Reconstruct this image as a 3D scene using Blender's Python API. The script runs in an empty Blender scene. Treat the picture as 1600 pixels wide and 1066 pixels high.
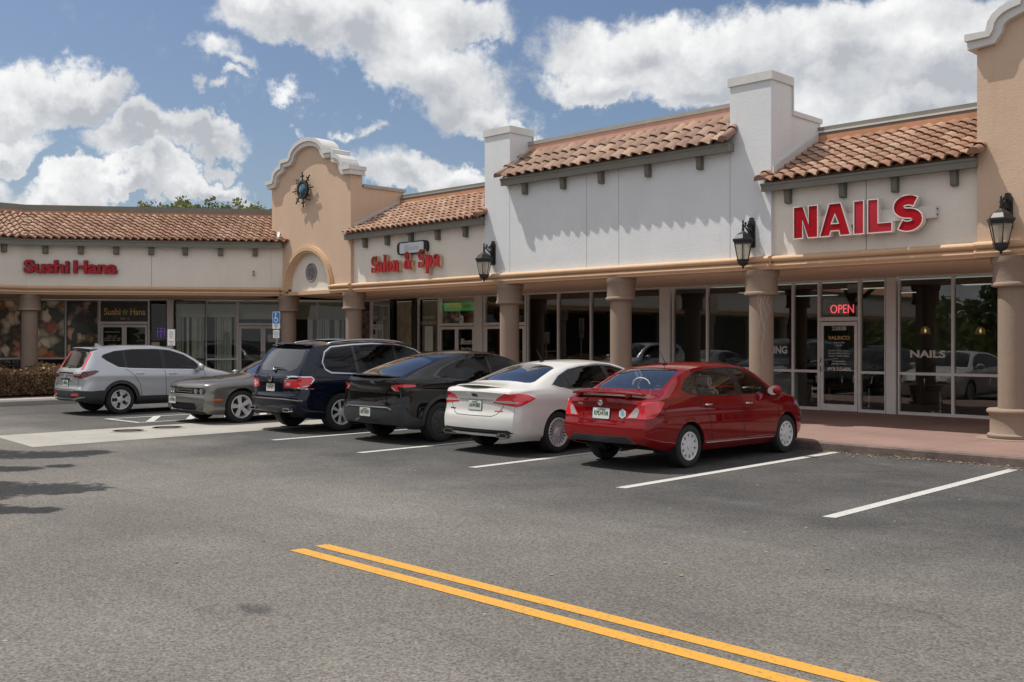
import bpy, bmesh, math, random
from mathutils import Vector, Matrix, Quaternion
from mathutils.geometry import delaunay_2d_cdt
from mathutils.bvhtree import BVHTree
random.seed(7)
R = math.radians
PI = math.pi
sc = bpy.context.scene
COL = sc.collection

# ------------------------------------------------------------------ objects
def tag(o, label=None, cat=None, group=None, kind=None):
    if label: o['label'] = label
    if cat: o['category'] = cat
    if group: o['group'] = group
    if kind: o['kind'] = kind
    return o

def thing(name, loc, label, cat, rz=0.0, group=None):
    o = bpy.data.objects.new(name, None)
    o.empty_display_size = .3
    o.location = loc
    o.rotation_euler = (0, 0, rz)
    COL.objects.link(o)
    return tag(o, label, cat, group)

def root_of(o):
    while o.parent: o = o.parent
    return o

def root_mat(r):
    return Matrix.Translation(r.location) @ r.rotation_euler.to_matrix().to_4x4()

class MB:
    """collects shapes in a frame and links them as ONE mesh object"""
    def __init__(s, F=None):
        s.bm = bmesh.new(); s.F = F; s.mi = 0
        s.smooth = False
    def face(s, vs):
        try:
            f = s.bm.faces.new(vs)
        except ValueError:
            return None
        f.material_index = s.mi; f.smooth = s.smooth
        return f
    def v(s, p): return s.bm.verts.new(p)
    def poly(s, pts): return s.face([s.v(p) for p in pts])
    def box(s, x0, x1, y0, y1, z0, z1):
        v = [s.v((x, y, z)) for z in (z0, z1) for y in (y0, y1) for x in (x0, x1)]
        for q in ((0,2,3,1),(4,5,7,6),(0,1,5,4),(2,6,7,3),(0,4,6,2),(1,3,7,5)):
            s.face([v[i] for i in q])
        return v
    def bbox(s, x0, x1, y0, y1, z0, z1, b=.01):
        """box with chamfered edges"""
        bm = bmesh.new()
        bmesh.ops.create_cube(bm, size=1)
        for q in bm.verts:
            q.co = (x0+(q.co.x+.5)*(x1-x0), y0+(q.co.y+.5)*(y1-y0), z0+(q.co.z+.5)*(z1-z0))
        bmesh.ops.bevel(bm, geom=bm.edges[:], offset=b, segments=2, affect='EDGES', profile=.5)
        s.merge(bm)
    def merge(s, bm, M=None):
        mp = {}
        for q in bm.verts: mp[q] = s.v(M @ q.co if M else q.co)
        for f in bm.faces:
            s.face([mp[q] for q in f.verts])
        bm.free()
    def prism(s, pts, d0, d1, axis='y', cap=True, holes=None):
        """polygon pts (a,b) extruded: axis y -> (a,d,b); x -> (d,a,b); z -> (a,b,d)"""
        def P(a, b, d):
            return (a, d, b) if axis == 'y' else (d, a, b) if axis == 'x' else (a, b, d)
        loops = [pts] + (holes or [])
        for lp in loops:
            A = [s.v(P(a, b, d0)) for a, b in lp]; B = [s.v(P(a, b, d1)) for a, b in lp]
            n = len(lp)
            for i in range(n):
                s.face([A[i], A[(i+1) % n], B[(i+1) % n], B[i]])
        if cap:
            for tri in tri2d(loops):
                s.face([s.v(P(a, b, d0)) for a, b in tri])
                s.face([s.v(P(a, b, d1)) for a, b in tri])
    def tube(s, pts, r, n=8, cap=True):
        pts = [Vector(p) for p in pts]
        rr = r if isinstance(r, (list, tuple)) else [r]*len(pts)
        rings = []
        up = None
        for i, p in enumerate(pts):
            a = pts[max(i-1, 0)]; b = pts[min(i+1, len(pts)-1)]
            t = (b-a).normalized()
            if up is None or abs(up.dot(t)) > .99:
                up = Vector((0, 0, 1)) if abs(t.z) < .9 else Vector((1, 0, 0))
            u = t.cross(up).normalized(); w = u.cross(t).normalized(); up = w
            rings.append([s.v(p+(u*math.cos(k*2*PI/n)+w*math.sin(k*2*PI/n))*rr[i]) for k in range(n)])
        for A, B in zip(rings, rings[1:]):
            for k in range(n): s.face([A[k], A[(k+1) % n], B[(k+1) % n], B[k]])
        if cap:
            s.face(rings[0][::-1]); s.face(rings[-1])
    def lathe(s, prof, n=32, M=None, cap=True):
        """prof list of (r,z) about z"""
        rings = []
        for r, z in prof:
            ring = []
            for k in range(n):
                p = Vector((r*math.cos(2*PI*k/n), r*math.sin(2*PI*k/n), z))
                ring.append(s.v(M @ p if M else p))
            rings.append(ring)
        for A, B in zip(rings, rings[1:]):
            for k in range(n): s.face([A[k], A[(k+1) % n], B[(k+1) % n], B[k]])
        if cap:
            s.face(rings[0][::-1]); s.face(rings[-1])
    def build(s, name, mat, parent=None, smooth=False, weld=True, normals=True, angle=None):
        if weld: bmesh.ops.remove_doubles(s.bm, verts=s.bm.verts[:], dist=1e-5)
        if normals: bmesh.ops.recalc_face_normals(s.bm, faces=s.bm.faces[:])
        me = bpy.data.meshes.new(name)
        M = s.F if s.F is not None else Matrix.Identity(4)
        if s.local: M = Matrix.Identity(4)
        elif parent is not None: M = root_mat(root_of(parent)).inverted() @ M
        s.bm.transform(M)
        s.bm.to_mesh(me); s.bm.free()
        for m in (mat if isinstance(mat, (list, tuple)) else [mat]): me.materials.append(m)
        if smooth:
            for p in me.polygons: p.use_smooth = True
            if angle: me.set_sharp_from_angle(angle=R(angle))
        o = bpy.data.objects.new(name, me)
        COL.objects.link(o)
        if parent is not None: o.parent = parent
        return o
    local = False

class LB(MB):
    """shapes given in the local space of the parent thing"""
    local = True

def tri2d(loops):
    """triangulate polygon with holes -> list of 2d triangles"""
    vs, es = [], []
    for lp in loops:
        b = len(vs); n = len(lp)
        vs += [Vector(p) for p in lp]
        es += [(b+i, b+(i+1) % n) for i in range(n)]
    r = delaunay_2d_cdt(vs, es, [], 0, 1e-6)
    out = []
    for f in r[2]:
        c = sum((r[0][i] for i in f), Vector((0, 0)))/len(f)
        k = sum(inpoly(c, lp) for lp in loops)
        if k % 2: out.append([tuple(r[0][i]) for i in f])
    return out

def inpoly(p, poly):
    x, y = p[0], p[1]; ins = False
    j = len(poly)-1
    for i in range(len(poly)):
        xi, yi = poly[i]; xj, yj = poly[j]
        if (yi > y) != (yj > y) and x < (xj-xi)*(y-yi)/(yj-yi)+xi: ins = not ins
        j = i
    return ins

def rounded(pts, r=.03, n=4):
    """round the corners of a closed polygon"""
    out = []
    m = len(pts)
    for i in range(m):
        p0, p1, p2 = Vector(pts[i-1]), Vector(pts[i]), Vector(pts[(i+1) % m])
        rr = r[i] if isinstance(r, (list, tuple)) else r
        d = min(rr, (p0-p1).length*.45, (p2-p1).length*.45)
        a = p1+(p0-p1).normalized()*d; b = p1+(p2-p1).normalized()*d
        for k in range(n+1):
            t = k/n
            out.append(tuple(a*(1-t)**2+p1*2*t*(1-t)+b*t*t))
    return out

def arc(cx, cy, rx, ry, a0, a1, n=12):
    return [(cx+rx*math.cos(R(a0+(a1-a0)*k/n)), cy+ry*math.sin(R(a0+(a1-a0)*k/n))) for k in range(n+1)]

def offset_line(pts, d):
    out = []
    for i, p in enumerate(pts):
        a = Vector(pts[max(i-1, 0)]); b = Vector(p); c = Vector(pts[min(i+1, len(pts)-1)])
        n = Vector((0, 0))
        for e in ((b-a), (c-b)):
            if e.length > 1e-9:
                e = e.normalized(); n += Vector((-e.y, e.x))
        n.normalize()
        out.append((b.x+n.x*d, b.y+n.y*d))
    return out

# ------------------------------------------------------------------ materials
class NT:
    def __init__(s, name, world=False):
        if world:
            s.m = bpy.data.worlds.new(name)
        else:
            s.m = bpy.data.materials.new(name)
        s.m.use_nodes = True
        s.t = s.m.node_tree; s.t.nodes.clear()
    def n(s, typ, **kw):
        o = s.t.nodes.new(typ)
        for k, v in kw.items():
            if k == 'i':
                for a, b in v.items():
                    if isinstance(b, bpy.types.NodeSocket): s.t.links.new(b, o.inputs[a])
                    else: o.inputs[a].default_value = b
            else: setattr(o, k, v)
        return o
    def math(s, op, a, b=0.0, c=0.0, clamp=False):
        o = s.n('ShaderNodeMath', operation=op, use_clamp=clamp)
        for i, q in enumerate((a, b, c)):
            if isinstance(q, bpy.types.NodeSocket): s.t.links.new(q, o.inputs[i])
            else: o.inputs[i].default_value = q
        return o.outputs[0]
    def mix(s, f, a, b, blend='MIX'):
        o = s.n('ShaderNodeMix', data_type='RGBA', blend_type=blend)
        for k, q in ((0, f), (6, a), (7, b)):
            if isinstance(q, bpy.types.NodeSocket): s.t.links.new(q, o.inputs[k])
            elif k == 0: o.inputs[0].default_value = q
            else: o.inputs[k].default_value = (*q[:3], 1)
        return o.outputs[2]
    def noise(s, vec, scale, detail=3, rough=.5, dist=0):
        o = s.n('ShaderNodeTexNoise', i={'Scale': scale, 'Detail': detail, 'Roughness': rough, 'Distortion': dist})
        if vec is not None: s.t.links.new(vec, o.inputs['Vector'])
        return o.outputs['Fac']
    def ramp(s, f, lo, hi):
        return s.n('ShaderNodeMapRange', i={'Value': f, 'From Min': lo, 'From Max': hi}).outputs[0]
    def out(s, sh, what='Surface'):
        o = s.n('ShaderNodeOutputWorld' if isinstance(s.m, bpy.types.World) else 'ShaderNodeOutputMaterial')
        s.t.links.new(sh, o.inputs[what])
        return s.m

def M(name, col, rough=.6, metal=0, var=.0, vs=3., bump=0., bs=60., coat=0, spec=.5, emit=0, ecol=None, streak=0, fine=0, fs=200):
    t = NT(name)
    tc = t.n('ShaderNodeTexCoord').outputs['Object']
    c = col
    base = None
    if var:
        f = t.ramp(t.noise(tc, vs, 5, .6), .3, .7)
        base = t.mix(f, [q*(1-var) for q in col], [min(q*(1+var), 1) for q in col])
    if fine:
        f = t.ramp(t.noise(tc, fs, 2), .3, .7)
        base = t.mix(fine, base if base else col, t.mix(f, [q*.5 for q in col], [min(q*1.6, 1) for q in col]))
    if streak:
        mp = t.n('ShaderNodeMapping', i={'Vector': tc, 'Scale': (6, 6, .5)}).outputs[0]
        f = t.ramp(t.noise(mp, 1.2, 4, .6), .52, .75)
        base = t.mix(t.math('MULTIPLY', f, streak), base if base else col, [q*.62 for q in col])
    p = t.n('ShaderNodeBsdfPrincipled', i={'Roughness': rough, 'Metallic': metal, 'Coat Weight': coat, 'Coat Roughness': .03, 'Specular IOR Level': spec})
    if base is not None: t.t.links.new(base, p.inputs['Base Color'])
    else: p.inputs['Base Color'].default_value = (*col, 1)
    if bump:
        b = t.n('ShaderNodeBump', i={'Height': t.noise(tc, bs, 4, .6), 'Strength': bump, 'Distance': .02})
        t.t.links.new(b.outputs[0], p.inputs['Normal'])
    if emit:
        p.inputs['Emission Color'].default_value = (*(ecol or col), 1)
        p.inputs['Emission Strength'].default_value = emit
    return t.out(p.outputs[0])

def glass(name, tint, refl=1.0, ior=1.5, wav=0):
    t = NT(name)
    fr = t.n('ShaderNodeFresnel', i={'IOR': ior}).outputs[0]
    f = t.math('MULTIPLY', fr, refl, clamp=True)
    tr = t.n('ShaderNodeBsdfTransparent', i={'Color': (*tint, 1)})
    gl = t.n('ShaderNodeBsdfGlossy', i={'Roughness': 0.0, 'Color': (1, 1, 1, 1)})
    if wav:
        tc = t.n('ShaderNodeTexCoord').outputs['Object']
        b = t.n('ShaderNodeBump', i={'Height': t.noise(tc, .7, 1), 'Strength': wav, 'Distance': .02})
        t.t.links.new(b.outputs[0], gl.inputs['Normal'])
    mx = t.n('ShaderNodeMixShader', i={0: f, 1: tr.outputs[0], 2: gl.outputs[0]})
    return t.out(mx.outputs[0])

def lampglass():
    t = NT('lamp_glass')
    tr = t.n('ShaderNodeBsdfTransparent', i={'Color': (.92, .90, .85, 1)})
    tl = t.n('ShaderNodeBsdfTranslucent', i={'Color': (.85, .82, .76, 1)})
    df = t.n('ShaderNodeBsdfPrincipled', i={'Base Color': (.75, .72, .66, 1), 'Roughness': .15})
    m1 = t.n('ShaderNodeMixShader', i={0: .5, 1: tl.outputs[0], 2: df.outputs[0]})
    m2 = t.n('ShaderNodeMixShader', i={0: .5, 1: tr.outputs[0], 2: m1.outputs[0]})
    return t.out(m2.outputs[0])

def leafmat(name, col, var=.35, trans=.25):
    t = NT(name)
    tc = t.n('ShaderNodeTexCoord').outputs['Object']
    f = t.ramp(t.noise(tc, 1.1, 3), .3, .7)
    f2 = t.ramp(t.noise(tc, 9, 2), .25, .75)
    c = t.mix(f, [q*(1-var) for q in col], [q*(1+var) for q in col])
    c = t.mix(t.math('MULTIPLY', f2, .5), c, (col[0]*1.7, col[1]*1.45, col[2]*1.1))
    d = t.n('ShaderNodeBsdfPrincipled', i={'Base Color': c, 'Roughness': .55, 'Specular IOR Level': .3})
    tl = t.n('ShaderNodeBsdfTranslucent', i={'Color': c})
    mx = t.n('ShaderNodeMixShader', i={0: trans, 1: d.outputs[0], 2: tl.outputs[0]})
    return t.out(mx.outputs[0])

def asphalt():
    t = NT('asphalt')
    tc = t.n('ShaderNodeTexCoord').outputs['Object']
    base = t.mix(t.ramp(t.noise(tc, .25, 5, .65), .3, .7), (.104, .098, .089), (.164, .154, .140))
    # the stalls were resurfaced: darker, bluer, with an uneven edge
    s = t.n('ShaderNodeSeparateXYZ', i={0: tc})
    e = t.math('ADD', s.outputs[1], t.math('MULTIPLY', t.math('SUBTRACT', t.noise(tc, .55, 5, .6), .5), 4.2))
    st = t.ramp(e, 7.0, 9.6)
    wear = t.ramp(t.noise(tc, .8, 4, .6), .35, .75)
    stall = t.mix(wear, (.038, .039, .041), (.078, .077, .076))
    base = t.mix(t.math('MULTIPLY', st, .85), base, stall)
    # tyre and oil stains
    st2 = t.ramp(t.noise(tc, 1.3, 6, .7), .62, .75)
    base = t.mix(t.math('MULTIPLY', st2, .35), base, (.05, .048, .046))
    # pale dusty patches
    d = t.ramp(t.noise(tc, .5, 6, .75), .55, .72)
    base = t.mix(t.math('MULTIPLY', d, .22), base, (.20, .185, .165))
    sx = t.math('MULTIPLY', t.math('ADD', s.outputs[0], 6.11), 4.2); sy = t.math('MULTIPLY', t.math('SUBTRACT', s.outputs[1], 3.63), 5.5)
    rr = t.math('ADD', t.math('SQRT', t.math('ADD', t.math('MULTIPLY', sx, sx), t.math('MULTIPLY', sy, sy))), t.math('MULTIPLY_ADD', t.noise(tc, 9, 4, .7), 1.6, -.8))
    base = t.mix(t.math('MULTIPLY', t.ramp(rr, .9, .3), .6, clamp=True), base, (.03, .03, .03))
    # aggregate
    vo = t.n('ShaderNodeTexVoronoi', i={'Vector': tc, 'Scale': 62.})
    ag = t.n('ShaderNodeSeparateColor', i={0: vo.outputs['Color']}).outputs[0]
    ag2 = t.noise(tc, 36, 3, .75)
    k = t.math('ADD', t.math('MULTIPLY', t.ramp(ag, .0, 1.), .75), t.math('MULTIPLY', t.ramp(ag2, .25, .75), .75))
    dark = t.mix(1.0, base, (.34, .33, .32), 'MULTIPLY')
    lite = t.mix(1.0, base, (1.78, 1.75, 1.71), 'MULTIPLY')
    c = t.mix(t.math('MULTIPLY', k, .67, clamp=True), dark, lite)
    # hairline cracks, tyre tracks and oil drips in the stalls
    wv = t.n('ShaderNodeVectorMath', operation='MULTIPLY_ADD', i={0: t.n('ShaderNodeTexNoise', i={'Vector': tc, 'Scale': .9, 'Detail': 4.}).outputs['Color'], 1: (1.6, 1.6, 0), 2: tc}).outputs[0]
    ve = t.n('ShaderNodeTexVoronoi', feature='DISTANCE_TO_EDGE', i={'Vector': wv, 'Scale': .22})
    cr = t.math('MULTIPLY', t.math('LESS_THAN', ve.outputs['Distance'], .0012), t.ramp(t.noise(tc, .35, 3), .48, .6))
    c = t.mix(t.math('MULTIPLY', cr, .4), c, (.04, .038, .035))
    xm = t.math('FRACT', t.math('MULTIPLY', t.math('ADD', s.outputs[0], 5.05), 1/2.75))
    oil = t.math('MULTIPLY', t.ramp(t.math('ABSOLUTE', t.math('SUBTRACT', xm, .5)), .22, .02), t.ramp(s.outputs[1], 10.6, 13.5))
    oil = t.math('MULTIPLY', oil, t.ramp(t.noise(tc, 2.6, 6, .75), .42, .66))
    c = t.mix(t.math('MULTIPLY', oil, .62, clamp=True), c, (.026, .025, .025))
    trk = t.n('ShaderNodeMapping', i={'Vector': tc, 'Scale': (.16, 1.5, 1)}).outputs[0]
    c = t.mix(t.math('MULTIPLY', t.ramp(t.noise(trk, 1.1, 4, .6), .56, .74), .30), c, (.062, .058, .054))
    # scattered pale chips
    v2 = t.n('ShaderNodeTexVoronoi', i={'Vector': tc, 'Scale': 3.2})
    chip = t.math('LESS_THAN', v2.outputs['Distance'], .045)
    sel = t.math('GREATER_THAN', t.n('ShaderNodeSeparateColor', i={0: v2.outputs['Color']}).outputs[1], .8)
    c = t.mix(t.math('MULTIPLY', t.math('MULTIPLY', chip, sel), .7), c, (.42, .38, .30))
    bp = t.n('ShaderNodeBump', i={'Height': t.math('ADD', t.math('MULTIPLY', vo.outputs['Distance'], -.6), ag2), 'Strength': .55, 'Distance': .012})
    p = t.n('ShaderNodeBsdfPrincipled', i={'Base Color': c, 'Roughness': .88, 'Specular IOR Level': .3, 'Normal': bp.outputs[0]})
    return t.out(p.outputs[0])

def paintline(name, col, wear=.35):
    t = NT(name)
    tc = t.n('ShaderNodeTexCoord').outputs['Object']
    f = t.ramp(t.noise(tc, 26, 5, .8), .53, .68)
    f2 = t.ramp(t.noise(tc, 2.2, 4, .7), .4, .75)
    w = t.math('MULTIPLY', t.math('MULTIPLY', f, t.math('ADD', f2, .3)), wear*1.6, clamp=True)
    c = t.mix(w, col, (.11, .10, .095))
    c = t.mix(t.math('MULTIPLY', t.ramp(t.noise(tc, 90, 2), .3, .7), .16), c, [q*.6 for q in col])
    bp = t.n('ShaderNodeBump', i={'Height': t.noise(tc, 60, 3, .7), 'Strength': .35, 'Distance': .01})
    p = t.n('ShaderNodeBsdfPrincipled', i={'Base Color': c, 'Roughness': .7, 'Normal': bp.outputs[0]})
    return t.out(p.outputs[0])

def tilemat(nm='clay_tile', lo=(.29, .158, .102), hi=(.43, .262, .186)):
    t = NT(nm)
    tc = t.n('ShaderNodeTexCoord').outputs['Object']
    at = t.n('ShaderNodeAttribute', attribute_name='rnd')
    r = t.n('ShaderNodeSeparateColor', i={0: at.outputs['Color']})
    c = t.mix(r.outputs[0], lo, hi)
    c = t.mix(t.math('MULTIPLY', t.math('GREATER_THAN', r.outputs[1], .72), .6), c, (.46, .33, .23))
    dirt = t.ramp(t.noise(tc, 1.1, 5, .7), .48, .72)
    c = t.mix(t.math('MULTIPLY', dirt, .45), c, (.12, .065, .045))
    c = t.mix(t.math('MULTIPLY', t.ramp(t.noise(tc, 30, 3), .4, .8), .3), c, (.42, .28, .2))
    p = t.n('ShaderNodeBsdfPrincipled', i={'Base Color': c, 'Roughness': .8, 'Specular IOR Level': .3})
    return t.out(p.outputs[0])

def walkmat():
    t = NT('walk_paint')
    tc = t.n('ShaderNodeTexCoord').outputs['Object']
    c = t.mix(t.ramp(t.noise(tc, .9, 5, .65), .3, .7), (.200, .122, .100), (.275, .172, .143))
    st = t.ramp(t.noise(tc, 2.4, 6, .75), .56, .72)
    c = t.mix(t.math('MULTIPLY', st, .4), c, (.15, .10, .085))
    c = t.mix(t.math('MULTIPLY', t.ramp(t.noise(tc, 60, 3), .3, .7), .22), c, (.36, .24, .20))
    s = t.n('ShaderNodeSeparateXYZ', i={0: tc})
    def ln(q, w, p): return t.math('LESS_THAN', t.math('ABSOLUTE', t.math('SUBTRACT', t.math('FRACT', t.math('MULTIPLY', q, 1/p)), .5)), w/p)
    j = t.math('MAXIMUM', ln(s.outputs[0], .009, 1.83), ln(s.outputs[1], .009, 2.3))
    c = t.mix(t.math('MULTIPLY', j, .55), c, (.07, .045, .04))
    bp = t.n('ShaderNodeBump', i={'Height': t.noise(tc, 50, 4, .6), 'Strength': .2, 'Distance': .02})
    p = t.n('ShaderNodeBsdfPrincipled', i={'Base Color': c, 'Roughness': .75, 'Normal': bp.outputs[0]})
    return t.out(p.outputs[0])

def stucco(name, col, var=.06, dirt=.25):
    t = NT(name)
    tc = t.n('ShaderNodeTexCoord').outputs['Object']
    c = t.mix(t.ramp(t.noise(tc, .9, 5, .65), .3, .7), [q*(1-var) for q in col], [min(1, q*(1+var)) for q in col])
    mp = t.n('ShaderNodeMapping', i={'Vector': tc, 'Scale': (5, 5, .45)}).outputs[0]
    f = t.ramp(t.noise(mp, 1.3, 5, .65), .55, .8)
    c = t.mix(t.math('MULTIPLY', f, dirt), c, [col[0]*.6, col[1]*.57, col[2]*.52])
    c = t.mix(.12, c, t.mix(t.ramp(t.noise(tc, 45, 3), .3, .7), [q*.6 for q in col], [min(1, q*1.3) for q in col]))
    mp2 = t.n('ShaderNodeMapping', i={'Vector': tc, 'Scale': (.55, .55, 1.3)}).outputs[0]
    h = t.math('ADD', t.noise(mp2, 26, 4, .6), t.math('MULTIPLY', t.noise(tc, 9, 2), .6))
    bp = t.n('ShaderNodeBump', i={'Height': h, 'Strength': .2, 'Distance': .02})
    p = t.n('ShaderNodeBsdfPrincipled', i={'Base Color': c, 'Roughness': .85, 'Specular IOR Level': .25, 'Normal': bp.outputs[0]})
    return t.out(p.outputs[0])

def foodposter(name, s):
    t = NT(name)
    tc = t.n('ShaderNodeTexCoord').outputs['Object']
    mp = t.n('ShaderNodeMapping', i={'Vector': tc, 'Location': (s*3.1, s*1.7, s)}).outputs[0]
    d = t.n('ShaderNodeTexNoise', i={'Vector': mp, 'Scale': 2.2, 'Detail': 3.})
    wv = t.n('ShaderNodeVectorMath', operation='MULTIPLY_ADD', i={0: d.outputs['Color'], 1: (.5, .5, .5), 2: mp}).outputs[0]
    vo = t.n('ShaderNodeTexVoronoi', i={'Vector': wv, 'Scale': 2.8})
    g = t.n('ShaderNodeSeparateColor', i={0: vo.outputs['Color']})
    cr = t.n('ShaderNodeValToRGB', i={0: g.outputs[0]})
    els = cr.color_ramp.elements
    for pos, c in ((0, (.02, .02, .02)), (.25, (.03, .05, .03)), (.36, (.22, .05, .03)), (.48, (.30, .16, .08)), (.6, (.40, .36, .30)), (.72, (.08, .14, .05)), (.84, (.36, .10, .05)), (.93, (.5, .46, .40))):
        if pos == 0: els[0].color = (*c, 1); continue
        e = els.new(pos); e.color = (*c, 1)
    els[-1].color = (.35, .3, .2, 1)
    c = t.mix(t.ramp(vo.outputs['Distance'], .30, .8), cr.outputs[0], (.03, .025, .02))
    c = t.mix(t.ramp(t.noise(mp, 1.0 + .1*s, 2), .56, .68), c, (.012, .012, .012))
    c = t.mix(1.0, c, (3.4, 3.2, 3.0), 'MULTIPLY')
    c = t.mix(t.math('MULTIPLY', t.noise(mp, 24, 3), .4), c, (.06, .05, .04))
    p = t.n('ShaderNodeBsdfPrincipled', i={'Base Color': c, 'Roughness': .25})
    return t.out(p.outputs[0])

mt = {}
def mm():
    m = mt
    m['asphalt'] = asphalt()
    m['white_line'] = paintline('white_line', (.52, .51, .48), .9)
    m['yellow_line'] = paintline('yellow_line', (.60, .30, .035), .75)
    m['concrete'] = M('concrete', (.32, .30, .265), .85, var=.18, vs=1.2, bump=.25, bs=40, fine=.3, fs=70)
    m['walk'] = walkmat()
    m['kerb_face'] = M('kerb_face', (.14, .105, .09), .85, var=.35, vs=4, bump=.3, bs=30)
    m['grass'] = M('grass', (.06, .085, .03), .9, var=.3, vs=2, bump=.4, bs=20)
    m['mulch'] = M('mulch', (.12, .06, .04), .95, var=.5, vs=18, bump=.8, bs=40)
    m['white_wall'] = stucco('white_stucco', (.70, .715, .725), .05, .22)
    m['cream_wall'] = stucco('cream_stucco', (.79, .73, .65), .05, .2)
    m['tan_wall'] = stucco('tan_stucco', (.62, .45, .325), .05, .2)
    m['peach_trim'] = stucco('peach_trim', (.62, .42, .265), .06, .2)
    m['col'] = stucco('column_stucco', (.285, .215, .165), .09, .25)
    m['soffit'] = M('soffit', (.84, .66, .48), .8, var=.05, vs=1)
    m['fascia'] = M('fascia_paint', (.20, .195, .165), .65, var=.1, vs=2)
    m['bracket'] = M('bracket_paint', (.15, .145, .115), .7, var=.12, vs=5)
    m['coping'] = M('coping_metal', (.36, .34, .30), .45, var=.08, vs=3)
    m['flash_pink'] = M('flashing_pink', (.60, .34, .25), .6, var=.08, vs=3)
    m['flash_orange'] = M('flashing_orange', (.52, .25, .13), .6, var=.15, vs=3)
    m['cap_white'] = M('cap_white', (.62, .61, .58), .5, var=.06, vs=2, streak=.25)
    m['joint'] = M('joint_grey', (.36, .36, .36), .9)  # plain grey of the stucco joint lines
    m['tile'] = tilemat()
    m['tile_brown'] = tilemat('weathered_tile', (.25, .158, .115), (.37, .245, .185))
    m['alu'] = M('aluminium', (.74, .72, .69), .45, metal=.1, var=.05, vs=4)
    m['alu_dark'] = M('frame_dark', (.035, .033, .03), .5)
    m['pane'] = glass('shop_glass', (.52, .55, .52), 2.5, 1.5, .03)
    m['pane_low'] = glass('shop_glass_shaded', (.78, .80, .76), .8, 1.5, .03)
    m['pane_clear'] = glass('shop_glass_clear', (.80, .84, .80), 1.0, 1.5, .03)
    m['pane_dark'] = glass('shop_glass_dark', (.22, .23, .22), 1.5, 1.52, .03)
    m['lamp_black'] = M('lamp_black', (.014, .014, .015), .42, var=.3, vs=30)
    m['lamp_glass'] = lampglass()
    m['bulb'] = M('bulb_tube', (.72, .66, .55), .5)
    m['sign_red'] = M('sign_red', (.36, .004, .012), .5, var=.12, vs=1.2, spec=.15)
    m['sign_red_faded'] = M('sign_red_faded', (.42, .025, .04), .5, var=.15, vs=2.5, spec=.15)
    m['sign_white'] = M('sign_return_white', (.68, .62, .58), .45)
    m['sign_cream'] = M('sign_return_cream', (.62, .46, .27), .5, var=.1, vs=4)
    m['sign_dark'] = M('sign_return_dark', (.05, .02, .02), .5)
    m['sign_crimson'] = M('sign_crimson', (.38, .006, .014), .5, var=.2, vs=6)
    m['sign_face'] = M('sign_face_white', (.62, .66, .68), .4)
    m['grey_ink'] = M('grey_ink', (.40, .45, .50), .5)
    m['black'] = M('matte_black', (.012, .012, .012), .6)
    m['white_ink'] = M('white_vinyl', (.80, .80, .77), .6)
    m['dim_ink'] = M('dim_vinyl', (.62, .62, .58), .6)
    m['gold_ink'] = M('gold_vinyl', (.62, .36, .14), .5)
    m['yellow_ink'] = M('yellow_vinyl', (.80, .62, .14), .5)
    m['green_ink'] = M('green_ink', (.30, .40, .06), .5)
    m['neon_red'] = M('neon_red', (.9, .05, .08), .4, emit=1.4, ecol=(1, .09, .12))
    m['neon_purple'] = M('neon_purple', (.2, .05, .6), .4, emit=.22, ecol=(.28, .06, 1))
    m['led_green'] = M('led_green', (.02, .35, .12), .5, emit=.5, ecol=(.03, .8, .22))
    m['led_amber'] = M('led_amber', (.5, .25, .05), .5, emit=.5, ecol=(.9, .35, .04))
    m['led_red'] = M('led_red', (.5, .05, .03), .5, emit=.2, ecol=(.9, .08, .03))
    m['tube_light'] = M('tube_light', (.9, .9, .85), .5, emit=.42, ecol=(1, .97, .88))
    m['warm_bulb'] = M('warm_bulb', (.9, .6, .3), .5, emit=1.8, ecol=(1, .62, .25))
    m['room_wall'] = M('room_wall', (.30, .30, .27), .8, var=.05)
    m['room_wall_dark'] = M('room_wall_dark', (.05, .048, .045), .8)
    m['room_floor'] = M('room_floor', (.14, .13, .12), .5)
    m['room_ceiling'] = M('room_ceiling', (.30, .30, .28), .8)
    m['blind'] = M('blind_slat', (.72, .74, .64), .7, var=.08, vs=6)
    m['valance'] = M('valance_board', (.34, .335, .27), .7)
    m['poster_tan'] = M('poster_tan', (.56, .44, .31), .5, var=.25, vs=2.4)
    m['poster_tan2'] = M('poster_tan_light', (.66, .54, .40), .5, var=.35, vs=4)
    m['poster_dark'] = M('poster_dark', (.05, .042, .04), .4, var=.4, vs=3)
    m['poster_mauve'] = M('poster_mauve', (.42, .28, .28), .4, var=.75, vs=5)
    m['beige_panel'] = M('beige_panel', (.42, .37, .29), .6)
    m['paper'] = M('paper', (.60, .60, .55), .7, var=.04, vs=5)
    m['paper_pink'] = M('paper_pink', (.80, .75, .75), .7)
    m['sign_blue'] = M('sign_blue', (.02, .16, .46), .4)
    m['sign_white_sheet'] = M('sign_white_sheet', (.66, .66, .64), .45)
    m['galv'] = M('galvanised', (.42, .43, .43), .45, metal=.6, var=.12, vs=8)
    m['iron'] = M('cast_iron', (.045, .032, .024), .75, metal=.2, var=.4, vs=14, bump=.6, bs=60)
    m['bark'] = M('bark', (.10, .075, .055), .9, var=.35, vs=8, bump=.8, bs=25)
    m['leaf'] = leafmat('leaf_green', (.065, .098, .030))
    m['leaf_far'] = leafmat('leaf_far', (.15, .175, .07))
    m['leaf_wood'] = leafmat('leaf_wood', (.12, .15, .05), .4, .45)
    m['leaf_red'] = leafmat('leaf_copper', (.175, .112, .062), .45, .2)
    m['leaf_lime'] = leafmat('leaf_lime', (.16, .22, .06), .3, .3)
    m['litter'] = M('leaf_litter', (.26, .175, .10), .9, var=.5, vs=30)
    m['stone_grey'] = M('cast_stone', (.27, .255, .25), .8, var=.2, vs=9, bump=.6, bs=30)
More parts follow.
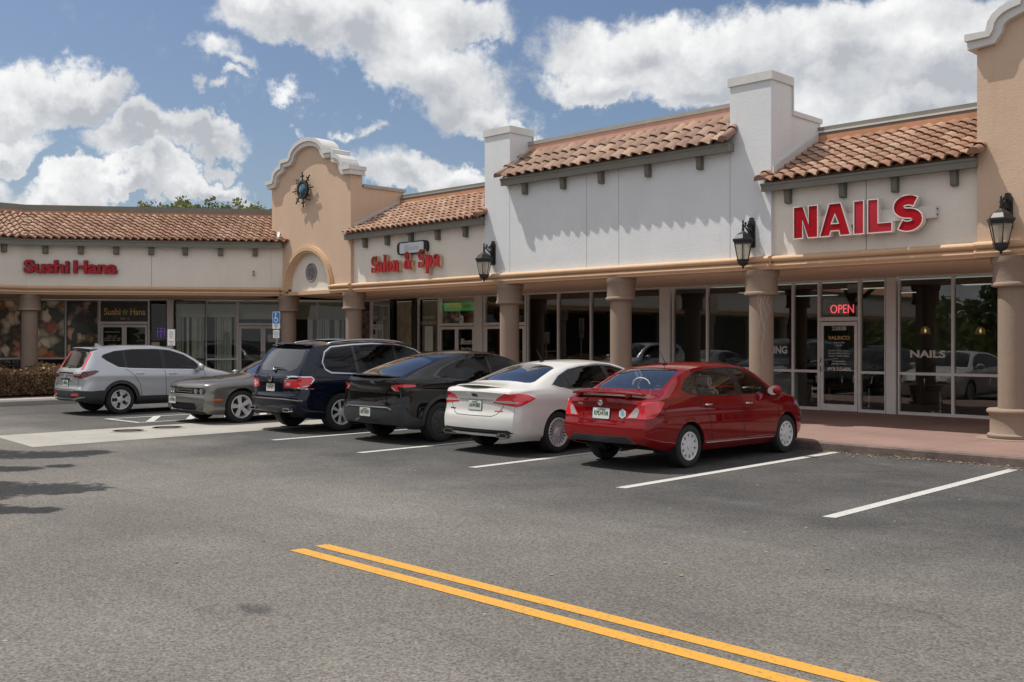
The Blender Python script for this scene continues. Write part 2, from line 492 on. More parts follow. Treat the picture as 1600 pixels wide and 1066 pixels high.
    m['glass_blue'] = M('glass_blue', (.02, .11, .17), .15, var=.6, vs=9, coat=.6)
    m['drip'] = M('drip_white', (.42, .37, .33), .8)
    m['chair_black'] = M('chair_black', (.02, .02, .02), .45)
    m['chrome'] = M('chrome', (.72, .72, .72), .12, metal=1)
    m['roof_grey'] = M('roof_membrane', (.4, .4, .39), .8)
    for i in range(3): m['food%d' % i] = foodposter('food_poster_%d' % i, i)
mm()

# ------------------------------------------------------------------ camera, sun, sky
cam = bpy.data.cameras.new('camera')
co = bpy.data.objects.new('camera', cam); COL.objects.link(co)
co.location = (0, 0, 1.85)
co.rotation_euler = (R(90), 0, R(45))
cam.sensor_width = 36; cam.lens = 36*1575/1600
cam.shift_y = (529-533)/1600
cam.clip_end = 3000
sc.camera = co
SUN = Vector((-.46, -.23, 1)).normalized()
sl = bpy.data.lights.new('sun', 'SUN'); sl.energy = 3.5; sl.angle = R(.53); sl.color = (1, .955, .89)
so = bpy.data.objects.new('sun', sl); COL.objects.link(so)
so.rotation_euler = SUN.to_track_quat('Z', 'Y').to_euler()
so.location = (-20, -10, 40)

def world():
    t = NT('World', True)
    sc.world = t.m
    g = t.n('ShaderNodeTexCoord').outputs['Generated']
    sky = t.n('ShaderNodeTexSky', sky_type='NISHITA', sun_disc=False, sun_elevation=math.asin(SUN.z), sun_rotation=R(243.4), air_density=1.15, dust_density=1.3, ozone_density=1.4)
    sky = t.mix(1.0, sky.outputs[0], (SKYC[0], SKYC[1], SKYC[2]), 'MULTIPLY')
    s = t.n('ShaderNodeSeparateXYZ', i={0: g})
    az = t.math('ARCTAN2', s.outputs[0], s.outputs[1])
    el = t.math('ARCSINE', s.outputs[2])
    d1 = t.n('ShaderNodeTexNoise', i={'Vector': g, 'Scale': 9., 'Detail': 7., 'Roughness': .6})
    d2 = t.n('ShaderNodeTexNoise', i={'Vector': g, 'Scale': 4., 'Detail': 2.})
    dc = t.n('ShaderNodeSeparateColor', i={0: d1.outputs['Color']})
    ec = t.n('ShaderNodeSeparateColor', i={0: d2.outputs['Color']})
    def wob(base, a, b):
        return t.math('ADD', base, t.math('ADD', t.math('MULTIPLY_ADD', a, .15, -.075), t.math('MULTIPLY_ADD', b, .10, -.05)))
    azw = wob(az, dc.outputs[0], ec.outputs[0]); elw = wob(el, dc.outputs[1], ec.outputs[1])
    dens = None; low = None
    def px(x, y):
        a = (x-800)/1575; b = (529-y)/1575
        X = (a-1)*.70711; Y = (a+1)*.70711
        return math.atan2(X, Y), math.atan2(b, math.hypot(X, Y))
    for x, y, w, h in CLOUDS:
        a0, e0 = px(x, y); a1, _ = px(x+w, y); _, e1 = px(x, y-h)
        dx = t.math('MULTIPLY', t.math('SUBTRACT', azw, a0), 1/abs(a1-a0))
        dy = t.math('MULTIPLY', t.math('SUBTRACT', elw, e0), 1/abs(e1-e0))
        dyb = t.math('MULTIPLY', dy, t.math('MULTIPLY_ADD', t.math('LESS_THAN', dy, 0), .45, 1))
        r = t.math('SQRT', t.math('ADD', t.math('MULTIPLY', dx, dx), t.math('MULTIPLY', dyb, dyb)))
        q = t.math('SUBTRACT', 1.0, r)
        if w < 60: q = t.math('MULTIPLY', q, .34)
        l = t.math('SUBTRACT', q, t.math('MULTIPLY', t.math('MAXIMUM', dy, -1), .0))
        if dens is None: dens, low = q, t.math('MULTIPLY', t.math('MAXIMUM', q, 0), dy)
        else:
            dens = t.math('SMOOTH_MAX', dens, q, .12)
            low = t.math('ADD', low, t.math('MULTIPLY', t.math('MAXIMUM', q, 0), dy))
    # cloud cover added over the unseen sky to raise the ambient fill
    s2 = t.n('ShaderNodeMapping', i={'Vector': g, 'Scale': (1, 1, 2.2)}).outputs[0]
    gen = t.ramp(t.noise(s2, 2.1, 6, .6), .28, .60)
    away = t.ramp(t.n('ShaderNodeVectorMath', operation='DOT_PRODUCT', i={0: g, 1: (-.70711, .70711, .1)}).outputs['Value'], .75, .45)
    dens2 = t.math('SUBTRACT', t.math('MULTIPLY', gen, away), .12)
    dens = t.math('MAXIMUM', dens, dens2)
    f = t.n('ShaderNodeTexNoise', i={'Vector': g, 'Scale': 24., 'Detail': 10., 'Roughness': .68}).outputs['Fac']
    f3 = t.n('ShaderNodeTexNoise', i={'Vector': g, 'Scale': 11., 'Detail': 5., 'Roughness': .55}).outputs['Fac']
    dd = t.math('ADD', dens, t.math('MULTIPLY_ADD', f, .62, -.31))
    mask = t.n('ShaderNodeMapRange', interpolation_type='SMOOTHSTEP', i={'Value': dd, 'From Min': -.08, 'From Max': .30}).outputs[0]
    # lit tops, grey undersides, billow detail
    lit = t.math('ADD', t.math('MULTIPLY', low, 2.4), t.math('MULTIPLY_ADD', f3, 3.6, -1.8))
    lit = t.math('ADD', lit, t.math('MULTIPLY_ADD', f, 1.9, -.95))
    lit = t.math('SUBTRACT', lit, t.math('MULTIPLY', t.math('MAXIMUM', dens, 0), .7))
    lf = t.ramp(lit, -1.1, .75)
    # added even bright cloud, out of view, there to lift the ambient light
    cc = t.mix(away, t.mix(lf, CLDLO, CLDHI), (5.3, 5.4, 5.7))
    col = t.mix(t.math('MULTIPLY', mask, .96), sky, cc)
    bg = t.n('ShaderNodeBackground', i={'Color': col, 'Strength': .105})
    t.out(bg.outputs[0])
SKYC = (.585, .60, .66)
CLDLO = (3.75, 3.9, 4.2); CLDHI = (7.7, 7.7, 7.6)
# x, y, half width, half height in the sky
CLOUDS = [(480, 55, 150, 75), (600, 80, 130, 80), (700, 45, 120, 60), (400, 20, 80, 55), (715, 150, 110, 75), (650, 130, 80, 50), (770, 190, 70, 35),
          (1000, 60, 170, 75), (930, 110, 110, 45), (1150, 70, 190, 95), (1350, 80, 220, 110), (1500, 100, 210, 130), (1620, 40, 160, 90), (1430, 175, 150, 50), (1380, 10, 260, 60), (1080, 120, 150, 60), (1300, 150, 200, 60),
          (60, 190, 130, 62), (165, 205, 75, 45), (10, 235, 120, 30), (250, 262, 95, 38), (350, 258, 95, 30), (200, 300, 190, 26), (370, 303, 60, 26), (80, 310, 120, 25),
          (620, 265, 85, 42), (690, 285, 75, 32), (575, 255, 45, 32), (335, 118, 52, 22), (385, 140, 40, 18), (328, 182, 17, 13), (366, 188, 20, 10), (480, 168, 26, 15), (545, 177, 17, 14), (390, 170, 20, 12), (0, 285, 40, 30)]
world()
sc.view_settings.view_transform = 'Standard'
sc.view_settings.look = 'None'
sc.view_settings.exposure = 0.32
sc.view_settings.gamma = 1
# ================================================================== the setting
YW, YG, ZS, ZSOF = 17.85, 22.1, .15, 3.23     # wall face, shop glass, sidewalk, soffit
def structure(name, mb, mat, smooth=False):
    return tag(mb.build(name, mat, smooth=smooth), kind='structure')

b = MB(); b.poly([(-600, -600, -.03), (600, -600, -.03), (600, 600, -.03), (-600, 600, -.03)]); structure('ground', b, mt['grass'])
b = MB(); b.poly([(-60, -60, 0), (60, -60, 0), (60, 60, 0), (-60, 60, 0)]); structure('parking_lot', b, mt['asphalt'])
# sidewalk with kerb
KERB = [(45, 15.35), (-26.97, 15.35), (-29.1, 12.42), (-29.1, -40)]
inner = offset_line(KERB, -.16)
b = MB(); b.prism(inner + [(-60, -40), (-60, 45), (45, 45)], .0, ZS+.004, 'z'); structure('sidewalk', b, mt['walk'])
def kerb(pts, name, mats, w=.16):
    o = offset_line(pts, -w)
    b = MB()
    for i in range(len(pts)-1):
        p0, p1, q0, q1 = pts[i], pts[i+1], o[i], o[i+1]
        n = max(1, int((Vector(p1)-Vector(p0)).length/.6))
        def L(a, c, t): return (a[0]+(c[0]-a[0])*t, a[1]+(c[1]-a[1])*t)
        for k in range(n):
            j = [random.uniform(-.006, .006) for _ in range(2)] if name == 'kerb' else [0, 0]
            A, B = L(p0, p1, k/n), L(p0, p1, (k+1)/n); C, D = L(q0, q1, k/n), L(q0, q1, (k+1)/n)
            def top(P, Q): return (P[0]+(Q[0]-P[0])*.14, P[1]+(Q[1]-P[1])*.14)
            A1, B1 = top(A, C), top(B, D)
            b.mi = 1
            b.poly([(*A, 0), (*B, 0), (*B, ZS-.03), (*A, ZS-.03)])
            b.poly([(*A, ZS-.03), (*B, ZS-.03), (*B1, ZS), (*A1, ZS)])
            b.mi = 0
            b.poly([(*A1, ZS), (*B1, ZS), (*D, ZS), (*C, ZS)])
    return structure(name, b, mats)
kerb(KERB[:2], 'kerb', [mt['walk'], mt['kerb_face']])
kerb(KERB[1:], 'kerb', [mt['concrete'], mt['concrete']])
b = MB(); b.box(-30.35, -29.265, -38, 12.2, ZS, ZS+.012); structure('pavement', b, mt['concrete'])
# stall lines, yellow centre lines, hatch, concrete drain strip
def sheet(name, pts, mat, z=.004):
    b = MB(); b.poly([(x, y, z) for x, y in pts]); return structure(name, b, mat)
for x, y0, y1 in ((-5.05, 9.66, 15.05), (-7.86, 9.74, 15.3), (-10.61, 9.78, 15.3), (-13.27, 9.76, 15.3), (-16.03, 9.87, 15.3)):
    sheet('stall_line', [(x-.068, y0), (x+.068, y0+.03), (x+.068, y1), (x-.068, y1)], mt['white_line'])
sheet('centre_line', [(-7.59, 5.10), (-7.57, 5.235), (60, 5.235), (60, 5.10)], mt['yellow_line'])
sheet('centre_line', [(-7.58, 4.84), (-7.57, 4.975), (60, 4.975), (60, 4.84)], mt['yellow_line'])
sheet('concrete_strip', [(-20.45, 6.55), (-17.85, 6.35), (-17.95, 15.34), (-20.45, 15.34)], mt['concrete'])
for x in (-21.45, -22.95): sheet('access_aisle_line', [(x-.05, 9.86), (x+.05, 9.86), (x+.05, 15.2), (x-.05, 15.2)], mt['white_line'])
sheet('access_aisle_line', [(-23.0, 9.74), (-21.4, 9.80), (-21.4, 9.91), (-23.0, 9.85)], mt['white_line'], .006)
for k in range(5):
    y = 10.0+k*.95
    sheet('access_aisle_line', [(-21.44, y), (-21.44, y+.20), (-22.96, y+1.12), (-22.96, y+.92)], mt['white_line'], .008)
for x, y, l in ((-19.62, 8.8, 'nearer of two round iron manhole covers in the pale concrete strip'), (-19.78, 9.7, 'farther round iron manhole cover in the concrete strip, nearer the grey coupe')):
    t = thing('manhole_cover', (x, y, .004), l, 'manhole cover', group='manhole covers in the concrete strip')
    b = LB(); b.lathe([(.36, 0), (.36, .008), (.30, .010)], 32); b.build('frame_ring', mt['concrete'], t)
    b = LB(); b.lathe([(.30, 0), (.30, .012), (.285, .014), (.28, .010), (.19, .010), (.18, .014), (.15, .014), (.14, .010), (.01, .012)], 32); b.build('lid', mt['iron'], t)

# ------------------------------------------------------------------ building pieces
FM = Matrix.Identity(4)
WA = math.atan2(.809, .588)
FW = Matrix.Translation((-32.95, 11.55, 0)) @ Matrix.Rotation(WA, 4, 'Z')    # wing: x along, y inward
FT = Matrix.Translation((-32.95, 11.55, 0)) @ Matrix.Rotation(R(90), 4, 'Z') # far wing along Y: x = Y, y = -X

def tile_roof(F, parent, x0, x1, y0, z0, y1, z1, pitch=.238, course=.262, rake=(1, 1), name='tile_roof', mit=(0, 0), mat='tile'):
    """S-tile slope from eave (y0,z0) to head (y1,z1); x runs along the eave"""
    bm = bmesh.new(); lay = bm.loops.layers.color.new('rnd')
    L = math.hypot(y1-y0, z1-z0); sy, sz = (y1-y0)/L, (z1-z0)/L
    nt = max(1, round((x1-x0)/pitch)); p = (x1-x0)/nt
    ncs = max(1, round(L/course)); c = L/ncs
    na, nb = (math.ceil(-mit[0]*L/p) if mit[0] < 0 else 0), (math.ceil(-mit[1]*L/p) if mit[1] < 0 else 0)
    K = 10
    def hgt(f):      # profile over one tile, crown then pan
        return .040*math.sin(f*2*PI)+.010*math.sin(f*4*PI+.6)
    def P(x, s, h):
        k = s/L
        xx = x
        if mit[0] and x < x0+mit[0]*s: xx = x0+mit[0]*s
        if mit[1] and x > x1-mit[1]*s: xx = x1-mit[1]*s
        s = max(s, 0) if mit[0] or mit[1] else s
        return F @ Vector((xx, y0+sy*s-sz*h, z0+sz*s+sy*h))
    for j in range(ncs):
        s0, s1 = j*c-.05, (j+1)*c
        for i in range(-na, nt+nb):
            rnd = (random.random(), random.random(), 0, 1)
            dj = random.uniform(-.006, .006); ds = random.uniform(-.012, .012)
            rows = []
            for s, lift in ((s0+ds, .044), (s0+ds+.02, .047), ((s0+s1)/2, .028), (s1, .006)):
                rows.append([bm.verts.new(P(x0+(i+k/K)*p, s, hgt(k/K)+lift+dj)) for k in range(K+1)])
            lo = [bm.verts.new(P(x0+(i+k/K)*p, s0+ds+.05, hgt(k/K)+.002+dj)) for k in range(K+1)]
            rows.insert(0, lo)
            for A, B in zip(rows, rows[1:]):
                for k in range(K):
                    if (A[k].co-A[k+1].co).length < 1e-5 and (B[k].co-B[k+1].co).length < 1e-5: continue
                    f = bm.faces.new((A[k], A[k+1], B[k+1], B[k])); f.smooth = True
                    for l in f.loops: l[lay] = rnd
    # rake tiles
    for side, x in ((0, x0-.02), (1, x1+.02)):
        if not rake[side]: continue
        for j in range(ncs):
            rnd = (random.random(), random.random()*.5, 0, 1)
            A, B = [], []
            for k in range(11):
                a = PI*k/10
                A.append(bm.verts.new(P(x+.115*math.cos(a), j*c-.09, .115*math.sin(a)+.03)))
                B.append(bm.verts.new(P(x+.10*math.cos(a), (j+1)*c, .10*math.sin(a)+.0)))
            for k in range(10):
                f = bm.faces.new((A[k], A[k+1], B[k+1], B[k])); f.smooth = True
                for l in f.loops: l[lay] = rnd
            if j == 0:
                f = bm.faces.new(A)
                for l in f.loops: l[lay] = (rnd[0]*.5, 0, 0, 1)
    # deck under the tiles
    v = [bm.verts.new(P(x, s, -.05)) for x, s in ((x0, 0), (x1, 0), (x1+nb*p, L), (x0-na*p, L))]
    f = bm.faces.new(v)
    for l in f.loops: l[lay] = (0, 0, 0, 1)
    bmesh.ops.recalc_face_normals(bm, faces=bm.faces[:])
    me = bpy.data.meshes.new(name)
    if parent: bm.transform(root_mat(root_of(parent)).inverted())
    bm.to_mesh(me); bm.free(); me.materials.append(mt[mat])
    o = bpy.data.objects.new(name, me); COL.objects.link(o); o.parent = parent
    return o

def moulding(F, parent, x0, x1, y, mat=None, name='moulding'):
    b = MB(F)
    pr = [(y+.02, 3.50), (y-.03, 3.50)] + arc(y-.045, 3.435, .085, .062, 90, 270, 10) + [(y-.045, 3.355), (y-.10, 3.34), (y-.11, 3.30), (y-.06, 3.25), (y-.06, ZSOF), (y+.34, ZSOF), (y+.34, 3.5)]
    b.prism([(a, z) for a, z in pr], x0, x1, 'x')
    return b.build(name, mat or mt['peach_trim'], parent)

def beam_soffit(F, parent, x0, x1, yb=YG, y0=YW):
    b = MB(F); b.box(x0, x1, y0+.345, yb+.1, ZSOF+.01, ZSOF+.16)
    return b.build('soffit', mt['soffit'], parent)

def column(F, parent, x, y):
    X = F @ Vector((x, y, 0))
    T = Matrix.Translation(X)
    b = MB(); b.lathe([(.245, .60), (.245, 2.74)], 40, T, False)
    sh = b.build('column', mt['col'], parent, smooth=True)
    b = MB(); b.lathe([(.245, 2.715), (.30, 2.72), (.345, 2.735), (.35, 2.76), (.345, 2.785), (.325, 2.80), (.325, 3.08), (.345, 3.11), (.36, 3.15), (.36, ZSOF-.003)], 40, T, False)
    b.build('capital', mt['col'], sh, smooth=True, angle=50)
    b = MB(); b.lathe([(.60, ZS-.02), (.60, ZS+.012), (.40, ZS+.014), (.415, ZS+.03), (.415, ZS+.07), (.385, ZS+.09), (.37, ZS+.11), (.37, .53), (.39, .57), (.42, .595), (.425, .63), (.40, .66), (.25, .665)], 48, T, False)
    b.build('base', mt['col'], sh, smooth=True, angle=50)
    return sh

def frame_window(F, parent, x0, x1, y, z0=ZS, z1=ZSOF, rails=(), pane='pane', w=.055, fm='alu', muls=(), name='window', d=.10):
    """aluminium frame (with optional rails and mullions) and one pane per window"""
    b = MB(F)
    b.box(x0, x0+w/2, y-d/2, y+d/2, z0, z1); b.box(x1-w/2, x1, y-d/2, y+d/2, z0, z1)
    e = .003
    b.box(x0+w/2, x1-w/2, y-d/2+e, y+d/2-e, z0, z0+.07); b.box(x0+w/2, x1-w/2, y-d/2+e, y+d/2-e, z1-.05, z1)
    for r in rails: b.box(x0+w/2, x1-w/2, y-d/2+e, y+d/2-e, r-.03, r+.03)
    for q in muls: b.box(q-w/2, q+w/2, y-d/2, y+d/2, z0+.07, z1-.05)
    o = b.build(name, mt[fm], parent)
    b = MB(F); b.poly([(x0, y+.01, z0+.05), (x1, y+.01, z0+.05), (x1, y+.01, z1-.03), (x0, y+.01, z1-.03)])
    b.build('pane', mt[pane], o)
    return o

def shop_door(F, parent, x0, x1, y, leaves=1, zt=2.24, pane='pane', hside=-1):
    """framed glass door(s) with a transom above"""
    b = MB(F); w = .06
    b.box(x0-w/2, x0+w/2, y-.06, y+.06, ZS, ZSOF); b.box(x1-w/2, x1+w/2, y-.06, y+.06, ZS, ZSOF)
    b.box(x0+w/2, x1-w/2, y-.057, y+.057, zt+.02, zt+.11); b.box(x0+w/2, x1-w/2, y-.057, y+.057, ZSOF-.05, ZSOF)
    fr = b.build('door_frame', mt['alu'], parent)
    b = MB(F); b.poly([(x0, y+.01, zt+.1), (x1, y+.01, zt+.1), (x1, y+.01, ZSOF-.03), (x0, y+.01, ZSOF-.03)])
    b.build('transom_pane', mt[pane], fr)
    W = (x1-x0-w-.02)/leaves
    for k in range(leaves):
        a = x0+w/2+.01+k*W; c = a+W-.008
        b = MB(F); s = .075
        b.box(a, a+s, y-.05, y, ZS+.01, zt); b.box(c-s, c, y-.05, y, ZS+.01, zt)
        b.box(a+s, c-s, y-.048, y-.002, ZS+.01, ZS+.16); b.box(a+s, c-s, y-.048, y-.002, zt-.09, zt)
        lf = b.build('door', mt['alu'], parent)
        b = MB(F); b.poly([(a+s-.01, y-.025, ZS+.1), (c-s+.01, y-.025, ZS+.1), (c-s+.01, y-.025, zt-.06), (a+s-.01, y-.025, zt-.06)])
        b.build('pane', mt[pane], lf)
        hx = a+s*.5 if (hside < 0) == (k == 0 or leaves == 1) else c-s*.5
        if leaves == 2: hx = c-s*.5 if k == 0 else a+s*.5
        b = MB(F); b.tube([(hx, y-.05, 1.08), (hx, y-.10, 1.08), (hx, y-.10, 1.38), (hx, y-.05, 1.38)], .013, 8)
        b.tube([(a+s, y-.045, 1.10), (c-s, y-.045, 1.10)], .012, 6)
        b.build('handle', mt['chrome'], lf, smooth=True)
    return fr

def wallbox(F, parent, x0, x1, y0, y1, z0, z1, mat, name='wall'):
    b = MB(F); b.box(x0, x1, y0, y1, z0, z1)
    return b.build(name, mt[mat], parent)

def eave(F, parent, x0, x1, yw, z0, z1, out=.2, brackets=(), bz=.26, bw=.11, gut=True):
    """fascia board along the eave plus brackets below it"""
    b = MB(F)
    pr = [(yw-out, z0), (yw-out-.012, z1-.05), (yw-out-.035, z1-.045), (yw-out-.035, z1), (yw+.05, z1), (yw+.05, z0+.02), (yw-out+.04, z0+.02), (yw-out+.04, z0)]
    b.prism(pr, x0, x1, 'x')
    b.build('fascia', mt['fascia'], parent)
    for x in brackets:
        b = MB(F)
        b.prism([(yw+.01, z0+.03), (yw-.15, z0+.03), (yw-.15, z0-.04), (yw-.13, z0-.07), (yw-.12, z0-bz+.03), (yw-.10, z0-bz), (yw+.01, z0-bz)], x-bw/2, x+bw/2, 'x')
        b.build('bracket', mt['bracket'], parent)

def joint(F, parent, x, y, z0, z1, mat='joint', w=.012):
    b = MB(F); b.box(x-w/2, x+w/2, y-.002, y+.004, z0, z1)
    return b.build('wall_joint', mt[mat], parent)

# ------------------------------------------------------------------ text
def text(name, s, F, parent, x, y, z, h, mat, bold=0.0, depth=.002, width=None, align='CENTER', space=1.0, shear=0, sy=1.0, sub=None, group=None):
    """flat lettering standing in the facade plane at (x, y, z) of frame F; h is the cap height"""
    cu = bpy.data.curves.new(name, 'FONT')
    cu.body = s; cu.align_x = align; cu.align_y = 'CENTER'
    cu.size = h/.69; cu.offset = bold*h; cu.extrude = depth; cu.space_character = space; cu.shear = shear
    cu.resolution_u = 4
    o = bpy.data.objects.new(name+'_tmp', cu); COL.objects.link(o)
    dg = bpy.context.evaluated_depsgraph_get()
    me = bpy.data.meshes.new_from_object(o.evaluated_get(dg))
    bpy.data.objects.remove(o); bpy.data.curves.remove(cu)
    me.name = name
    xs = [v.co.x for v in me.vertices]
    k = width/(max(xs)-min(xs)) if width else 1.0
    M_ = F @ Matrix.Translation((x, y, z)) @ Matrix.Rotation(R(90), 4, 'X') @ Matrix.Diagonal((k, sy, 1, 1))
    if parent is not None: M_ = root_mat(root_of(parent)).inverted() @ M_
    me.transform(M_)
    me.materials.clear()
    for q in (mat if isinstance(mat, list) else [mat]): me.materials.append(mt[q])
    ob = bpy.data.objects.new(name, me); COL.objects.link(ob)
    ob.parent = parent
    return ob

def lines(name, rows, F, parent, x, y, z, dz, h, mat, **kw):
    """several rows of small lettering joined into one mesh"""
    obs = [text(name, r, F, None, x, y, z-i*dz, h, mat, **kw) for i, r in enumerate(rows) if r]
    return join(obs, name, parent)

def join(obs, name, parent):
    bm = bmesh.new()
    mats = []
    for o in obs:
        b2 = bmesh.new(); b2.from_mesh(o.data)
        for m_ in o.data.materials:
            if m_ not in mats: mats.append(m_)
        me = bpy.data.meshes.new('t')
        for f in b2.faces: f.material_index = mats.index(o.data.materials[f.material_index])
        b2.to_mesh(me); b2.free()
        bm.from_mesh(me)
        bpy.data.meshes.remove(me)
        bpy.data.objects.remove(o)
    me = bpy.data.meshes.new(name)
    if parent is not None: bm.transform(root_mat(root_of(parent)).inverted())
    bm.to_mesh(me); bm.free()
    for m_ in mats: me.materials.append(m_)
    o = bpy.data.objects.new(name, me); COL.objects.link(o); o.parent = parent
    return o

# ================================================================== nail salon unit
U = thing('nail_salon', (-8.56, YW, 0), 'cream nail salon storefront under a tiled eave with NAILS in red', 'storefront')
YN = YW+.11
wallbox(FM, U, -10.55, -6.58, YN, YN+.3, 3.36, 5.05, 'cream_wall')
tile_roof(FM, U, -10.62, -6.54, YN-.32, 4.985, 19.72, 6.02)
eave(FM, U, -10.70, -6.56, YN, 4.77, 4.93, .24, (-10.2, -9.05, -8.04, -6.98))
joint(FM, U, -8.62, YN, 3.5, 4.8, 'fascia')
moulding(FM, U, -10.55, -6.58, YN)
beam_soffit(FM, U, -16.2, -2.2)
b = MB(); b.box(-10.55, -6.6, 19.70, 19.74, 5.98, 6.14); b.build('ridge_flashing', mt['flash_orange'], U)
b = MB(); b.box(-10.6, -6.6, 19.72, 19.95, 6.10, 6.20); b.box(-10.62, -6.6, 19.74, 19.93, 6.235, 6.33)
b.mi = 1; b.box(-10.61, -6.6, 19.69, 19.94, 6.20, 6.235); b.build('coping', [mt['fascia'], mt['cap_white']], U)
b = MB(); b.prism([(17.86, 5.10), (17.86, 5.27), (19.68, 6.20), (19.68, 6.0)], -10.545, -10.50, 'x'); b.build('side_flashing', mt['cap_white'], U)
b = MB(); b.box(-10.55, -6.58, 19.95, 24, 5.9, 6.05); b.build('flat_roof', mt['roof_grey'], U)
rl = (1.07,)
frame_window(FM, U, -16.0, -14.91, YG, rails=(1.1,)); frame_window(FM, U, -14.91, -13.55, YG, rails=(1.1,))
frame_window(FM, U, -13.55, -12.45, YG, rails=rl); frame_window(FM, U, -12.45, -11.76, YG, rails=rl)
nd = shop_door(FM, U, -11.76, -10.75, YG)
frame_window(FM, U, -10.75, -10.13, YG, rails=rl)
b = MB(); b.box(-10.10, -9.88, YG-.09, YG+.09, ZS, ZSOF); b.build('pillar', mt['alu'], U)
b = MB(); b.box(-16.38, -16.06, YG-.09, YG+.09, ZS, ZSOF); b.build('pillar', mt['alu'], U)
frame_window(FM, U, -9.84, -8.64, YG, rails=rl); frame_window(FM, U, -8.64, -7.2, YG, rails=rl)
frame_window(FM, U, -7.2, -5.8, YG, rails=rl); frame_window(FM, U, -5.8, -2.3, YG, rails=rl, muls=(-4.5,))
# interior
b = MB(); b.poly([(-16.3, YG+.2, ZS+.006), (-2, YG+.2, ZS+.006), (-2, 31, ZS+.006), (-16.3, 31, ZS+.006)]); b.build('interior_floor', mt['room_floor'], U)
b = MB(); b.poly([(-16.3, 31, 0), (-2, 31, 0), (-2, 31, 3.3), (-16.3, 31, 3.3)]); b.poly([(-16.3, YG+.1, 0), (-16.3, 31, 0), (-16.3, 31, 3.3), (-16.3, YG+.1, 3.3)]); b.poly([(-2, YG+.1, 0), (-2, 31, 0), (-2, 31, 3.3), (-2, YG+.1, 3.3)])
b.box(-10.9, -10.75, 25.5, 31, ZS, 3.2); b.build('interior_wall', mt['room_wall'], U)
b = MB(); b.poly([(-16.3, YG+.2, 3.16), (-2, YG+.2, 3.16), (-2, 31, 3.16), (-16.3, 31, 3.16)]); b.build('interior_ceiling', mt['room_ceiling'], U)
for x in (-14.6, -11.6, -8.6):
    for y in (24.2, 27.2):
        t = thing('ceiling_light', (x, y, 3.15), 'fluorescent ceiling light inside the nail salon', 'ceiling light', group='ceiling lights in the nail salon')
        b = LB(); b.box(-.62, .62, -.16, .16, -.05, -.02); b.build('diffuser', mt['tube_light'], t)
        b = LB(); b.box(-.66, .66, -.19, .19, -.04, 0); b.build('housing', mt['room_ceiling'], t)
# salon chairs behind the glass
CH = None
for i, (x, y, rz) in enumerate(((-12.2, 23.4, 30), (-11.3, 23.7, -20), (-9.4, 23.3, 10), (-8.2, 24.0, -35), (-14.4, 23.5, 15), (-13.2, 24.4, 60))):
    lab = ['black salon chair behind the window left of the salon door', 'black salon chair seen through the glass salon door', 'black salon chair behind the window lettered NAILS', 'black salon chair behind the window right of the NAILS lettering', 'black salon chair behind the window left of the streaked column', 'black salon chair deeper in the room behind the streaked column'][i]
    t = thing('salon_chair', (x, y, ZS+.006), lab, 'chair', R(rz), 'chairs inside the nail salon')
    if CH is None:
        CH = t
        b = LB(); b.bbox(-.27, .27, -.26, .26, .48, .60, .03); b.build('seat', mt['chair_black'], t)
        b = LB(); b.bbox(-.26, .26, .22, .32, .62, 1.12, .03); b.build('backrest', mt['chair_black'], t)
        for s in (-1, 1):
            b = LB(); b.tube([(s*.30, -.22, .60), (s*.31, -.20, .76), (s*.31, .22, .78), (s*.29, .25, .66)], .022, 8); b.build('armrest', mt['chrome'], t)
        b = LB(); b.lathe([(.28, 0), (.27, .03), (.05, .06), (.04, .46), (.10, .48)], 20); b.build('pedestal', mt['chrome'], t)
    else:
        for c in CH.children:
            d = c.copy(); COL.objects.link(d); d.parent = t
b = MB(); b.bbox(-13.3, -12.55, 22.5, 22.95, ZS+.006, .98, .01); tag(b.build('display_cabinet', mt['sign_face']), 'pale cabinet behind the salon window beside the streaked column', 'cabinet')
for x, y, z, l in ((-13.1, 22.7, .98, 'small white box on the pale cabinet, left one behind the salon window'), (-12.75, 22.65, .98, 'small white box on the pale cabinet, right one behind the salon window')):
    q = thing('product_box', (x, y, z), l, 'box', group='white boxes on the salon cabinet')
    b = LB(); b.bbox(-.09, .09, -.06, .06, 0, .14, .006); b.build('carton', mt['paper'], q)
t = thing('wall_clock', (-9.6, 30.9, 2.3), 'round black wall clock on the salon back wall', 'clock')
b = LB(); b.lathe([(.24, 0), (.24, .05), (.20, .06), (.19, .03)], 28, Matrix.Rotation(R(90), 4, 'X')); b.build('rim', mt['black'], t)
b = LB(); b.lathe([(.195, .025), (.19, .03)], 28, Matrix.Rotation(R(90), 4, 'X')); b.build('dial', mt['poster_dark'], t)
for x, y, l in ((-10.25, 24.5, 'glowing pendant lamp beside the salon door'), (-9.5, 26.0, 'glowing pendant lamp left of the wall clock'), (-8.35, 25.6, 'glowing pendant lamp right of the wall clock'), (-7.9, 25.2, 'glowing pendant lamp nearest the right salon column')):
    t = thing('pendant_lamp', (x, y, 3.15), l, 'pendant lamp', group='pendant lamps in the nail salon')
    b = LB(); b.tube([(0, 0, 0), (0, 0, -1.02)], .008, 6); b.build('cord', mt['black'], t)
    b = LB(); b.lathe([(.03, -1.0), (.09, -1.05), (.13, -1.18), (.125, -1.2)], 20, None, False); b.build('lamp_shade', mt['lamp_glass'], t, smooth=True)
    b = LB(); b.lathe([(.01, -1.06), (.022, -1.09), (.028, -1.12), (.018, -1.15), (.005, -1.16)], 14); b.build('bulb', mt['warm_bulb'], t, smooth=True)
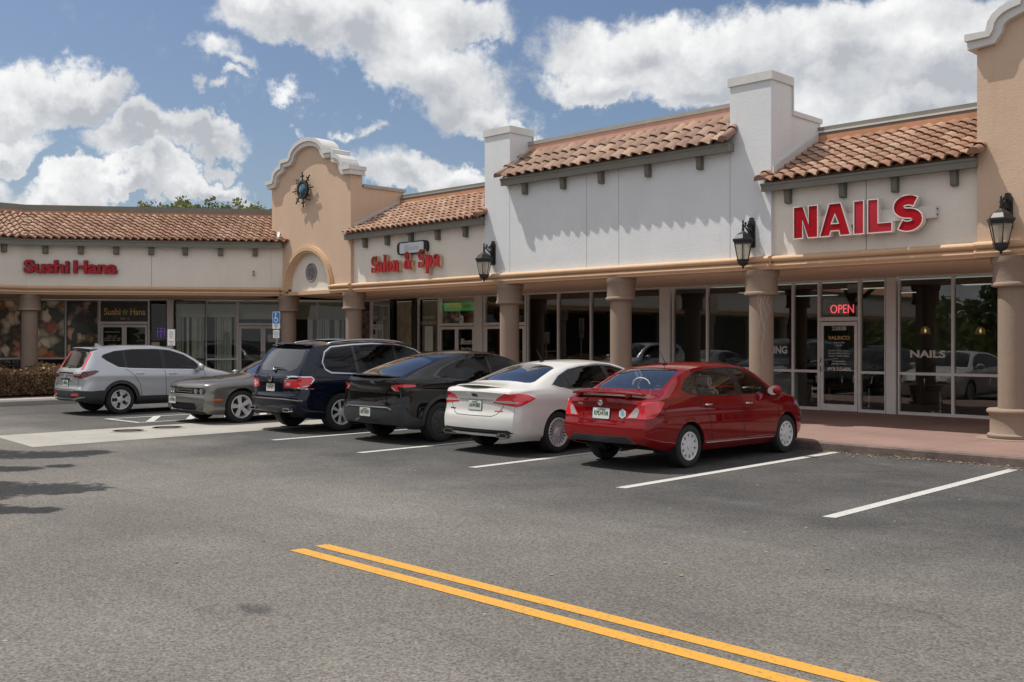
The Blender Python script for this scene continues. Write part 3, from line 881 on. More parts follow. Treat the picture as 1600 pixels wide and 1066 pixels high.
# lettering on the salon glass
yg = YG-.004
lines('window_lettering', ['NAILS'], FM, U, -9.2, yg, 1.50, .2, .15, 'dim_ink', bold=.05, width=.78)
lines('window_lettering', ['WAXING'], FM, U, -13.07, yg, 1.56, .2, .17, 'dim_ink', bold=.05, width=.92)
yd = YG-.056
lines('door_lettering', ['2203B'], FM, U, -11.26, yd+.027, 2.08, .2, .085, 'dim_ink', bold=.03, width=.36)
lines('door_lettering', ['VALRICO'], FM, U, -11.26, yd+.027, 1.86, .2, .085, 'gold_ink', bold=.04, width=.55)
lines('door_lettering', ['NAILS & SPA', 'HOURS', '', 'Mon-Fri: 9:30 am-7:30 pm', 'Saturday: 9:00 am-6:30 pm', 'Sunday: 11:00 am-5:00 pm', '', 'By Appointment', 'Walk-ins Welcome'], FM, U, -11.26, yd+.027, 1.75, .062, .034, 'dim_ink', bold=.02)
lines('door_lettering', ['(813) 315-6076'], FM, U, -11.26, yd+.027, 1.13, .1, .07, 'white_ink', bold=.04, width=.58)
# neon open sign
t = thing('open_sign', (-11.2, YG+.06, 2.55), 'glowing red neon OPEN sign over the nail salon door', 'neon sign')
text('neon_lettering', 'OPEN', FM, t, -11.22, YG+.05, 2.53, .20, 'neon_red', bold=-.012, depth=.008, width=.58)
b = MB(); b.box(-11.58, -10.84, YG+.07, YG+.085, 2.40, 2.70); b.build('backing', mt['black'], t)
t = thing('exit_box', (-11.05, YG+.35, 3.0), 'pale box hanging behind the transom glass above the salon door', 'box')
b = MB(); b.bbox(-11.22, -10.86, YG+.3, YG+.4, 2.92, 3.14, .01); b.build('case', mt['sign_face'], t)

# ================================================================== white unit
U = thing('white_storefront', (-14.7, YW, 0), 'white stucco storefront with a short tiled eave between two square piers', 'storefront')
b = MB(); b.box(-17.925, -11.505, YW, YW+.3, 3.36, 5.95); b.build('wall', mt['white_wall'], U)
for x0, x1, st in ((-18.84, -17.925, 1), (-11.505, -10.55, 1)):
    b = MB()
    b.prism([(YW, 3.36), (YW, 7.02), (18.66, 7.02), (18.66, 6.42), (19.85, 6.42), (19.85, 3.36)], x0, x1, 'x')
    p = b.build('pier', mt['white_wall'], U)
    b = MB(); e = .035
    b.prism([(YW-e, 7.02), (YW-e, 7.19), (18.69, 7.19), (18.69, 6.52), (19.88, 6.52), (19.88, 6.42), (18.66, 6.42), (18.66, 7.02)], x0-e, x1+e, 'x')
    b.mi = 0
    b.build('cap', mt['cap_white'], p)
tile_roof(FM, U, -17.96, -11.44, YW-.30, 5.885, 18.58, 6.63, pitch=.30, course=.42, mat='tile_brown')
eave(FM, U, -18.03, -11.40, YW, 5.66, 5.84, .22, (-17.34, -16.07, -14.9, -13.56, -12.2))
for x in (-17.93, -15.39, -14.43, -11.5): joint(FM, U, x, YW, 3.5, 5.7)
moulding(FM, U, -18.84, -10.55, YW)
b = MB(); b.box(-17.92, -11.51, 18.52, 18.56, 6.60, 6.775); b.build('ridge_flashing', mt['flash_pink'], U)
b = MB(); b.box(-17.92, -11.51, 18.50, 18.75, 6.775, 6.87); b.build('coping', mt['coping'], U)
b = MB(); b.box(-17.92, -11.51, 18.75, 24, 6.3, 6.45); b.build('flat_roof', mt['roof_grey'], U)
b = MB(); b.prism([(17.83, 6.00), (17.83, 6.20), (18.6, 6.78), (18.6, 6.5)], -17.92, -17.88, 'x'); b.build('side_flashing', mt['cap_white'], U)
beam_soffit(FM, U, -23.5, -16.2)
for x0, x1 in ((-21.40, -20.14), (-20.14, -18.87), (-18.87, -17.6), (-17.6, -16.40)):
    frame_window(FM, U, x0, x1, YG, pane='pane')
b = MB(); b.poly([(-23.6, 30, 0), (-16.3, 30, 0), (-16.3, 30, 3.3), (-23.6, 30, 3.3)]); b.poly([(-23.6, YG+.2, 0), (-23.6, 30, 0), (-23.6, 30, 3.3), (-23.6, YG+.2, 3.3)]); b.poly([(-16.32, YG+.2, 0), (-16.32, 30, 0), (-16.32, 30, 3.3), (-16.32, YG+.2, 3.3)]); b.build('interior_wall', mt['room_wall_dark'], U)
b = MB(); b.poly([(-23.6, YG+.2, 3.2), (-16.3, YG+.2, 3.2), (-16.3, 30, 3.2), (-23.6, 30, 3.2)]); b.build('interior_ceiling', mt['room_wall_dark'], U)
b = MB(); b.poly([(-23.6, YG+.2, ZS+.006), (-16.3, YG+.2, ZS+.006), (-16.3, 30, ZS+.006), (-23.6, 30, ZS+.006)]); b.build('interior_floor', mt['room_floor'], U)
shop_door(FM, U, -23.3, -21.47, YG, leaves=2)

# ================================================================== hair salon unit
U = thing('hair_salon', (-21.7, YW, 0), 'cream hair salon storefront with a tiled eave and Salon & Spa lettering', 'storefront')
wallbox(FM, U, -24.65, -18.84, YN, YN+.3, 3.36, 5.05, 'cream_wall')
tile_roof(FM, U, -24.72, -18.86, YN-.32, 4.985, 19.72, 6.02, rake=(0, 1))
eave(FM, U, -24.80, -18.84, YN, 4.78, 4.97, .24, (-24.0, -22.95, -21.88, -20.75, -19.63))
moulding(FM, U, -24.65, -18.84, YN)
b = MB(); b.box(-24.6, -18.85, 19.70, 19.74, 5.98, 6.13); b.build('ridge_flashing', mt['flash_orange'], U)
b = MB(); b.box(-24.6, -18.85, 19.72, 19.95, 6.10, 6.30); b.mi = 1; b.box(-24.6, -18.85, 19.69, 19.94, 6.19, 6.225); b.build('coping', [mt['fascia'], mt['coping']], U)
b = MB(); b.prism([(17.95, 5.10), (17.95, 5.27), (19.68, 6.14), (19.68, 5.95)], -24.645, -24.60, 'x'); b.build('side_flashing', mt['cap_white'], U)
b = MB(); b.box(-24.6, -18.85, 19.95, 24, 5.9, 6.05); b.build('flat_roof', mt['roof_grey'], U)
beam_soffit(FM, U, -30.6, -23.5)
b = MB(); b.box(-23.70, -23.36, YG-.09, YG+.09, ZS, ZSOF); b.build('pillar', mt['alu'], U)
shop_door(FM, U, -25.5, -23.74, YG, leaves=2, pane='pane_low')
frame_window(FM, U, -26.62, -25.54, YG, pane='pane_low')
frame_window(FM, U, -28.15, -26.90, YG, fm='alu_dark', pane='pane_low'); frame_window(FM, U, -29.28, -28.15, YG, fm='alu', pane='pane_low'); frame_window(FM, U, -30.3, -29.28, YG, fm='alu', pane='pane_low')
b = MB(); b.box(-26.87, -26.65, YG-.06, YG+.05, ZS, ZSOF); b.build('mullion_panel', mt['alu_dark'], U)
b = MB(); b.box(-28.0, -26.95, YG+.16, YG+.19, ZS, 3.15); b.build('window_panel', mt['poster_tan'], U)
b = MB(); b.box(-27.75, -27.18, YG+.13, YG+.155, .6, 2.95); b.build('hair_poster', mt['poster_tan2'], U)
b = MB(); b.box(-30.2, -28.2, YG+.16, YG+.19, ZS, 3.15); b.build('window_panel', mt['poster_dark'], U)
b = MB(); b.box(-28.98, -28.4, YG+.13, YG+.155, .5, 2.85); b.box(-30.0, -29.6, YG+.13, YG+.155, .5, 2.85); b.build('hair_poster', mt['poster_mauve'], U)
b = MB(); b.box(-26.6, -25.56, YG+.16, YG+.19, ZS, 3.15); b.build('window_panel', mt['beige_panel'], U)
b = MB(); b.box(-26.28, -25.86, YG-.004, YG+.002, 1.42, 2.26); t_ = b.build('price_poster', mt['paper'], U)
lines('poster_lettering', ['CUT  COLOR', '', 'STYLE  WAVES', 'HIGHLIGHTS', 'BRIDAL  UPDO', 'MAKEUP'], FM, U, -26.07, YG-.007, 2.0, .085, .03, 'grey_ink')
lines('window_lettering', ['HAIR DESIGN'], FM, U, -26.08, YG-.004, 2.56, .1, .10, 'dim_ink', width=.6)
lines('window_lettering', ['COLOR & HIGHLIGHTS'], FM, U, -26.08, YG-.004, 2.37, .1, .10, 'dim_ink', width=.82)
lines('window_lettering', ['SPECIAL PACKAGES'], FM, U, -26.08, YG-.004, 1.22, .1, .11, 'white_ink', width=.84)
lines('door_lettering', ['Bloom'], FM, U, -24.17, YG-.03, 1.74, .1, .19, 'white_ink', width=.56, shear=.25)
lines('door_lettering', ['Salon & Spa'], FM, U, -24.17, YG-.03, 1.52, .1, .085, 'white_ink', width=.5)
lines('door_lettering', ['(813) 681-2020'], FM, U, -24.17, YG-.03, 1.30, .1, .07, 'dim_ink', width=.54)
lines('door_lettering', ['1907 Z'], FM, U, -24.55, YG-.0, 2.47, .1, .10, 'white_ink', width=.42)
t = thing('led_sign', (-24.6, YG+.14, 2.95), 'long green lit message board behind the hair salon transom', 'sign')
b = MB(); b.box(-25.42, -23.8, YG+.10, YG+.14, 2.76, 3.04); b.build('case', mt['led_green'], t)
text('message', 'DESIGNER', FM, t, -24.85, YG+.095, 2.90, .14, 'led_amber', bold=.02, width=.75)
text('message', 'HAIR', FM, t, -24.25, YG+.095, 2.90, .14, 'led_red', bold=.02, width=.36)
b = MB(); b.poly([(-30.6, 29, 0), (-23.6, 29, 0), (-23.6, 29, 3.3), (-30.6, 29, 3.3)]); b.poly([(-30.45, YG+.25, 0), (-30.45, 29, 0), (-30.45, 29, 3.3), (-30.45, YG+.25, 3.3)]); b.poly([(-30.6, YG+.2, ZS+.006), (-23.6, YG+.2, ZS+.006), (-23.6, 29, ZS+.006), (-30.6, 29, ZS+.006)]); b.build('interior_wall', mt['room_wall_dark'], U)
b = MB(); b.poly([(-30.6, YG+.2, 3.2), (-23.6, YG+.2, 3.2), (-23.6, 29, 3.2), (-30.6, 29, 3.2)]); b.build('interior_ceiling', mt['room_wall_dark'], U)

# ================================================================== gabled towers
def gable_profile(cx, hw, z0, sc_=1.0):
    """outer line of the stepped espadana from left to right"""
    L = [(-hw-.12, z0), (-hw+.22, z0)]
    L += [(-hw+.25, z0+.06)] + [(-1.46-(hw-1.71)*math.cos(R(a)), z0+.06+.36*math.sin(R(a))) for a in (18, 36, 54, 72, 88)]
    L += [(-1.45, z0+.58), (-1.40, z0+.60), (-.99, z0+.62)]
    L += arc(0, z0+.60, .95, .52, 172, 90, 12)
    return [(cx+x, z) for x, z in L] + [(cx-x, z) for x, z in L[::-1][1:]]

def gable_tower(x0, x1, label, arch=True, z0=6.95, right_open=False):
    U = thing('gabled_tower', ((x0+x1)/2, YW, 0), label, 'tower')
    cx, hw = (x0+x1)/2, (x1-x0)/2
    outer = gable_profile(cx, hw, z0)
    inner = offset_line(outer, -.21)
    wp = [(x0, 3.3)] + [(x0, inner[0][1])] + [p for p in inner if x0+.02 < p[0] < x1-.02] + [(x1, inner[-1][1])] + [(x1, 3.3)]
    acx, ar = cx-.05, 1.15
    b = MB()
    if arch:
        hole = [(acx-ar, 3.3)] + arc(acx, 3.42, ar, 1.12, 180, 0, 24) + [(acx+ar, 3.3)]
        full = [(x0, 3.3), (acx-ar, 3.3)] + arc(acx, 3.42, ar, 1.12, 180, 0, 24) + [(acx+ar, 3.3), (x1, 3.3)] + wp[1:-1][::-1]
        b.prism(full, YW, YW+.42, 'y')
    else:
        b.prism(wp, YW, YW+.42, 'y')
    b.box(x0, x1, YW+.42, 19.87, 3.3, 6.40)
    b.build('wall', mt['tan_wall'], U)
    b = MB()
    ring = outer + inner[::-1]
    b.prism(ring, YW-.12, YW+.44, 'y')
    oe = [(outer[0][0]-.03, outer[0][1])]+outer[1:-1]+[(outer[-1][0]+.03, outer[-1][1])]
    lip = offset_line(oe, .05); lin = offset_line(oe, -.07)
    b.prism(lip + lin[::-1], YW-.17, YW+.47, 'y')
    b.build('gable_cornice', mt['cap_white'], U)
    b = MB(); b.prism([(YW+.46, 6.402), (YW+.46, 6.50), (19.92, 6.50), (19.92, 6.402)], x0-.05, x1+.05, 'x'); b.build('coping', mt['coping'], U)
    if arch:
        b = MB(); b.poly([(acx-ar-.05, YW+.12, 3.34), (acx+ar+.05, YW+.12, 3.34), (acx+ar+.05, YW+.12, 4.7), (acx-ar-.05, YW+.12, 4.7)]); b.build('arch_panel', mt['cream_wall'], U)
        o1 = [(acx-ar-.22, 3.36)] + arc(acx, 3.42, ar+.22, 1.33, 180, 0, 28) + [(acx+ar+.22, 3.36)]
        i1 = [(acx-ar, 3.36)] + arc(acx, 3.42, ar, 1.12, 180, 0, 28) + [(acx+ar, 3.36)]
        b = MB(); b.prism(o1+i1[::-1], YW-.07, YW+.10, 'y')
        o2 = [(acx-ar-.17, 3.36)] + arc(acx, 3.42, ar+.17, 1.28, 180, 0, 28) + [(acx+ar+.17, 3.36)]
        i2 = [(acx-ar-.06, 3.36)] + arc(acx, 3.42, ar+.06, 1.18, 180, 0, 28) + [(acx+ar+.06, 3.36)]
        b.prism(o2+i2[::-1], YW-.11, YW-.06, 'y')
        b.build('arch_moulding', mt['peach_trim'], U)
        b = MB(); b.box(x0, x1, YW+.0, YW+.34, ZSOF, 3.34); b.build('beam', mt['peach_trim'], U)
        moulding(FM, U, acx+ar+.10, x1+.02, YW); moulding(FM, U, x0-.02, acx-ar-.10, YW)
        # round stone medallion
        A = Matrix.Translation((acx, YW+.12, 3.92)) @ Matrix.Rotation(R(90), 4, 'X')
        b = MB(); b.lathe([(.30, 0), (.30, .03), (.275, .05), (.25, .03), (.24, .02), (.05, .02), (.02, .04)], 32, A)
        for k in range(8):
            a = k*PI/4
            for r_, rr in ((.15, .035), (.08, .028)):
                b.tube([A @ Vector((r_*math.cos(a-.3), r_*math.sin(a-.3), .02)), A @ Vector((r_*1.15*math.cos(a), r_*1.15*math.sin(a), .05)), A @ Vector((r_*math.cos(a+.3), r_*math.sin(a+.3), .02))], rr*.6, 5)
        b.build('medallion', mt['stone_grey'], U)
    else:
        moulding(FM, U, x0-.02, x1, YW)
    return U

TW = gable_tower(-29.01, -24.65, 'tan stucco tower with a white stepped gable and a round arch panel')
TB = gable_tower(-6.58, -2.22, 'tan stucco tower cut off by the right edge, its gable partly out of view', arch=False, z0=7.0)
column(FM, TW, -24.83, 18.1); column(FM, TW, -28.40, 18.1)
column(FM, TB, -6.07, 18.1); column(FM, TB, -2.6, 18.1)
for o in bpy.data.objects:
    if o.name.startswith('white_storefront'): WU = o
    if o.name.startswith('nail_salon'): NU = o
column(FM, WU, -18.19, 18.1); column(FM, WU, -14.57, 18.1)
c2 = column(FM, WU, -10.92, 18.1)
b = MB()
for ph, z1, rr in ((-60, 1.35, .012), (-72, 1.9, .009), (-48, 2.0, .008), (-30, 2.3, .007), (-66, 2.45, .012)):
    pts = []
    for k in range(12):
        z = 2.72-(2.72-z1)*k/11
        a = R(ph+8*math.sin(k*.9+ph)+3*k*.4)
        pts.append((-10.92+.2445*math.cos(a), 18.1+.2445*math.sin(a), z))
    b.tube(pts, [rr*(1-.06*k) for k in range(12)], 6)
tag(b.build('paint_drip', mt['drip'], c2), 'pale drips running down the shaft')

# ================================================================== sushi wing
RW = thing('sushi_restaurant', FW @ Vector((3.9, 0, 0)), 'angled cream restaurant wing with a tiled roof and Sushi Hana lettering', 'storefront', WA)
wallbox(FW, RW, 0, 7.9, 0, .3, 3.36, 5.05, 'cream_wall')
tile_roof(FW, RW, -.1, 8.6, -.32, 4.975, 1.78, 5.98, rake=(0, 0), mit=(-.30, 0))
eave(FW, RW, -.12, 7.78, 0, 4.74, 4.93, .24, (.55, 1.60, 2.66, 3.72, 4.76, 5.85, 6.93), bz=.24, bw=.15)
moulding(FW, RW, -.04, 7.7, 0)
joint(FW, RW, 3.72, 0, 3.5, 4.75, 'fascia'); joint(FW, RW, 7.42, 0, 3.5, 4.75, 'peach_trim')
b = MB(FW); b.box(-.8, 9.6, 1.76, 1.80, 5.93, 6.05); b.build('ridge_flashing', mt['flash_orange'], RW)
b = MB(FW); b.box(-.8, 9.6, 1.78, 2.0, 6.03, 6.25); b.build('coping', mt['fascia'], RW)
b = MB(FW); b.box(6.2, 7.95, .2, 3, 5.05, 5.06)
b.build('flat_roof', mt['roof_grey'], RW)
b = MB(FW); b.prism([(-.2, 4.98), (-.2, 5.12), (1.4, 5.92), (1.4, 5.7)], 7.62, 7.70, 'x'); b.build('side_flashing', mt['cap_white'], RW)
b = MB(FW); b.prism([(0, .345), (7.9, .345), (10.4, 4.35), (-1.6, 4.35)], ZSOF+.01, ZSOF+.15, 'z'); b.build('soffit', mt['soffit'], RW)
column(FW, RW, -.02, .3)
b = MB(FW); b.tube([(6.88, -.02, 4.0), (6.88, -.10, 4.0)], .03, 8); b.tube([(6.88, -.02, 3.9), (6.88, -.08, 3.9)], .03, 8); b.build('wall_vent', mt['bracket'], RW)
G = 4.25
frame_window(FW, RW, -1.37, .01, G, rails=(1.15,), pane='pane_low'); frame_window(FW, RW, .01, 1.12, G, rails=(1.15,), pane='pane_low')
shop_door(FW, RW, 1.16, 2.83, G, leaves=2, zt=2.34, pane='pane_low')
frame_window(FW, RW, 2.87, 3.45, G, fm='alu_dark', pane='pane_low')
b = MB(FW); b.box(3.46, 3.68, G-.09, G+.09, ZS, ZSOF); b.build('pillar', mt['alu'], RW)
for i, (x0, x1) in enumerate(((-1.35, -.02), (.04, 1.1))):
    b = MB(FW); b.box(x0+.03, x1-.03, G-.004, G+.004, 1.19, 3.17); b.build('food_poster', mt['food%d' % i], RW)
b = MB(FW); b.box(1.2, 2.79, G-.004, G+.004, 2.46, 3.17); b.build('transom_panel', mt['poster_dark'], RW)
text('transom_lettering', 'Sushi', FW, RW, 1.58, G-.01, 2.79, .22, 'yellow_ink', bold=.03, width=.56)
text('transom_lettering', 'Hana', FW, RW, 2.44, G-.01, 2.79, .22, 'yellow_ink', bold=.03, width=.52)
b = MB(FW)
for k in range(5):
    a = k*2*PI/5+.3
    b.lathe([(.05, -.004), (.05, .001)], 10, Matrix.Translation((2.01+.055*math.cos(a), G-.01, 2.79+.055*math.sin(a))) @ Matrix.Rotation(R(90), 4, 'X'))
b.build('flower_emblem', mt['green_ink'], RW)
lines('transom_lettering', ['1907 12'], FW, RW, 2.0, G-.01, 2.55, .1, .06, 'dim_ink', width=.3)
lines('door_lettering', ['BUSINESS HOURS', '', 'MON - SAT', 'LUNCH 11:00 - 2:30', 'DINNER 4:30 - 9:30', '', 'SUNDAY', '12:00 - 9:00'], FW, RW, 1.58, G-.03, 2.08, .075, .045, 'dim_ink', bold=.02)
b = MB(FW); b.box(.02, 1.12, G+.1, G+.13, ZS, 1.12); b.box(-1.35, 0, G+.1, G+.13, ZS, 1.12); b.build('dark_lining', mt['black'], RW)
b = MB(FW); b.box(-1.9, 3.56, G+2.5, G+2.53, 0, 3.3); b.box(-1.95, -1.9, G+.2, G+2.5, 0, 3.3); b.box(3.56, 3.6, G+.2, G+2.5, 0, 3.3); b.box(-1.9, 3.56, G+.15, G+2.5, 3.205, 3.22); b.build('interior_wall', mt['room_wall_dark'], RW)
t = thing('purple_neon_sign', FW @ Vector((3.2, G+.1, 2.1)), 'small glowing purple neon sign in the narrow restaurant window', 'neon sign', WA)
b = MB(FW)
b.tube([(3.10, G+.1, 1.88), (3.10, G+.1, 2.22), (3.34, G+.1, 2.22), (3.34, G+.1, 1.94)], .014, 6)
b.tube([(3.22, G+.1, 2.22), (3.22, G+.1, 1.86)], .014, 6); b.tube([(3.10, G+.1, 2.10), (3.34, G+.1, 2.10)], .012, 6)
b.build('neon_tube', mt['neon_purple'], t)
b = MB(FW); b.box(3.05, 3.42, G+.12, G+.14, 1.82, 2.30); b.build('backing', mt['black'], t)
t = thing('notice_sign', (-28.25, 14.0, ZS), 'white notice board on a slim post beyond the silver SUV', 'sign')
FN = Matrix.Translation((-28.25, 14.0, 0)) @ Matrix.Rotation(R(8), 4, 'Z')
b = MB(FN); b.box(-.18, .18, -.03, -.015, 1.64, 2.12); b.build('board', mt['paper_pink'], t)
b = MB(FN); b.box(-.02, .02, -.014, .02, ZS, 2.0); b.build('post', mt['galv'], t)
lines('notice_text', ['TO GO', 'PICK UP', 'ONLY', '', 'PARKING', '15 MIN'], FN, t, 0, -.032, 2.04, .07, .04, 'grey_ink')
b = MB(FW); b.box(2.92, 3.2, G-.06, G-.055, 1.2, 1.72); tag(b.build('paper_notice', mt['paper'], RW), 'white paper notice taped low in the narrow window')

# ------------------------------------------------------------------ vacant shop in the inner corner
VU = thing('vacant_shop', FW @ Vector((7, G, 0)), 'empty corner shop with tall vertical blinds behind its glass', 'storefront', WA)
for x0, x1 in ((3.72, 4.80), (4.80, 5.90)): frame_window(FW, VU, x0, x1, G, rails=(1.1,), fm='alu_dark' if x0 < 4 else 'alu', pane='pane_clear')
shop_door(FW, VU, 5.93, 7.7, G, leaves=2, zt=2.3, pane='pane_clear')
frame_window(FW, VU, 7.74, 8.76, G, pane='pane_clear'); frame_window(FW, VU, 8.76, 10.3, G, pane='pane_clear')
b = MB(FW); b.box(3.72, 5.9, G+.12, G+.14, 2.62, 3.2); b.box(5.95, 7.7, G+.12, G+.14, 2.55, 3.2); b.box(7.75, 10.3, G+.12, G+.14, 2.55, 3.2); b.build('valance', mt['valance'], VU)
b = MB(FW)
x = 3.78
while x < 10.2:
    if not (5.9 < x < 7.75) and random.random() < .72:
        a = random.uniform(.2, 1.25)
        b.poly([(x-.045*math.cos(a), G+.22-.045*math.sin(a), .3), (x+.045*math.cos(a), G+.22+.045*math.sin(a), .3), (x+.045*math.cos(a), G+.22+.045*math.sin(a), 2.62), (x-.045*math.cos(a), G+.22-.045*math.sin(a), 2.62)])
    x += .088
b.build('vertical_blinds', mt['blind'], VU)
b = MB(FW); b.box(6.98, 7.4, G-.055, G-.05, 1.72, 2.0); b.build('door_notice', mt['paper'], VU) if False else b.build('door_notice', mt['paper'], VU)
lines('notice_text', ['CLOSED'], FW, VU, 7.19, G-.058, 1.88, .1, .05, 'grey_ink')
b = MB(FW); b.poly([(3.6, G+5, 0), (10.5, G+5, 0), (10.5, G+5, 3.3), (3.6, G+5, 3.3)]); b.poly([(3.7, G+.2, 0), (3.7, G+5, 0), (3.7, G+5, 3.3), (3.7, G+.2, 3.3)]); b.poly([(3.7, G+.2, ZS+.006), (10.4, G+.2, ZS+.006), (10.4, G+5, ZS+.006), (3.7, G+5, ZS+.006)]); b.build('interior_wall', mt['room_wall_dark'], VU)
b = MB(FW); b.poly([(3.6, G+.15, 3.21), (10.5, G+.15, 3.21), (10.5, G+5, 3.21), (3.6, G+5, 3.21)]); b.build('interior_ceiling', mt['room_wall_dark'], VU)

# ================================================================== far wing running back past the camera
FU = thing('far_wing', (-33, 0, 0), 'far left wing of the plaza, only its roof corner and dark window in view', 'storefront', R(90))
wallbox(FT, FU, -45, 0, 0, .3, 3.36, 5.05, 'cream_wall')
tile_roof(FT, FU, -14, .1, -.32, 4.975, 1.78, 5.98, rake=(0, 0), mit=(0, -.30))
b = MB(FT); b.prism([(-.3, 4.98), (1.78, 5.98), (1.78, 5.9), (-.3, 4.9)], -45, -14, 'x'); b.build('roof_slope', mt['flash_orange'], FU)
eave(FT, FU, -45, .12, 0, 4.74, 4.93, .24, (-.7, -1.8, -2.9, -4.0, -5.1, -6.2), bz=.24, bw=.15)
moulding(FT, FU, -45, .04, 0)
b = MB(FT); b.box(-45, .8, 1.76, 1.80, 5.93, 6.05); b.build('ridge_flashing', mt['flash_orange'], FU)
b = MB(FT); b.box(-45, .8, 1.78, 2.0, 6.03, 6.25); b.build('coping', mt['fascia'], FU)
b = MB(FT); b.prism([(-45, .345), (0, .345), (1.6, 4.35), (-45, 4.35)], ZSOF+.01, ZSOF+.15, 'z'); b.build('soffit', mt['soffit'], FU)
b = MB(FT); b.prism([(-17, 3.3), (-16.4, 3.3)] + arc(-14.6, 3.4, 1.5, 1.5, 180, 0, 16) + [(-12.6, 3.3), (-12, 3.3), (-12, 6.9), (-14.5, 8), (-17, 6.9)], -.12, .5, 'y'); b.build('gable_wall', mt['tan_wall'], FU)
frame_window(FT, FU, -.8, 1.3, G, rails=(1.15,)); frame_window(FT, FU, -8, -.8, G, rails=(1.15,), muls=(-2.2, -3.6, -5, -6.5))
b = MB(FT); b.box(-.75, 1.25, G-.004, G+.004, 1.19, 3.17); b.build('food_poster', mt['food2'], FU)
b = MB(FT); b.box(-45, 1.6, G+.12, G+.2, 0, 3.3); b.build('back_wall', mt['room_wall_dark'], FU)
for x in (-4, -8, -12, -16.8, -21, -25): column(FT, FU, x, .3)

# ================================================================== signs on the walls
def strokes(b, polys, y0, y1, rim=None):
    for lp in polys: b.prism(lp[0], y0, y1, 'y', holes=lp[1:])
def letter_S(x, z, w, h, t):
    """heavy grotesque S outline"""
    cx = x+w/2; ry = (h-t)/4; pts = []
    cen = []
    for k in range(27):
        u = k/26
        if u < .5:
            a = R(42+ (u/.5)*228)
            c = (cx, z+h-t/2-ry)
            p = (c[0]+(w/2-t/2)*math.cos(a), c[1]+ry*math.sin(a))
        else:
            a = R(90-((u-.5)/.5)*228)
            c = (cx, z+t/2+ry)
            p = (c[0]+(w/2-t/2)*math.cos(a), c[1]+ry*math.sin(a))
        cen.append(p)
    L = offset_line(cen, t/2); Rr = offset_line(cen, -t/2)
    return L + Rr[::-1]
SG = thing('nails_sign', (-8.7, YN, 4.1), 'large red channel letters NAILS on a white raceway over the nail salon', 'sign')
b = MB(); b.bbox(-9.8, -7.28, YN-.12, YN-.005, 3.98, 4.20, .006); b.build('raceway', mt['sign_white'], SG)
b = MB()
for z in (4.04, 4.14): b.tube([(-7.282, YN-.06, z), (-7.265, YN-.06, z)], .014, 8)
b.build('raceway_bolt', mt['black'], SG)
Z0, Z1 = 3.79, 4.385; hh = Z1-Z0
def nl(ch, x, w):
    t = .178
    if ch == 'N': return [[(x, Z0), (x, Z1), (x+t*1.05, Z1), (x+w-t, Z0+hh*.42), (x+w-t, Z1), (x+w, Z1), (x+w, Z0), (x+w-t*1.05, Z0), (x+t, Z0+hh*.58), (x+t, Z0)]]
    if ch == 'A': return [[(x, Z0), (x+w/2-t*.62, Z1), (x+w/2+t*.62, Z1), (x+w, Z0), (x+w-t*1.05, Z0), (x+w-t*1.2, Z0+hh*.16), (x+t*1.2, Z0+hh*.16), (x+t*1.05, Z0)], [(x+w/2-.085, Z0+hh*.36), (x+w/2+.085, Z0+hh*.36), (x+w/2, Z0+hh*.70)]]
    if ch == 'I': return [[(x, Z0), (x, Z1), (x+w, Z1), (x+w, Z0)]]
    if ch == 'L': return [[(x, Z0), (x, Z1), (x+t, Z1), (x+t, Z0+hh*.26), (x+w, Z0+hh*.26), (x+w, Z0)]]
    return [letter_S(x, Z0-.02, w, hh+.04, .165)]
for ch, x, w in (('N', -9.97, .49), ('A', -9.42, .60), ('I', -8.735, .175), ('L', -8.465, .44), ('S', -7.985, .52)):
    lp = nl(ch, x, w)
    b = MB(); b.prism(lp[0], YN-.235, YN-.228, 'y', holes=lp[1:])
    f = b.build('letter', mt['sign_red_faded' if ch in 'IL' else 'sign_red'], SG)
    # return: offset outline, open behind the face
    b = MB()
    for q, lo in enumerate(lp):
        cl = lo + [lo[0]]
        area = sum(cl[i][0]*cl[i+1][1]-cl[i+1][0]*cl[i][1] for i in range(len(lo)))
        sg = (-1 if area > 0 else 1)*(1 if q == 0 else -1)
        m_ = len(lo)
        off = []
        for i in range(m_):
            a_, b_, c_ = Vector(lo[i-1]), Vector(lo[i]), Vector(lo[(i+1) % m_])
            e1 = (b_-a_).normalized(); e2 = (c_-b_).normalized()
            n1 = Vector((-e1.y, e1.x)); n2 = Vector((-e2.y, e2.x)); nn = (n1+n2)
            nn = nn.normalized()/max(.5, nn.normalized().dot(n1))
            off.append((b_.x+nn.x*sg*.019, b_.y+nn.y*sg*.019))
        for i in range(m_):
            j = (i+1) % m_
            P = lambda p, y: (p[0], y, p[1])
            b.poly([P(lo[i], YN-.25), P(lo[j], YN-.25), P(off[j], YN-.25), P(off[i], YN-.25)])
            b.poly([P(off[i], YN-.25), P(off[j], YN-.25), P(off[j], YN-.12), P(off[i], YN-.12)])
            b.poly([P(lo[i], YN-.25), P(lo[j], YN-.25), P(lo[j], YN-.228), P(lo[i], YN-.228)])
    b.build('letter_return', mt['sign_white'], f)

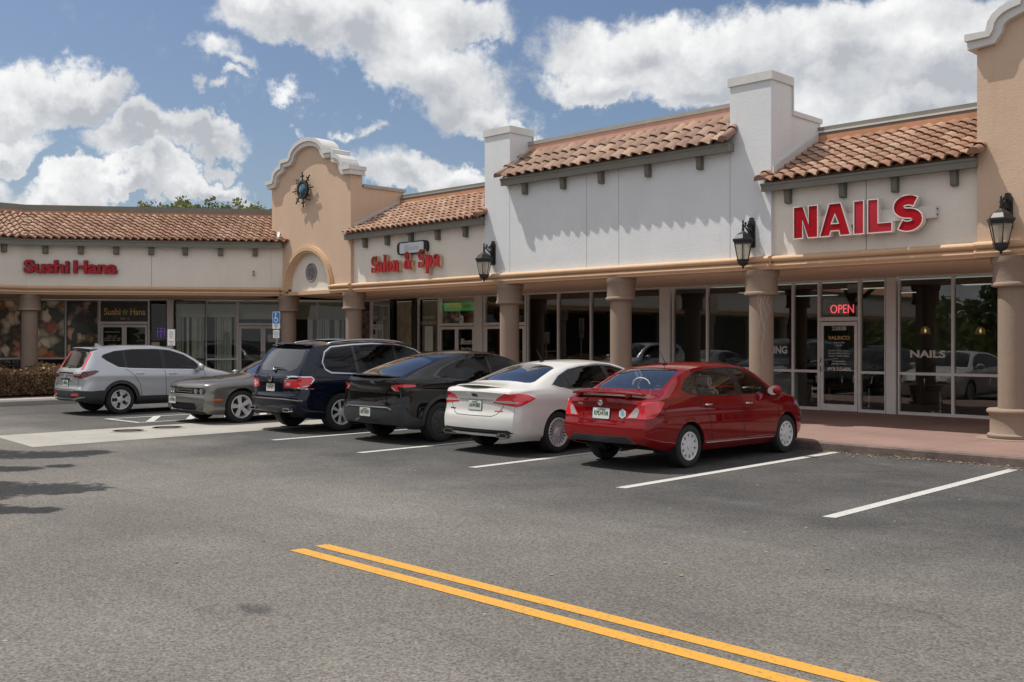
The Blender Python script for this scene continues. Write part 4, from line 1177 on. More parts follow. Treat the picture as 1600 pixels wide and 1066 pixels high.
def serif_word(word, x, z, F, parent, depth0, depth1, S, mats):
    """fat high-contrast serif letters drawn from strokes; S is cap height; returns end x"""
    T, th = .205*S, .075*S
    def bar(x0, x1, z0, z1): return [[[(x0, z0), (x1, z0), (x1, z1), (x0, z1)]]]
    def thick_s(x, z, w, h):
        cen, ths = [], []
        for k in range(25):
            u = k/24
            if u < .5:
                a = R(35+(u/.5)*235); c = (x+w/2, z+h*.735); ry = h*.235
            else:
                a = R(90-((u-.5)/.5)*235); c = (x+w/2, z+h*.265); ry = h*.235
            cen.append((c[0]+(w/2-.05*S)*math.cos(a), c[1]+ry*math.sin(a)))
            ths.append(th*1.0+(T-th)*math.exp(-((u-.5)/.2)**2)*1.15)
        L = [offset_line(cen, ths[i]/2)[i] for i in range(25)]; Q = [offset_line(cen, -ths[i]/2)[i] for i in range(25)]
        return [[L+Q[::-1]]] + bar(x+w-.05*S, x+w+.0*S, z+h*.70, z+h*1.0) + bar(x, x+.05*S, z, z+h*.32)
    def bowl(x, z, w, h):
        return [[[(x+w/2+w/2*math.cos(a), z+h/2+h/2*math.sin(a)) for a in [k*PI/12 for k in range(24)]],
                 [(x+w/2+(w/2-T)*math.cos(a), z+h/2+(h/2-th)*math.sin(a)) for a in [k*PI/12 for k in range(24)]]]]
    X = x; xh = .66*S
    for ch in word:
        g = []
        if ch == 'S': g = thick_s(X, z, .52*S, S); w = .56*S
        elif ch == 'a':
            g = bowl(X, z, .42*S, .42*S) + bar(X+.30*S, X+.30*S+T, z, z+xh*.86) + bar(X+.42*S, X+.54*S, z, z+.07*S)
            g += [[arc(X+.26*S, z+xh*.74, .21*S, xh*.28, 0, 165, 12)+arc(X+.26*S, z+xh*.74, .10*S, xh*.17, 165, 0, 12)]] + bar(X+.03*S, X+.13*S, z+xh*.62, z+xh*.80); w = .56*S
        elif ch == 'l': g = bar(X+.06*S, X+.06*S+T, z, z+S*1.04) + bar(X, X+.29*S, z, z+.06*S) + bar(X, X+.08*S, z+S*.98, z+S*1.04); w = .31*S
        elif ch == 'o': g = bowl(X, z-.01*S, .52*S, xh); w = .55*S
        elif ch == 'n':
            g = bar(X+.06*S, X+.06*S+T, z, z+xh) + bar(X, X+.27*S, z, z+.06*S) + bar(X, X+.1*S, z+xh-.06*S, z+xh) + bar(X+.36*S, X+.36*S+T, z, z+xh*.8) + bar(X+.31*S, X+.58*S, z, z+.06*S)
            g += [[arc(X+.35*S, z+xh*.70, .18*S, xh*.30, 0, 150, 10)+arc(X+.33*S, z+xh*.66, .07*S, xh*.20, 150, 0, 10)]]; w = .60*S
        elif ch == 'p':
            g = bar(X+.06*S, X+.06*S+T, z-.34*S, z+xh) + bar(X, X+.28*S, z-.34*S, z-.28*S) + bar(X, X+.1*S, z+xh-.06*S, z+xh) + bowl(X+.13*S, z, .45*S, xh); w = .62*S
        elif ch == '&':
            g = bowl(X+.10*S, z+.52*S, .36*S, .50*S) + bowl(X, z, .52*S, .56*S)
            q0 = [(X+.14*S, z+.78*S), (X+.30*S, z+.80*S), (X+.76*S, z), (X+.54*S, z)]
            g += [[q0]] + bar(X+.50*S, X+.76*S, z+.44*S, z+.50*S) + [[[(X+.60*S, z+.46*S), (X+.66*S, z+.46*S), (X+.54*S, z+.14*S), (X+.46*S, z+.12*S)]]]; w = .80*S
        else: w = .25*S; g = []
        if g:
            b = MB(F); e = 0
            for lp in g:
                e += .0006
                b.prism([p for p in lp[0]], depth0-e, depth0+.03-e, 'y', holes=lp[1:])
            fo = b.build('letter', mt[mats[0]], parent)
            b = MB(F); e = 0
            for lp in g:
                e += .0006
                b.prism([p for p in lp[0]], depth0+.031+e, depth1-e, 'y', holes=lp[1:])
            b.build('letter_return', mt[mats[1]], fo)
        X += w+.03*S
    return X
SP = thing('salon_spa_sign', (-21.9, YN, 3.9), 'red serif channel letters Salon & Spa on the hair salon wall', 'sign')
k = .43
xe = serif_word('Salon', -23.58, 3.755, FM, SP, YN-.16, YN-.02, k*1.09, ('sign_crimson', 'sign_cream'))
xe2 = serif_word('&', -22.10, 3.775, FM, SP, YN-.16, YN-.02, k*1.14, ('sign_crimson', 'sign_cream'))
xe3 = serif_word('Spa', -21.46, 3.80, FM, SP, YN-.16, YN-.02, k*1.16, ('sign_crimson', 'sign_cream'))
PS = thing('pill_sign', (-21.8, YN, 4.39), 'white pill-shaped sign with a black rim above Salon & Spa', 'sign')
pl = rounded([(-22.48, 4.20), (-21.16, 4.20), (-21.16, 4.56), (-22.48, 4.56)], .175, 8)
b = MB(); b.prism(pl, YN-.09, YN-.01, 'y'); b.build('rim', mt['black'], PS)
b = MB(); b.prism(rounded([(-22.34, 4.235), (-21.30, 4.235), (-21.30, 4.525), (-22.34, 4.525)], .06, 6), YN-.105, YN-.085, 'y'); b.build('face', mt['sign_face'], PS)
text('sign_lettering', 'Bloom', FM, PS, -21.83, YN-.108, 4.375, .15, 'grey_ink', width=.62, shear=.2)
SH = thing('sushi_hana_sign', FW @ Vector((1.3, 0, 4.08)), 'chunky dark red lettering Sushi Hana on the restaurant wall', 'sign', WA)
for wd, x, w in (('Sushi', .60, 1.33), ('Hana', 2.02, 1.30)):
    f = text('lettering', wd, FW, SH, x, -.12, 4.075 if wd == 'Hana' else 4.075, .37, ['sign_crimson'], bold=.055, depth=.012, width=w, space=.98)
    text('lettering_return', wd, FW, f, x+.004, -.055, 4.075, .37, ['sign_dark'], bold=.065, depth=.05, width=w+.02, space=.98)

# ship's wheel clock on the tower
WH = thing('ship_wheel', (-26.99, YW, 6.52), "black ship's wheel ornament with blue glass centre on the tan tower", 'ornament')
A = Matrix.Translation((-26.99, YW-.14, 6.52)) @ Matrix.Rotation(R(90), 4, 'X')
b = MB(); b.lathe([(.30, -.04), (.30, .04), (.22, .05), (.20, .0), (.22, -.04), (.30, -.04)], 36, A, False); b.build('rim', mt['lamp_black'], WH, smooth=True, angle=40)
b = MB(); b.lathe([(.215, -.02), (.21, .02), (.12, .06), (.01, .07)], 32, A); b.build('glass_disc', mt['glass_blue'], WH, smooth=True)
for k in range(8):
    a = k*PI/4+.05
    b = MB(); c, s_ = math.cos(a), math.sin(a)
    b.tube([A @ Vector((c*r, s_*r, 0)) for r in (.28, .34, .38, .42, .50, .56)], [.022, .026, .018, .028, .020, .024], 8); b.build('handle', mt['lamp_black'], WH, smooth=True)
b = MB()
for k in range(8):
    a = k*PI/4+.05
    for da in (-.18, .18): b.lathe([(.005, -.02), (.025, -.01), (.025, .01), (.005, .02)], 8, A @ Matrix.Translation((.42*math.cos(a+da), .42*math.sin(a+da), 0)))
b.tube([A @ Vector((-.2, 0, .06)), A @ Vector((.2, 0, .06))], .008, 6); b.tube([A @ Vector((0, -.2, .06)), A @ Vector((0, .2, .06))], .008, 6)
b.build('stud_ring', mt['lamp_black'], WH)
b = MB(); b.tube([A @ Vector((0, 0, 0)), A @ Vector((0, 0, -.14))], .05, 10); b.build('wall_mount', mt['lamp_black'], WH)

# ------------------------------------------------------------------ wall lanterns
def lantern(x, y, z, label):
    t = thing('wall_lantern', (x, y, z), label, 'lantern', group='black wall lanterns on the facade')
    b = LB()
    pl = rounded([(-.075, -.30), (.075, -.30), (.075, .24), (.045, .25), (.045, .31), (-.045, .31), (-.045, .25), (-.075, .24)], .03, 3)
    b.prism(pl, -.045, 0, 'y'); b.prism(rounded([(-.045, -.24), (.045, -.24), (.045, .19), (-.045, .19)], .03, 3), -.07, -.045, 'y'); b.build('wall_plate', mt['lamp_black'], t)
    b = LB()
    b.tube([(0, -.05, -.10), (0, -.12, .0), (0, -.22, .08), (0, -.30, .12), (0, -.34, .08)], .018, 8)
    for cz, cy, r0 in ((.13, -.15, .05), (.02, -.11, .045), (.17, -.25, .035)):
        b.tube([(0, cy+r0*(1-k*.06)*math.cos(k*.6), cz+r0*(1-k*.06)*math.sin(k*.6)) for k in range(14)], .011, 6)
    b.tube([(0, -.05, .20), (0, -.20, .14), (0, -.33, .12)], .012, 6)
    b.lathe([(.012, .24), (.022, .20), (.014, .17), (.028, .13), (.018, .09), (.03, .05), (.02, .0)], 10, Matrix.Translation((0, -.34, 0)))
    b.build('arm', mt['lamp_black'], t, smooth=True)
    T = Matrix.Translation((0, -.34, 0))
    b = LB(); b.lathe([(.03, .02), (.07, -.01), (.15, -.06), (.205, -.14), (.23, -.15), (.23, -.18), (.212, -.19), (.212, -.21), (.19, -.215)], 6, T, False); b.build('roof_cap', mt['lamp_black'], t)
    b = LB()
    for k in range(6):
        a = k*PI/3
        b.tube([(.192*math.cos(a), -.34+.192*math.sin(a), -.21), (.118*math.cos(a), -.34+.118*math.sin(a), -.56)], .010, 5)
    b.lathe([(.197, -.215), (.197, -.24), (.18, -.24), (.18, -.215)], 6, T, False)
    b.build('cage', mt['lamp_black'], t)
    b = LB(); b.lathe([(.186, -.235), (.114, -.555)], 6, T, False); b.build('glass', mt['lamp_glass'], t)
    b = LB(); b.lathe([(.03, -.27), (.035, -.40), (.03, -.54)], 10, T); b.build('lamp_tube', mt['bulb'], t, smooth=True)
    b = LB(); b.lathe([(.14, -.55), (.14, -.575), (.12, -.58), (.12, -.62), (.085, -.66), (.025, -.69), (.02, -.72), (.006, -.74)], 6, T); b.build('base_cup', mt['lamp_black'], t)
    b = LB(); b.tube([(.05, -.02, -.36), (.07, -.01, -.45), (.12, -.01, -.52), (.16, -.01, -.50)], .005, 5); b.build('wire', mt['galv'], t)
lantern(-18.51, YW, 4.02, 'black wall lantern on the left white pier beside the salon sign')
lantern(-10.98, YW, 3.98, 'black wall lantern on the right white pier beside the NAILS sign')
lantern(-6.07, YW, 3.98, 'black wall lantern on the tan tower at the right edge')

# ------------------------------------------------------------------ accessible parking sign
t = thing('accessible_parking_sign', (-25.0, 15.55, ZS), 'blue and white accessible parking sign on a metal post before the corner shop', 'parking sign')
FP = Matrix.Translation((-25, 15.55, 0)) @ Matrix.Rotation(R(10), 4, 'Z')
b = MB(FP); b.prism([(-.025, -.02), (.025, -.02), (.03, .01), (.015, .0), (-.015, .0), (-.03, .01)], ZS, 2.58, 'z'); b.build('post', mt['galv'], t)
b = MB(FP); b.prism(rounded([(-.155, 2.12), (.155, 2.12), (.155, 2.61), (-.155, 2.61)], .03, 4), -.035, -.03, 'y'); p = b.build('plate', mt['sign_white_sheet'], t)
b = MB(FP); b.prism(rounded([(-.14, 2.28), (.14, 2.28), (.14, 2.595), (-.14, 2.595)], .02, 3), -.038, -.0355, 'y'); b.build('blue_panel', mt['sign_blue'], p)
b = MB(FP); y = -.042
b.lathe([(.03, 0), (.03, .002)], 12, Matrix.Translation((-.01, y, 2.545)) @ Matrix.Rotation(R(90), 4, 'X'))
cen = arc(0, 2.39, .075, .075, 100, 370, 16); lw = offset_line(cen, .011); rw = offset_line(cen, -.011)
b.prism(lw+rw[::-1], y, y+.002, 'y'); b.prism([(-.02, 2.50), (.012, 2.50), (.012, 2.43), (.07, 2.43), (.10, 2.34), (.08, 2.335), (.055, 2.405), (-.02, 2.405)], y-.001, y+.0015, 'y')
b.build('wheelchair_symbol', mt['sign_white_sheet'], p)
lines('sign_text', ['PARKING BY', 'DISABLED', 'PERMIT', 'ONLY'], FP, p, 0, -.037, 2.255, .034, .02, 'grey_ink')
b = MB(FP); b.prism(rounded([(-.13, 1.86), (.13, 1.86), (.13, 2.09), (-.13, 2.09)], .02, 3), -.035, -.03, 'y'); p2 = b.build('lower_plate', mt['sign_white_sheet'], t)
lines('sign_text', ['$250 FINE', 'TOW-AWAY', 'ZONE'], FP, p2, 0, -.037, 2.03, .055, .03, 'grey_ink')
# ================================================================== planting
def leaf_quads(b, pts, size, flat=.4):
    for p, s in pts:
        n = Vector((random.gauss(0, 1), random.gauss(0, 1), random.gauss(0, 1)+flat)).normalized()
        u = n.orthogonal().normalized(); u.rotate(Quaternion(n, random.uniform(0, 2*PI))); w = n.cross(u)
        a = s*size; bb = a*random.uniform(.45, .75)
        p = Vector(p)
        b.poly([p-u*a, p-w*bb*.9+u*a*.1, p+u*a, p+w*bb*.9+u*a*.1])
def tree(x, y, h, rad, label, mat='leaf', n=5200, leaf=.15, trunk=.16, seed=1, group=None, zc=None, name='shade_tree', squash=.75, clumps=46, cls=None):
    random.seed(seed)
    t = thing(name, (x, y, 0), label, 'tree', group=group)
    b = LB(); zc = zc or h*.64
    top = (random.uniform(-.2, .2), random.uniform(-.2, .2), zc)
    b.tube([(0, 0, -.05), (.03, .02, h*.2), (top[0]*.6, top[1]*.6, h*.42), top, (top[0]*1.4, top[1], zc+rad*squash*.5)], [trunk*1.3, trunk, trunk*.8, trunk*.5, trunk*.15], 10)
    cl = []
    for i in range(clumps):
        d = Vector((random.gauss(0, 1), random.gauss(0, 1), random.gauss(0, 1))).normalized()*random.random()**.4
        c = Vector((d.x*rad, d.y*rad, zc+d.z*rad*squash)); r = rad*random.uniform(.18, .34)
        cl.append((c, r))
    if cls: cl = [(Vector((q[0]-x, q[1]-y, q[2])), q[3]) for q in cls]
    for c, r in (cl[:14] if not cls else cl[4::9]+cl[::9]):
        m = Vector((c.x*.35, c.y*.35, (h*.4+c.z)/2))
        b.tube([(top[0]*.5, top[1]*.5, h*.38), m, c], [trunk*.4, trunk*.25, trunk*.06], 6)
    b.build('trunk', mt['bark'], t, smooth=True, normals=False)
    b = LB(); pts = []
    for i in range(n):
        c, r = random.choice(cl)
        d = Vector((random.gauss(0, 1), random.gauss(0, 1), random.gauss(0, .8))).normalized()*r*random.random()**(.45 if not cls else .6)
        pts.append((c+d, random.uniform(.6, 1.25)))
    leaf_quads(b, pts, leaf)
    b.build('crown', mt[mat], t, weld=False, normals=False)
    return t
for i, (px, top, l) in enumerate(((268, 311, 'leftmost of the three leafy tree tops above the restaurant roof'), (325, 313, 'middle tree top behind the restaurant roof'), (388, 314, 'tree top behind the roof nearest the tan tower'))):
    a = (px-800)/1575; d = 62+3*i
    X, Y = (a-1)*.7071*d, (a+1)*.7071*d
    h = 1.85+(529-top+1)/1575*d
    tree(X, Y, h, 2.3, l, 'leaf_far', 2600, .16, .2, 20+i, 'trees beyond the restaurant roof', zc=h-1.5, squash=.62, clumps=34)
# the tree just outside the left edge whose shade lies on the asphalt
CLS = []
random.seed(31)
for (ax, ay), (bx, by), z, r in (((-18.09, 4.3), (-16.33, 6.69), 6.6, 0.72), ((-16.24, 3.86), (-14.89, 5.5), 7.4, 0.36), ((-13.87, 3.3), (-12.62, 4.74), 6.0, 0.8), ((-12.15, 2.89), (-11.4, 3.85), 6.9, 0.4), ((-19.5, 2.0), (-16.5, 3.0), 8.0, 1.0), ((-20.5, 2.5), (-18.5, 4.0), 5.6, 1.0)):
    for k in range(9):
        q = k/8; rr = r*(1.1-.62*q*q)
        CLS.append((ax+(bx-ax)*q-.46*z+random.gauss(0, .12), ay+(by-ay)*q-.23*z+random.gauss(0, .12), z+random.gauss(0, .15), rr))
tree(-21.6, .6, 8.6, 3.3, 'leafy shade tree beside the lot, out of view except for its shade', 'leaf', 17000, .10, .17, 5, zc=6.6, squash=.42, cls=CLS)
for i, (x, y, h, r) in enumerate(((-24, -30, 6.0, 3.2), (-15, -38, 6.4, 3.4), (-6, -36, 6, 3.2))):
    tree(x, y, h, r, 'bushy tree across the lot, seen only as a reflection', 'leaf', 1800, .34, .2, 40+i, 'trees across the lot', squash=.8)
random.seed(98)
b = MB(); pts = []
for i in range(17000):
    a = R(random.uniform(150, 400)); d = random.uniform(62, 76)
    h = 5.2+1.2*math.sin(a*9)+.8*math.sin(a*23+1)
    pts.append(((d*math.sin(a), d*math.cos(a), h*random.random()**.8), random.uniform(.6, 1.3)))
pts = [q for q in pts if q[0][1] < 12 and q[0][0] > -75]
leaf_quads(b, pts, .62, .1)
for k in range(60):
    a = R(150+250*k/60); c = R(150+250*(k+1)/60)
    if 76*math.cos(a) < 12 and 76*math.cos(c) < 12: b.poly([(77*math.sin(a), 77*math.cos(a), 0), (77*math.sin(c), 77*math.cos(c), 0), (77*math.sin(c), 77*math.cos(c), 4), (77*math.sin(a), 77*math.cos(a), 4)])
tag(b.build('distant_wood', mt['leaf_wood'], weld=False, normals=False), 'far wood all round the lot behind the camera, seen only in the glass', 'wood', kind='stuff')
random.seed(99)
# copper hedge
t = thing('copper_hedge', (-30.8, 7, ZS), 'low clipped copper-brown hedge along the kerb by the restaurant', 'hedge')
b = MB(); pts = []
for i in range(15000):
    y = random.uniform(2.0, 11.8); 
    top = .96+.05*math.sin(y*2.3)+.04*math.sin(y*5.1+1)
    face = random.random()
    if face < .42: p = (-30.38+random.gauss(0, .05)+.05*math.sin(y*3), y, random.uniform(.24, top))
    elif face < .80: p = (random.uniform(-31.3, -30.38), y, top+random.gauss(-.02, .05))
    else: p = (random.uniform(-31.25, -30.4), random.choice((11.75, 11.6))+random.gauss(0, .06), random.uniform(.2, top))
    pts.append((p, random.uniform(.6, 1.3)))
leaf_quads(b, pts, .048, .2); b.build('foliage', mt['leaf_red'], t, weld=False, normals=False)
b = MB(); b.bbox(-31.2, -30.48, 2.1, 11.62, .2, .86, .06); b.build('woody_core', mt['bark'], t)
b = MB(); b.box(-31.6, -30.2, 1.5, 12.3, ZS, ZS+.03); tag(b.build('mulch_bed', mt['mulch']), kind='structure')
t = thing('fern_plant', (-31.5, 11.0, ZS), 'pale green leafy plant rising behind the copper hedge', 'plant')
b = MB()
for k in range(46):
    a = random.uniform(0, 2*PI); l = random.uniform(.4, .75); x0, y0 = -31.5+random.gauss(0, .18), 11.0+random.gauss(0, .45)
    pr = None
    for s in range(7):
        q = s/6; p = Vector((x0+math.cos(a)*l*q*.7, y0+math.sin(a)*l*q*.7, .6+l*1.0*q-.55*l*q*q)); w = .045*math.sin(PI*min(.97, q+.1))
        sd = Vector((-math.sin(a), math.cos(a), 0))*w
        if pr: b.poly([pr[0], pr[1], p+sd, p-sd])
        pr = (p-sd, p+sd)
b.build('leaves', mt['leaf_lime'], t, weld=False, normals=False)
b = MB(); b.tube([(-31.5, 11, .15), (-31.5, 11, .8)], .05, 6); b.build('stem', mt['bark'], t)
# dry leaves blown against the kerb, and over the asphalt
b = MB(); pts = []
for i in range(1000):
    x = random.uniform(-8.0, 3.0)
    pts.append(((x, 15.34-abs(random.gauss(0, .16+.08*math.sin(x*2.3)))-.02, .012+random.random()*.012), random.uniform(.4, 1.2)))
for i in range(170):
    pts.append(((random.uniform(-22, 0), random.uniform(3, 14), .010), random.uniform(.4, 1.0)))
leaf_quads(b, pts, .026, 6); tag(b.build('leaf_litter', mt['litter'], weld=False, normals=False), 'dry leaves lying along the kerb and over the asphalt', 'leaf litter', kind='stuff')
# ================================================================== cars
class Curve:
    """monotone cubic through control points"""
    def __init__(s, pts):
        s.x = [p[0] for p in pts]; s.y = [p[1] for p in pts]
        n = len(pts); d = [(s.y[i+1]-s.y[i])/(s.x[i+1]-s.x[i]) for i in range(n-1)]
        m_ = [d[0]]+[0 if d[i-1]*d[i] <= 0 else 2*d[i-1]*d[i]/(d[i-1]+d[i]) for i in range(1, n-1)]+[d[-1]]
        s.m = m_
    def __call__(s, x):
        X = s.x
        if x <= X[0]: return s.y[0]
        if x >= X[-1]: return s.y[-1]
        i = 0
        while X[i+1] < x: i += 1
        h = X[i+1]-X[i]; t = (x-X[i])/h
        return (1+2*t)*(1-t)**2*s.y[i]+t*(1-t)**2*h*s.m[i]+t*t*(3-2*t)*s.y[i+1]+t*t*(t-1)*h*s.m[i+1]

def dense(pts, step=.03, closed=True):
    out = []
    n = len(pts)
    for i in range(n if closed else n-1):
        a, b = Vector(pts[i]), Vector(pts[(i+1) % n])
        k = max(1, int((b-a).length/step))
        out += [tuple(a+(b-a)*j/k) for j in range(k)]
    if not closed: out.append(tuple(pts[-1]))
    return out

class Shell:
    SC = 2.2
    def __init__(s, sp):
        s.sp = sp
        for k in ('zt', 'ze', 'zr', 'yr', 'w', 'zb', 'gr', 'gf'): setattr(s, k, Curve(sp[k]))
        s.L = sp['L']; s.W = sp['W']
        s.cache = {}
        sp['xfw'] = sp['xf']+sp.get('st', 0)
    def par(s, x):
        k = round(x, 5)
        if k not in s.cache:
            w = s.w(x); zb = s.zb(x); ze = s.ze(x)
            yb = w-s.sp.get('tumble', .05)
            H_ = ze-zb
            cr = s.sp.get('crease', .80); ci = s.sp.get('creaseout', .004)
            lower = [(w-.10, zb), (w-.022, zb+.085), (w-.004, zb+.30*H_), (w+.0, zb+.52*H_), (w-.008, zb+.70*H_), (w-.012+ci, zb+cr*H_), (yb, ze)]
            s.cache[k] = (lower, yb, ze, s.yr(x), s.zr(x), s.zt(x))
        return s.cache[k]
    def sec(s, x, t):
        lower, yb, ze, yr, zr, zt = s.par(x)
        if t <= .5:
            u = t/.5*(len(lower)-1); i = min(int(u), len(lower)-2); f = u-i
            p0 = lower[max(i-1, 0)]; p1 = lower[i]; p2 = lower[i+1]; p3 = lower[min(i+2, len(lower)-1)]
            def cr(k): return .5*((2*p1[k])+(p2[k]-p0[k])*f+(2*p0[k]-5*p1[k]+4*p2[k]-p3[k])*f*f+(3*p1[k]-p0[k]-3*p2[k]+p3[k])*f**3)
            return cr(0), p1[1]+(p2[1]-p1[1])*f
        if t <= .75:
            f = (t-.5)/.25
            bl = 4*f*(1-f)*.014
            return yb+(yr-yb)*f+bl, ze+(zr-ze)*f
        q = (t-.75)/.25
        y = yr*(1-q**1.5)
        return y, zr+(zt-zr)*(1-(y/yr)**2.3 if yr > 0 else 1)
    def inv_z(s, x, z):
        a, b = 0., .75
        for _ in range(30):
            c = (a+b)/2
            if s.sec(x, c)[1] < z: a = c
            else: b = c
        return (a+b)/2
    def inv_y(s, x, y):
        yr = s.yr(x)
        if y >= yr: return .75
        return .75+.25*(1-y/yr)**(1/1.5)
    def stretch(s, x):
        k = max(0., min(1., (x-1.3)/1.8))
        return s.sp.get('st', 0)*k*k*(3-2*k)
    def deform(s, x, y, z):
        sp = s.sp
        rr = sp.get('rfall', .55); ff = sp.get('ffall', .6)
        xx = x
        if x < rr:
            k = (1-x/rr)**2
            xx += (s.gr(z)+sp.get('rplan', .12)*(abs(y)/s.W)**3)*k
        if x > s.L-ff:
            k = (1-(s.L-x)/ff)**2
            xx -= (s.gf(z)+sp.get('fplan', .16)*(abs(y)/s.W)**3)*k
        xx += s.stretch(x)
        return Vector((xx-s.L/2, y, z))
    def build(s, regs):
        sp = s.sp; L = s.L
        xs = []; x = 0
        while x < L-1e-6:
            xs.append(x)
            x += .028 if (x < .62 or x > L-.6) else .055
        xs.append(L)
        ts = [i/26 for i in range(13)]+[.5+.25*i/6 for i in range(6)]+[.75+.25*(i/9) for i in range(10)]
        SC = s.SC
        cons = []      # (param polyline closed, region index)
        for ri, rg in enumerate(regs):
            for kind, poly in rg['polys']:
                if kind == 'side':
                    cons.append(([(px, s.inv_z(px, pz)*SC) for px, pz in dense(poly)], ri))
                elif kind == 'top':
                    cons.append(([(px, s.inv_y(px, py)*SC) for px, py in dense(poly)], ri))
        arch = []
        for xw in (sp['xr'], sp['xf']):
            Ra = sp['r']+sp.get('agap', .05); zc = sp['r']+sp.get('alift', .0)
            pts = []
            for k in range(41):
                a = PI*(1.12-1.24*k/40)
                pts.append((xw+Ra*math.cos(a), zc+Ra*math.sin(a)))
            pts = [p for p in pts if p[1] > s.zb(p[0])+.012]
            pp = [(p[0], s.inv_z(*p)*SC) for p in pts]
            pp = [(pp[0][0], 0.)]+pp+[(pp[-1][0], 0.)]
            arch.append(pp); cons.append((pp, -2))
        segs = []
        verts, edges = [], []
        def near(p):
            for (a, b) in segs:
                if min(a[0], b[0])-.016 > p[0] or max(a[0], b[0])+.016 < p[0] or min(a[1], b[1])-.03 > p[1] or max(a[1], b[1])+.03 < p[1]: continue
                d = b-a; l2 = d.length_squared
                t = max(0, min(1, (p-a).dot(d)/l2)) if l2 else 0
                if (a+d*t-p).length < .013: return True
            return False
        for pl, ri in cons:
            b0 = len(verts); n = len(pl)
            verts += [Vector(p) for p in pl]
            edges += [(b0+i, b0+(i+1) % n) for i in range(n)]
            segs += [(Vector(pl[i]), Vector(pl[(i+1) % n])) for i in range(n)]
        for x in xs:
            for t in ts:
                p = Vector((x, t*SC))
                if t in (0., 1.) or x in (0, L) or not near(p): verts.append(p)
        r = delaunay_2d_cdt(verts, edges, [], 0, 1e-5)
        bm = bmesh.new(); lay = bm.faces.layers.int.new('reg')
        def classify(c, lst):
            for pl, ri in lst:
                if inpoly(c, pl): return ri
            return -1
        order = [c for c in cons if c[1] == -2]+[c for c in cons if c[1] != -2]
        P3 = []
        for v in r[0]:
            x = min(max(v.x, 0), L); t = min(max(v.y/SC, 0), 1)
            y, z = s.sec(x, t)
            if t >= 1: y = 0.
            P3.append((x, y, z))
        half = [[], []]
        faces = []
        for f in r[2]:
            c = sum((r[0][i] for i in f), Vector((0, 0)))/3
            ri = classify(c, order)
            if ri == -2: continue
            faces.append(([P3[i] for i in f], ri))
        # end caps
        for xe, kind in ((0, 'rear'), (L, 'front')):
            ring = [s.sec(xe, t) for t in ts]; ring[-1] = (0., ring[-1][1])
            dom = ring + [(0., ring[0][1])]
            cv, ce, cl = [], [], []
            zc0, zc1 = ring[-1][1], ring[0][1]
            dom = ring + [(0., zc0+(zc1-zc0)*k/22) for k in range(1, 22)] + [(0., zc1)]
            n = len(dom); cv += [Vector(p) for p in dom]; ce += [(i, (i+1) % n) for i in range(n)]
            sg = []
            for ri, rg in enumerate(regs):
                for k2, poly in rg['polys']:
                    if k2 == kind:
                        pl = dense(poly, .025); b0 = len(cv)
                        cv += [Vector(p) for p in pl]; ce += [(b0+i, b0+(i+1) % len(pl)) for i in range(len(pl))]
                        cl.append((pl, ri)); sg += [Vector(p) for p in pl]
            y = .0
            while y < s.W:
                z = ring[0][1]+.02
                while z < ring[-1][1]:
                    p = Vector((y+.025, z))
                    if inpoly(p, dom) and min((Vector(q)-p).length for q in ring) > .015 and all((q-p).length > .013 for q in sg): cv.append(p)
                    z += .035
                y += .04
            rc = delaunay_2d_cdt(cv, ce, [], 0, 1e-5)
            for f in rc[2]:
                c = sum((rc[0][i] for i in f), Vector((0, 0)))/3
                if not inpoly(c, dom): continue
                faces.append(([(xe, max(rc[0][i].x, 0.), rc[0][i].y) for i in f], classify(c, cl)))
        for sgn in (1, -1):
            mp = {}
            for tri, ri in faces:
                vs = []
                for p in tri:
                    k = (round(p[0], 5), round(p[1], 5), round(p[2], 5))
                    if k not in mp: mp[k] = bm.verts.new(s.deform(p[0], p[1]*sgn, p[2]))
                    vs.append(mp[k])
                if len(set(vs)) < 3: continue
                try: f = bm.faces.new(vs)
                except ValueError: continue
                f[lay] = ri
        bmesh.ops.remove_doubles(bm, verts=bm.verts[:], dist=2e-4)
        bmesh.ops.recalc_face_normals(bm, faces=bm.faces[:])
        bm.normal_update()
        up = sum(f.normal.z for f in bm.faces if f.calc_center_median().z > s.zt(L*.45)*.85)
        if up < 0:
            bmesh.ops.reverse_faces(bm, faces=bm.faces[:]); bm.normal_update()
        s.bm = bm; s.lay = lay
        s.bvh = BVHTree.FromBMesh(bm)
        return bm
    def part(s, idx, name, mat, parent, off=0., side=0, flange=.018, angle=42):
        out = bmesh.new(); mp = {}
        for f in s.bm.faces:
            if f[s.lay] not in idx: continue
            c = f.calc_center_median()
            if side and c.y*side < 0: continue
            vs = []
            for v in f.verts:
                if v not in mp: mp[v] = out.verts.new(v.co+v.normal*off)
                vs.append(mp[v])
            nf = out.faces.new(vs); nf.smooth = True
        if not out.faces: out.free(); return None
        out.normal_update()
        if flange:
            nrm = {mp[v]: v.normal.copy() for v in mp}
            be = [e for e in out.edges if e.is_boundary]
            nv = {}
            for e in be:
                for v in e.verts:
                    if v not in nv: nv[v] = out.verts.new(v.co-nrm[v]*flange)
            for e in be:
                l = e.link_loops[0]
                a, b = l.vert, l.link_loop_next.vert
                nf = out.faces.new((b, a, nv[a], nv[b])); nf.smooth = False
        me = bpy.data.meshes.new(name); out.to_mesh(me); out.free()
        me.materials.append(mat)
        me.set_sharp_from_angle(angle=R(angle))
        o = bpy.data.objects.new(name, me); COL.objects.link(o); o.parent = parent
        return o
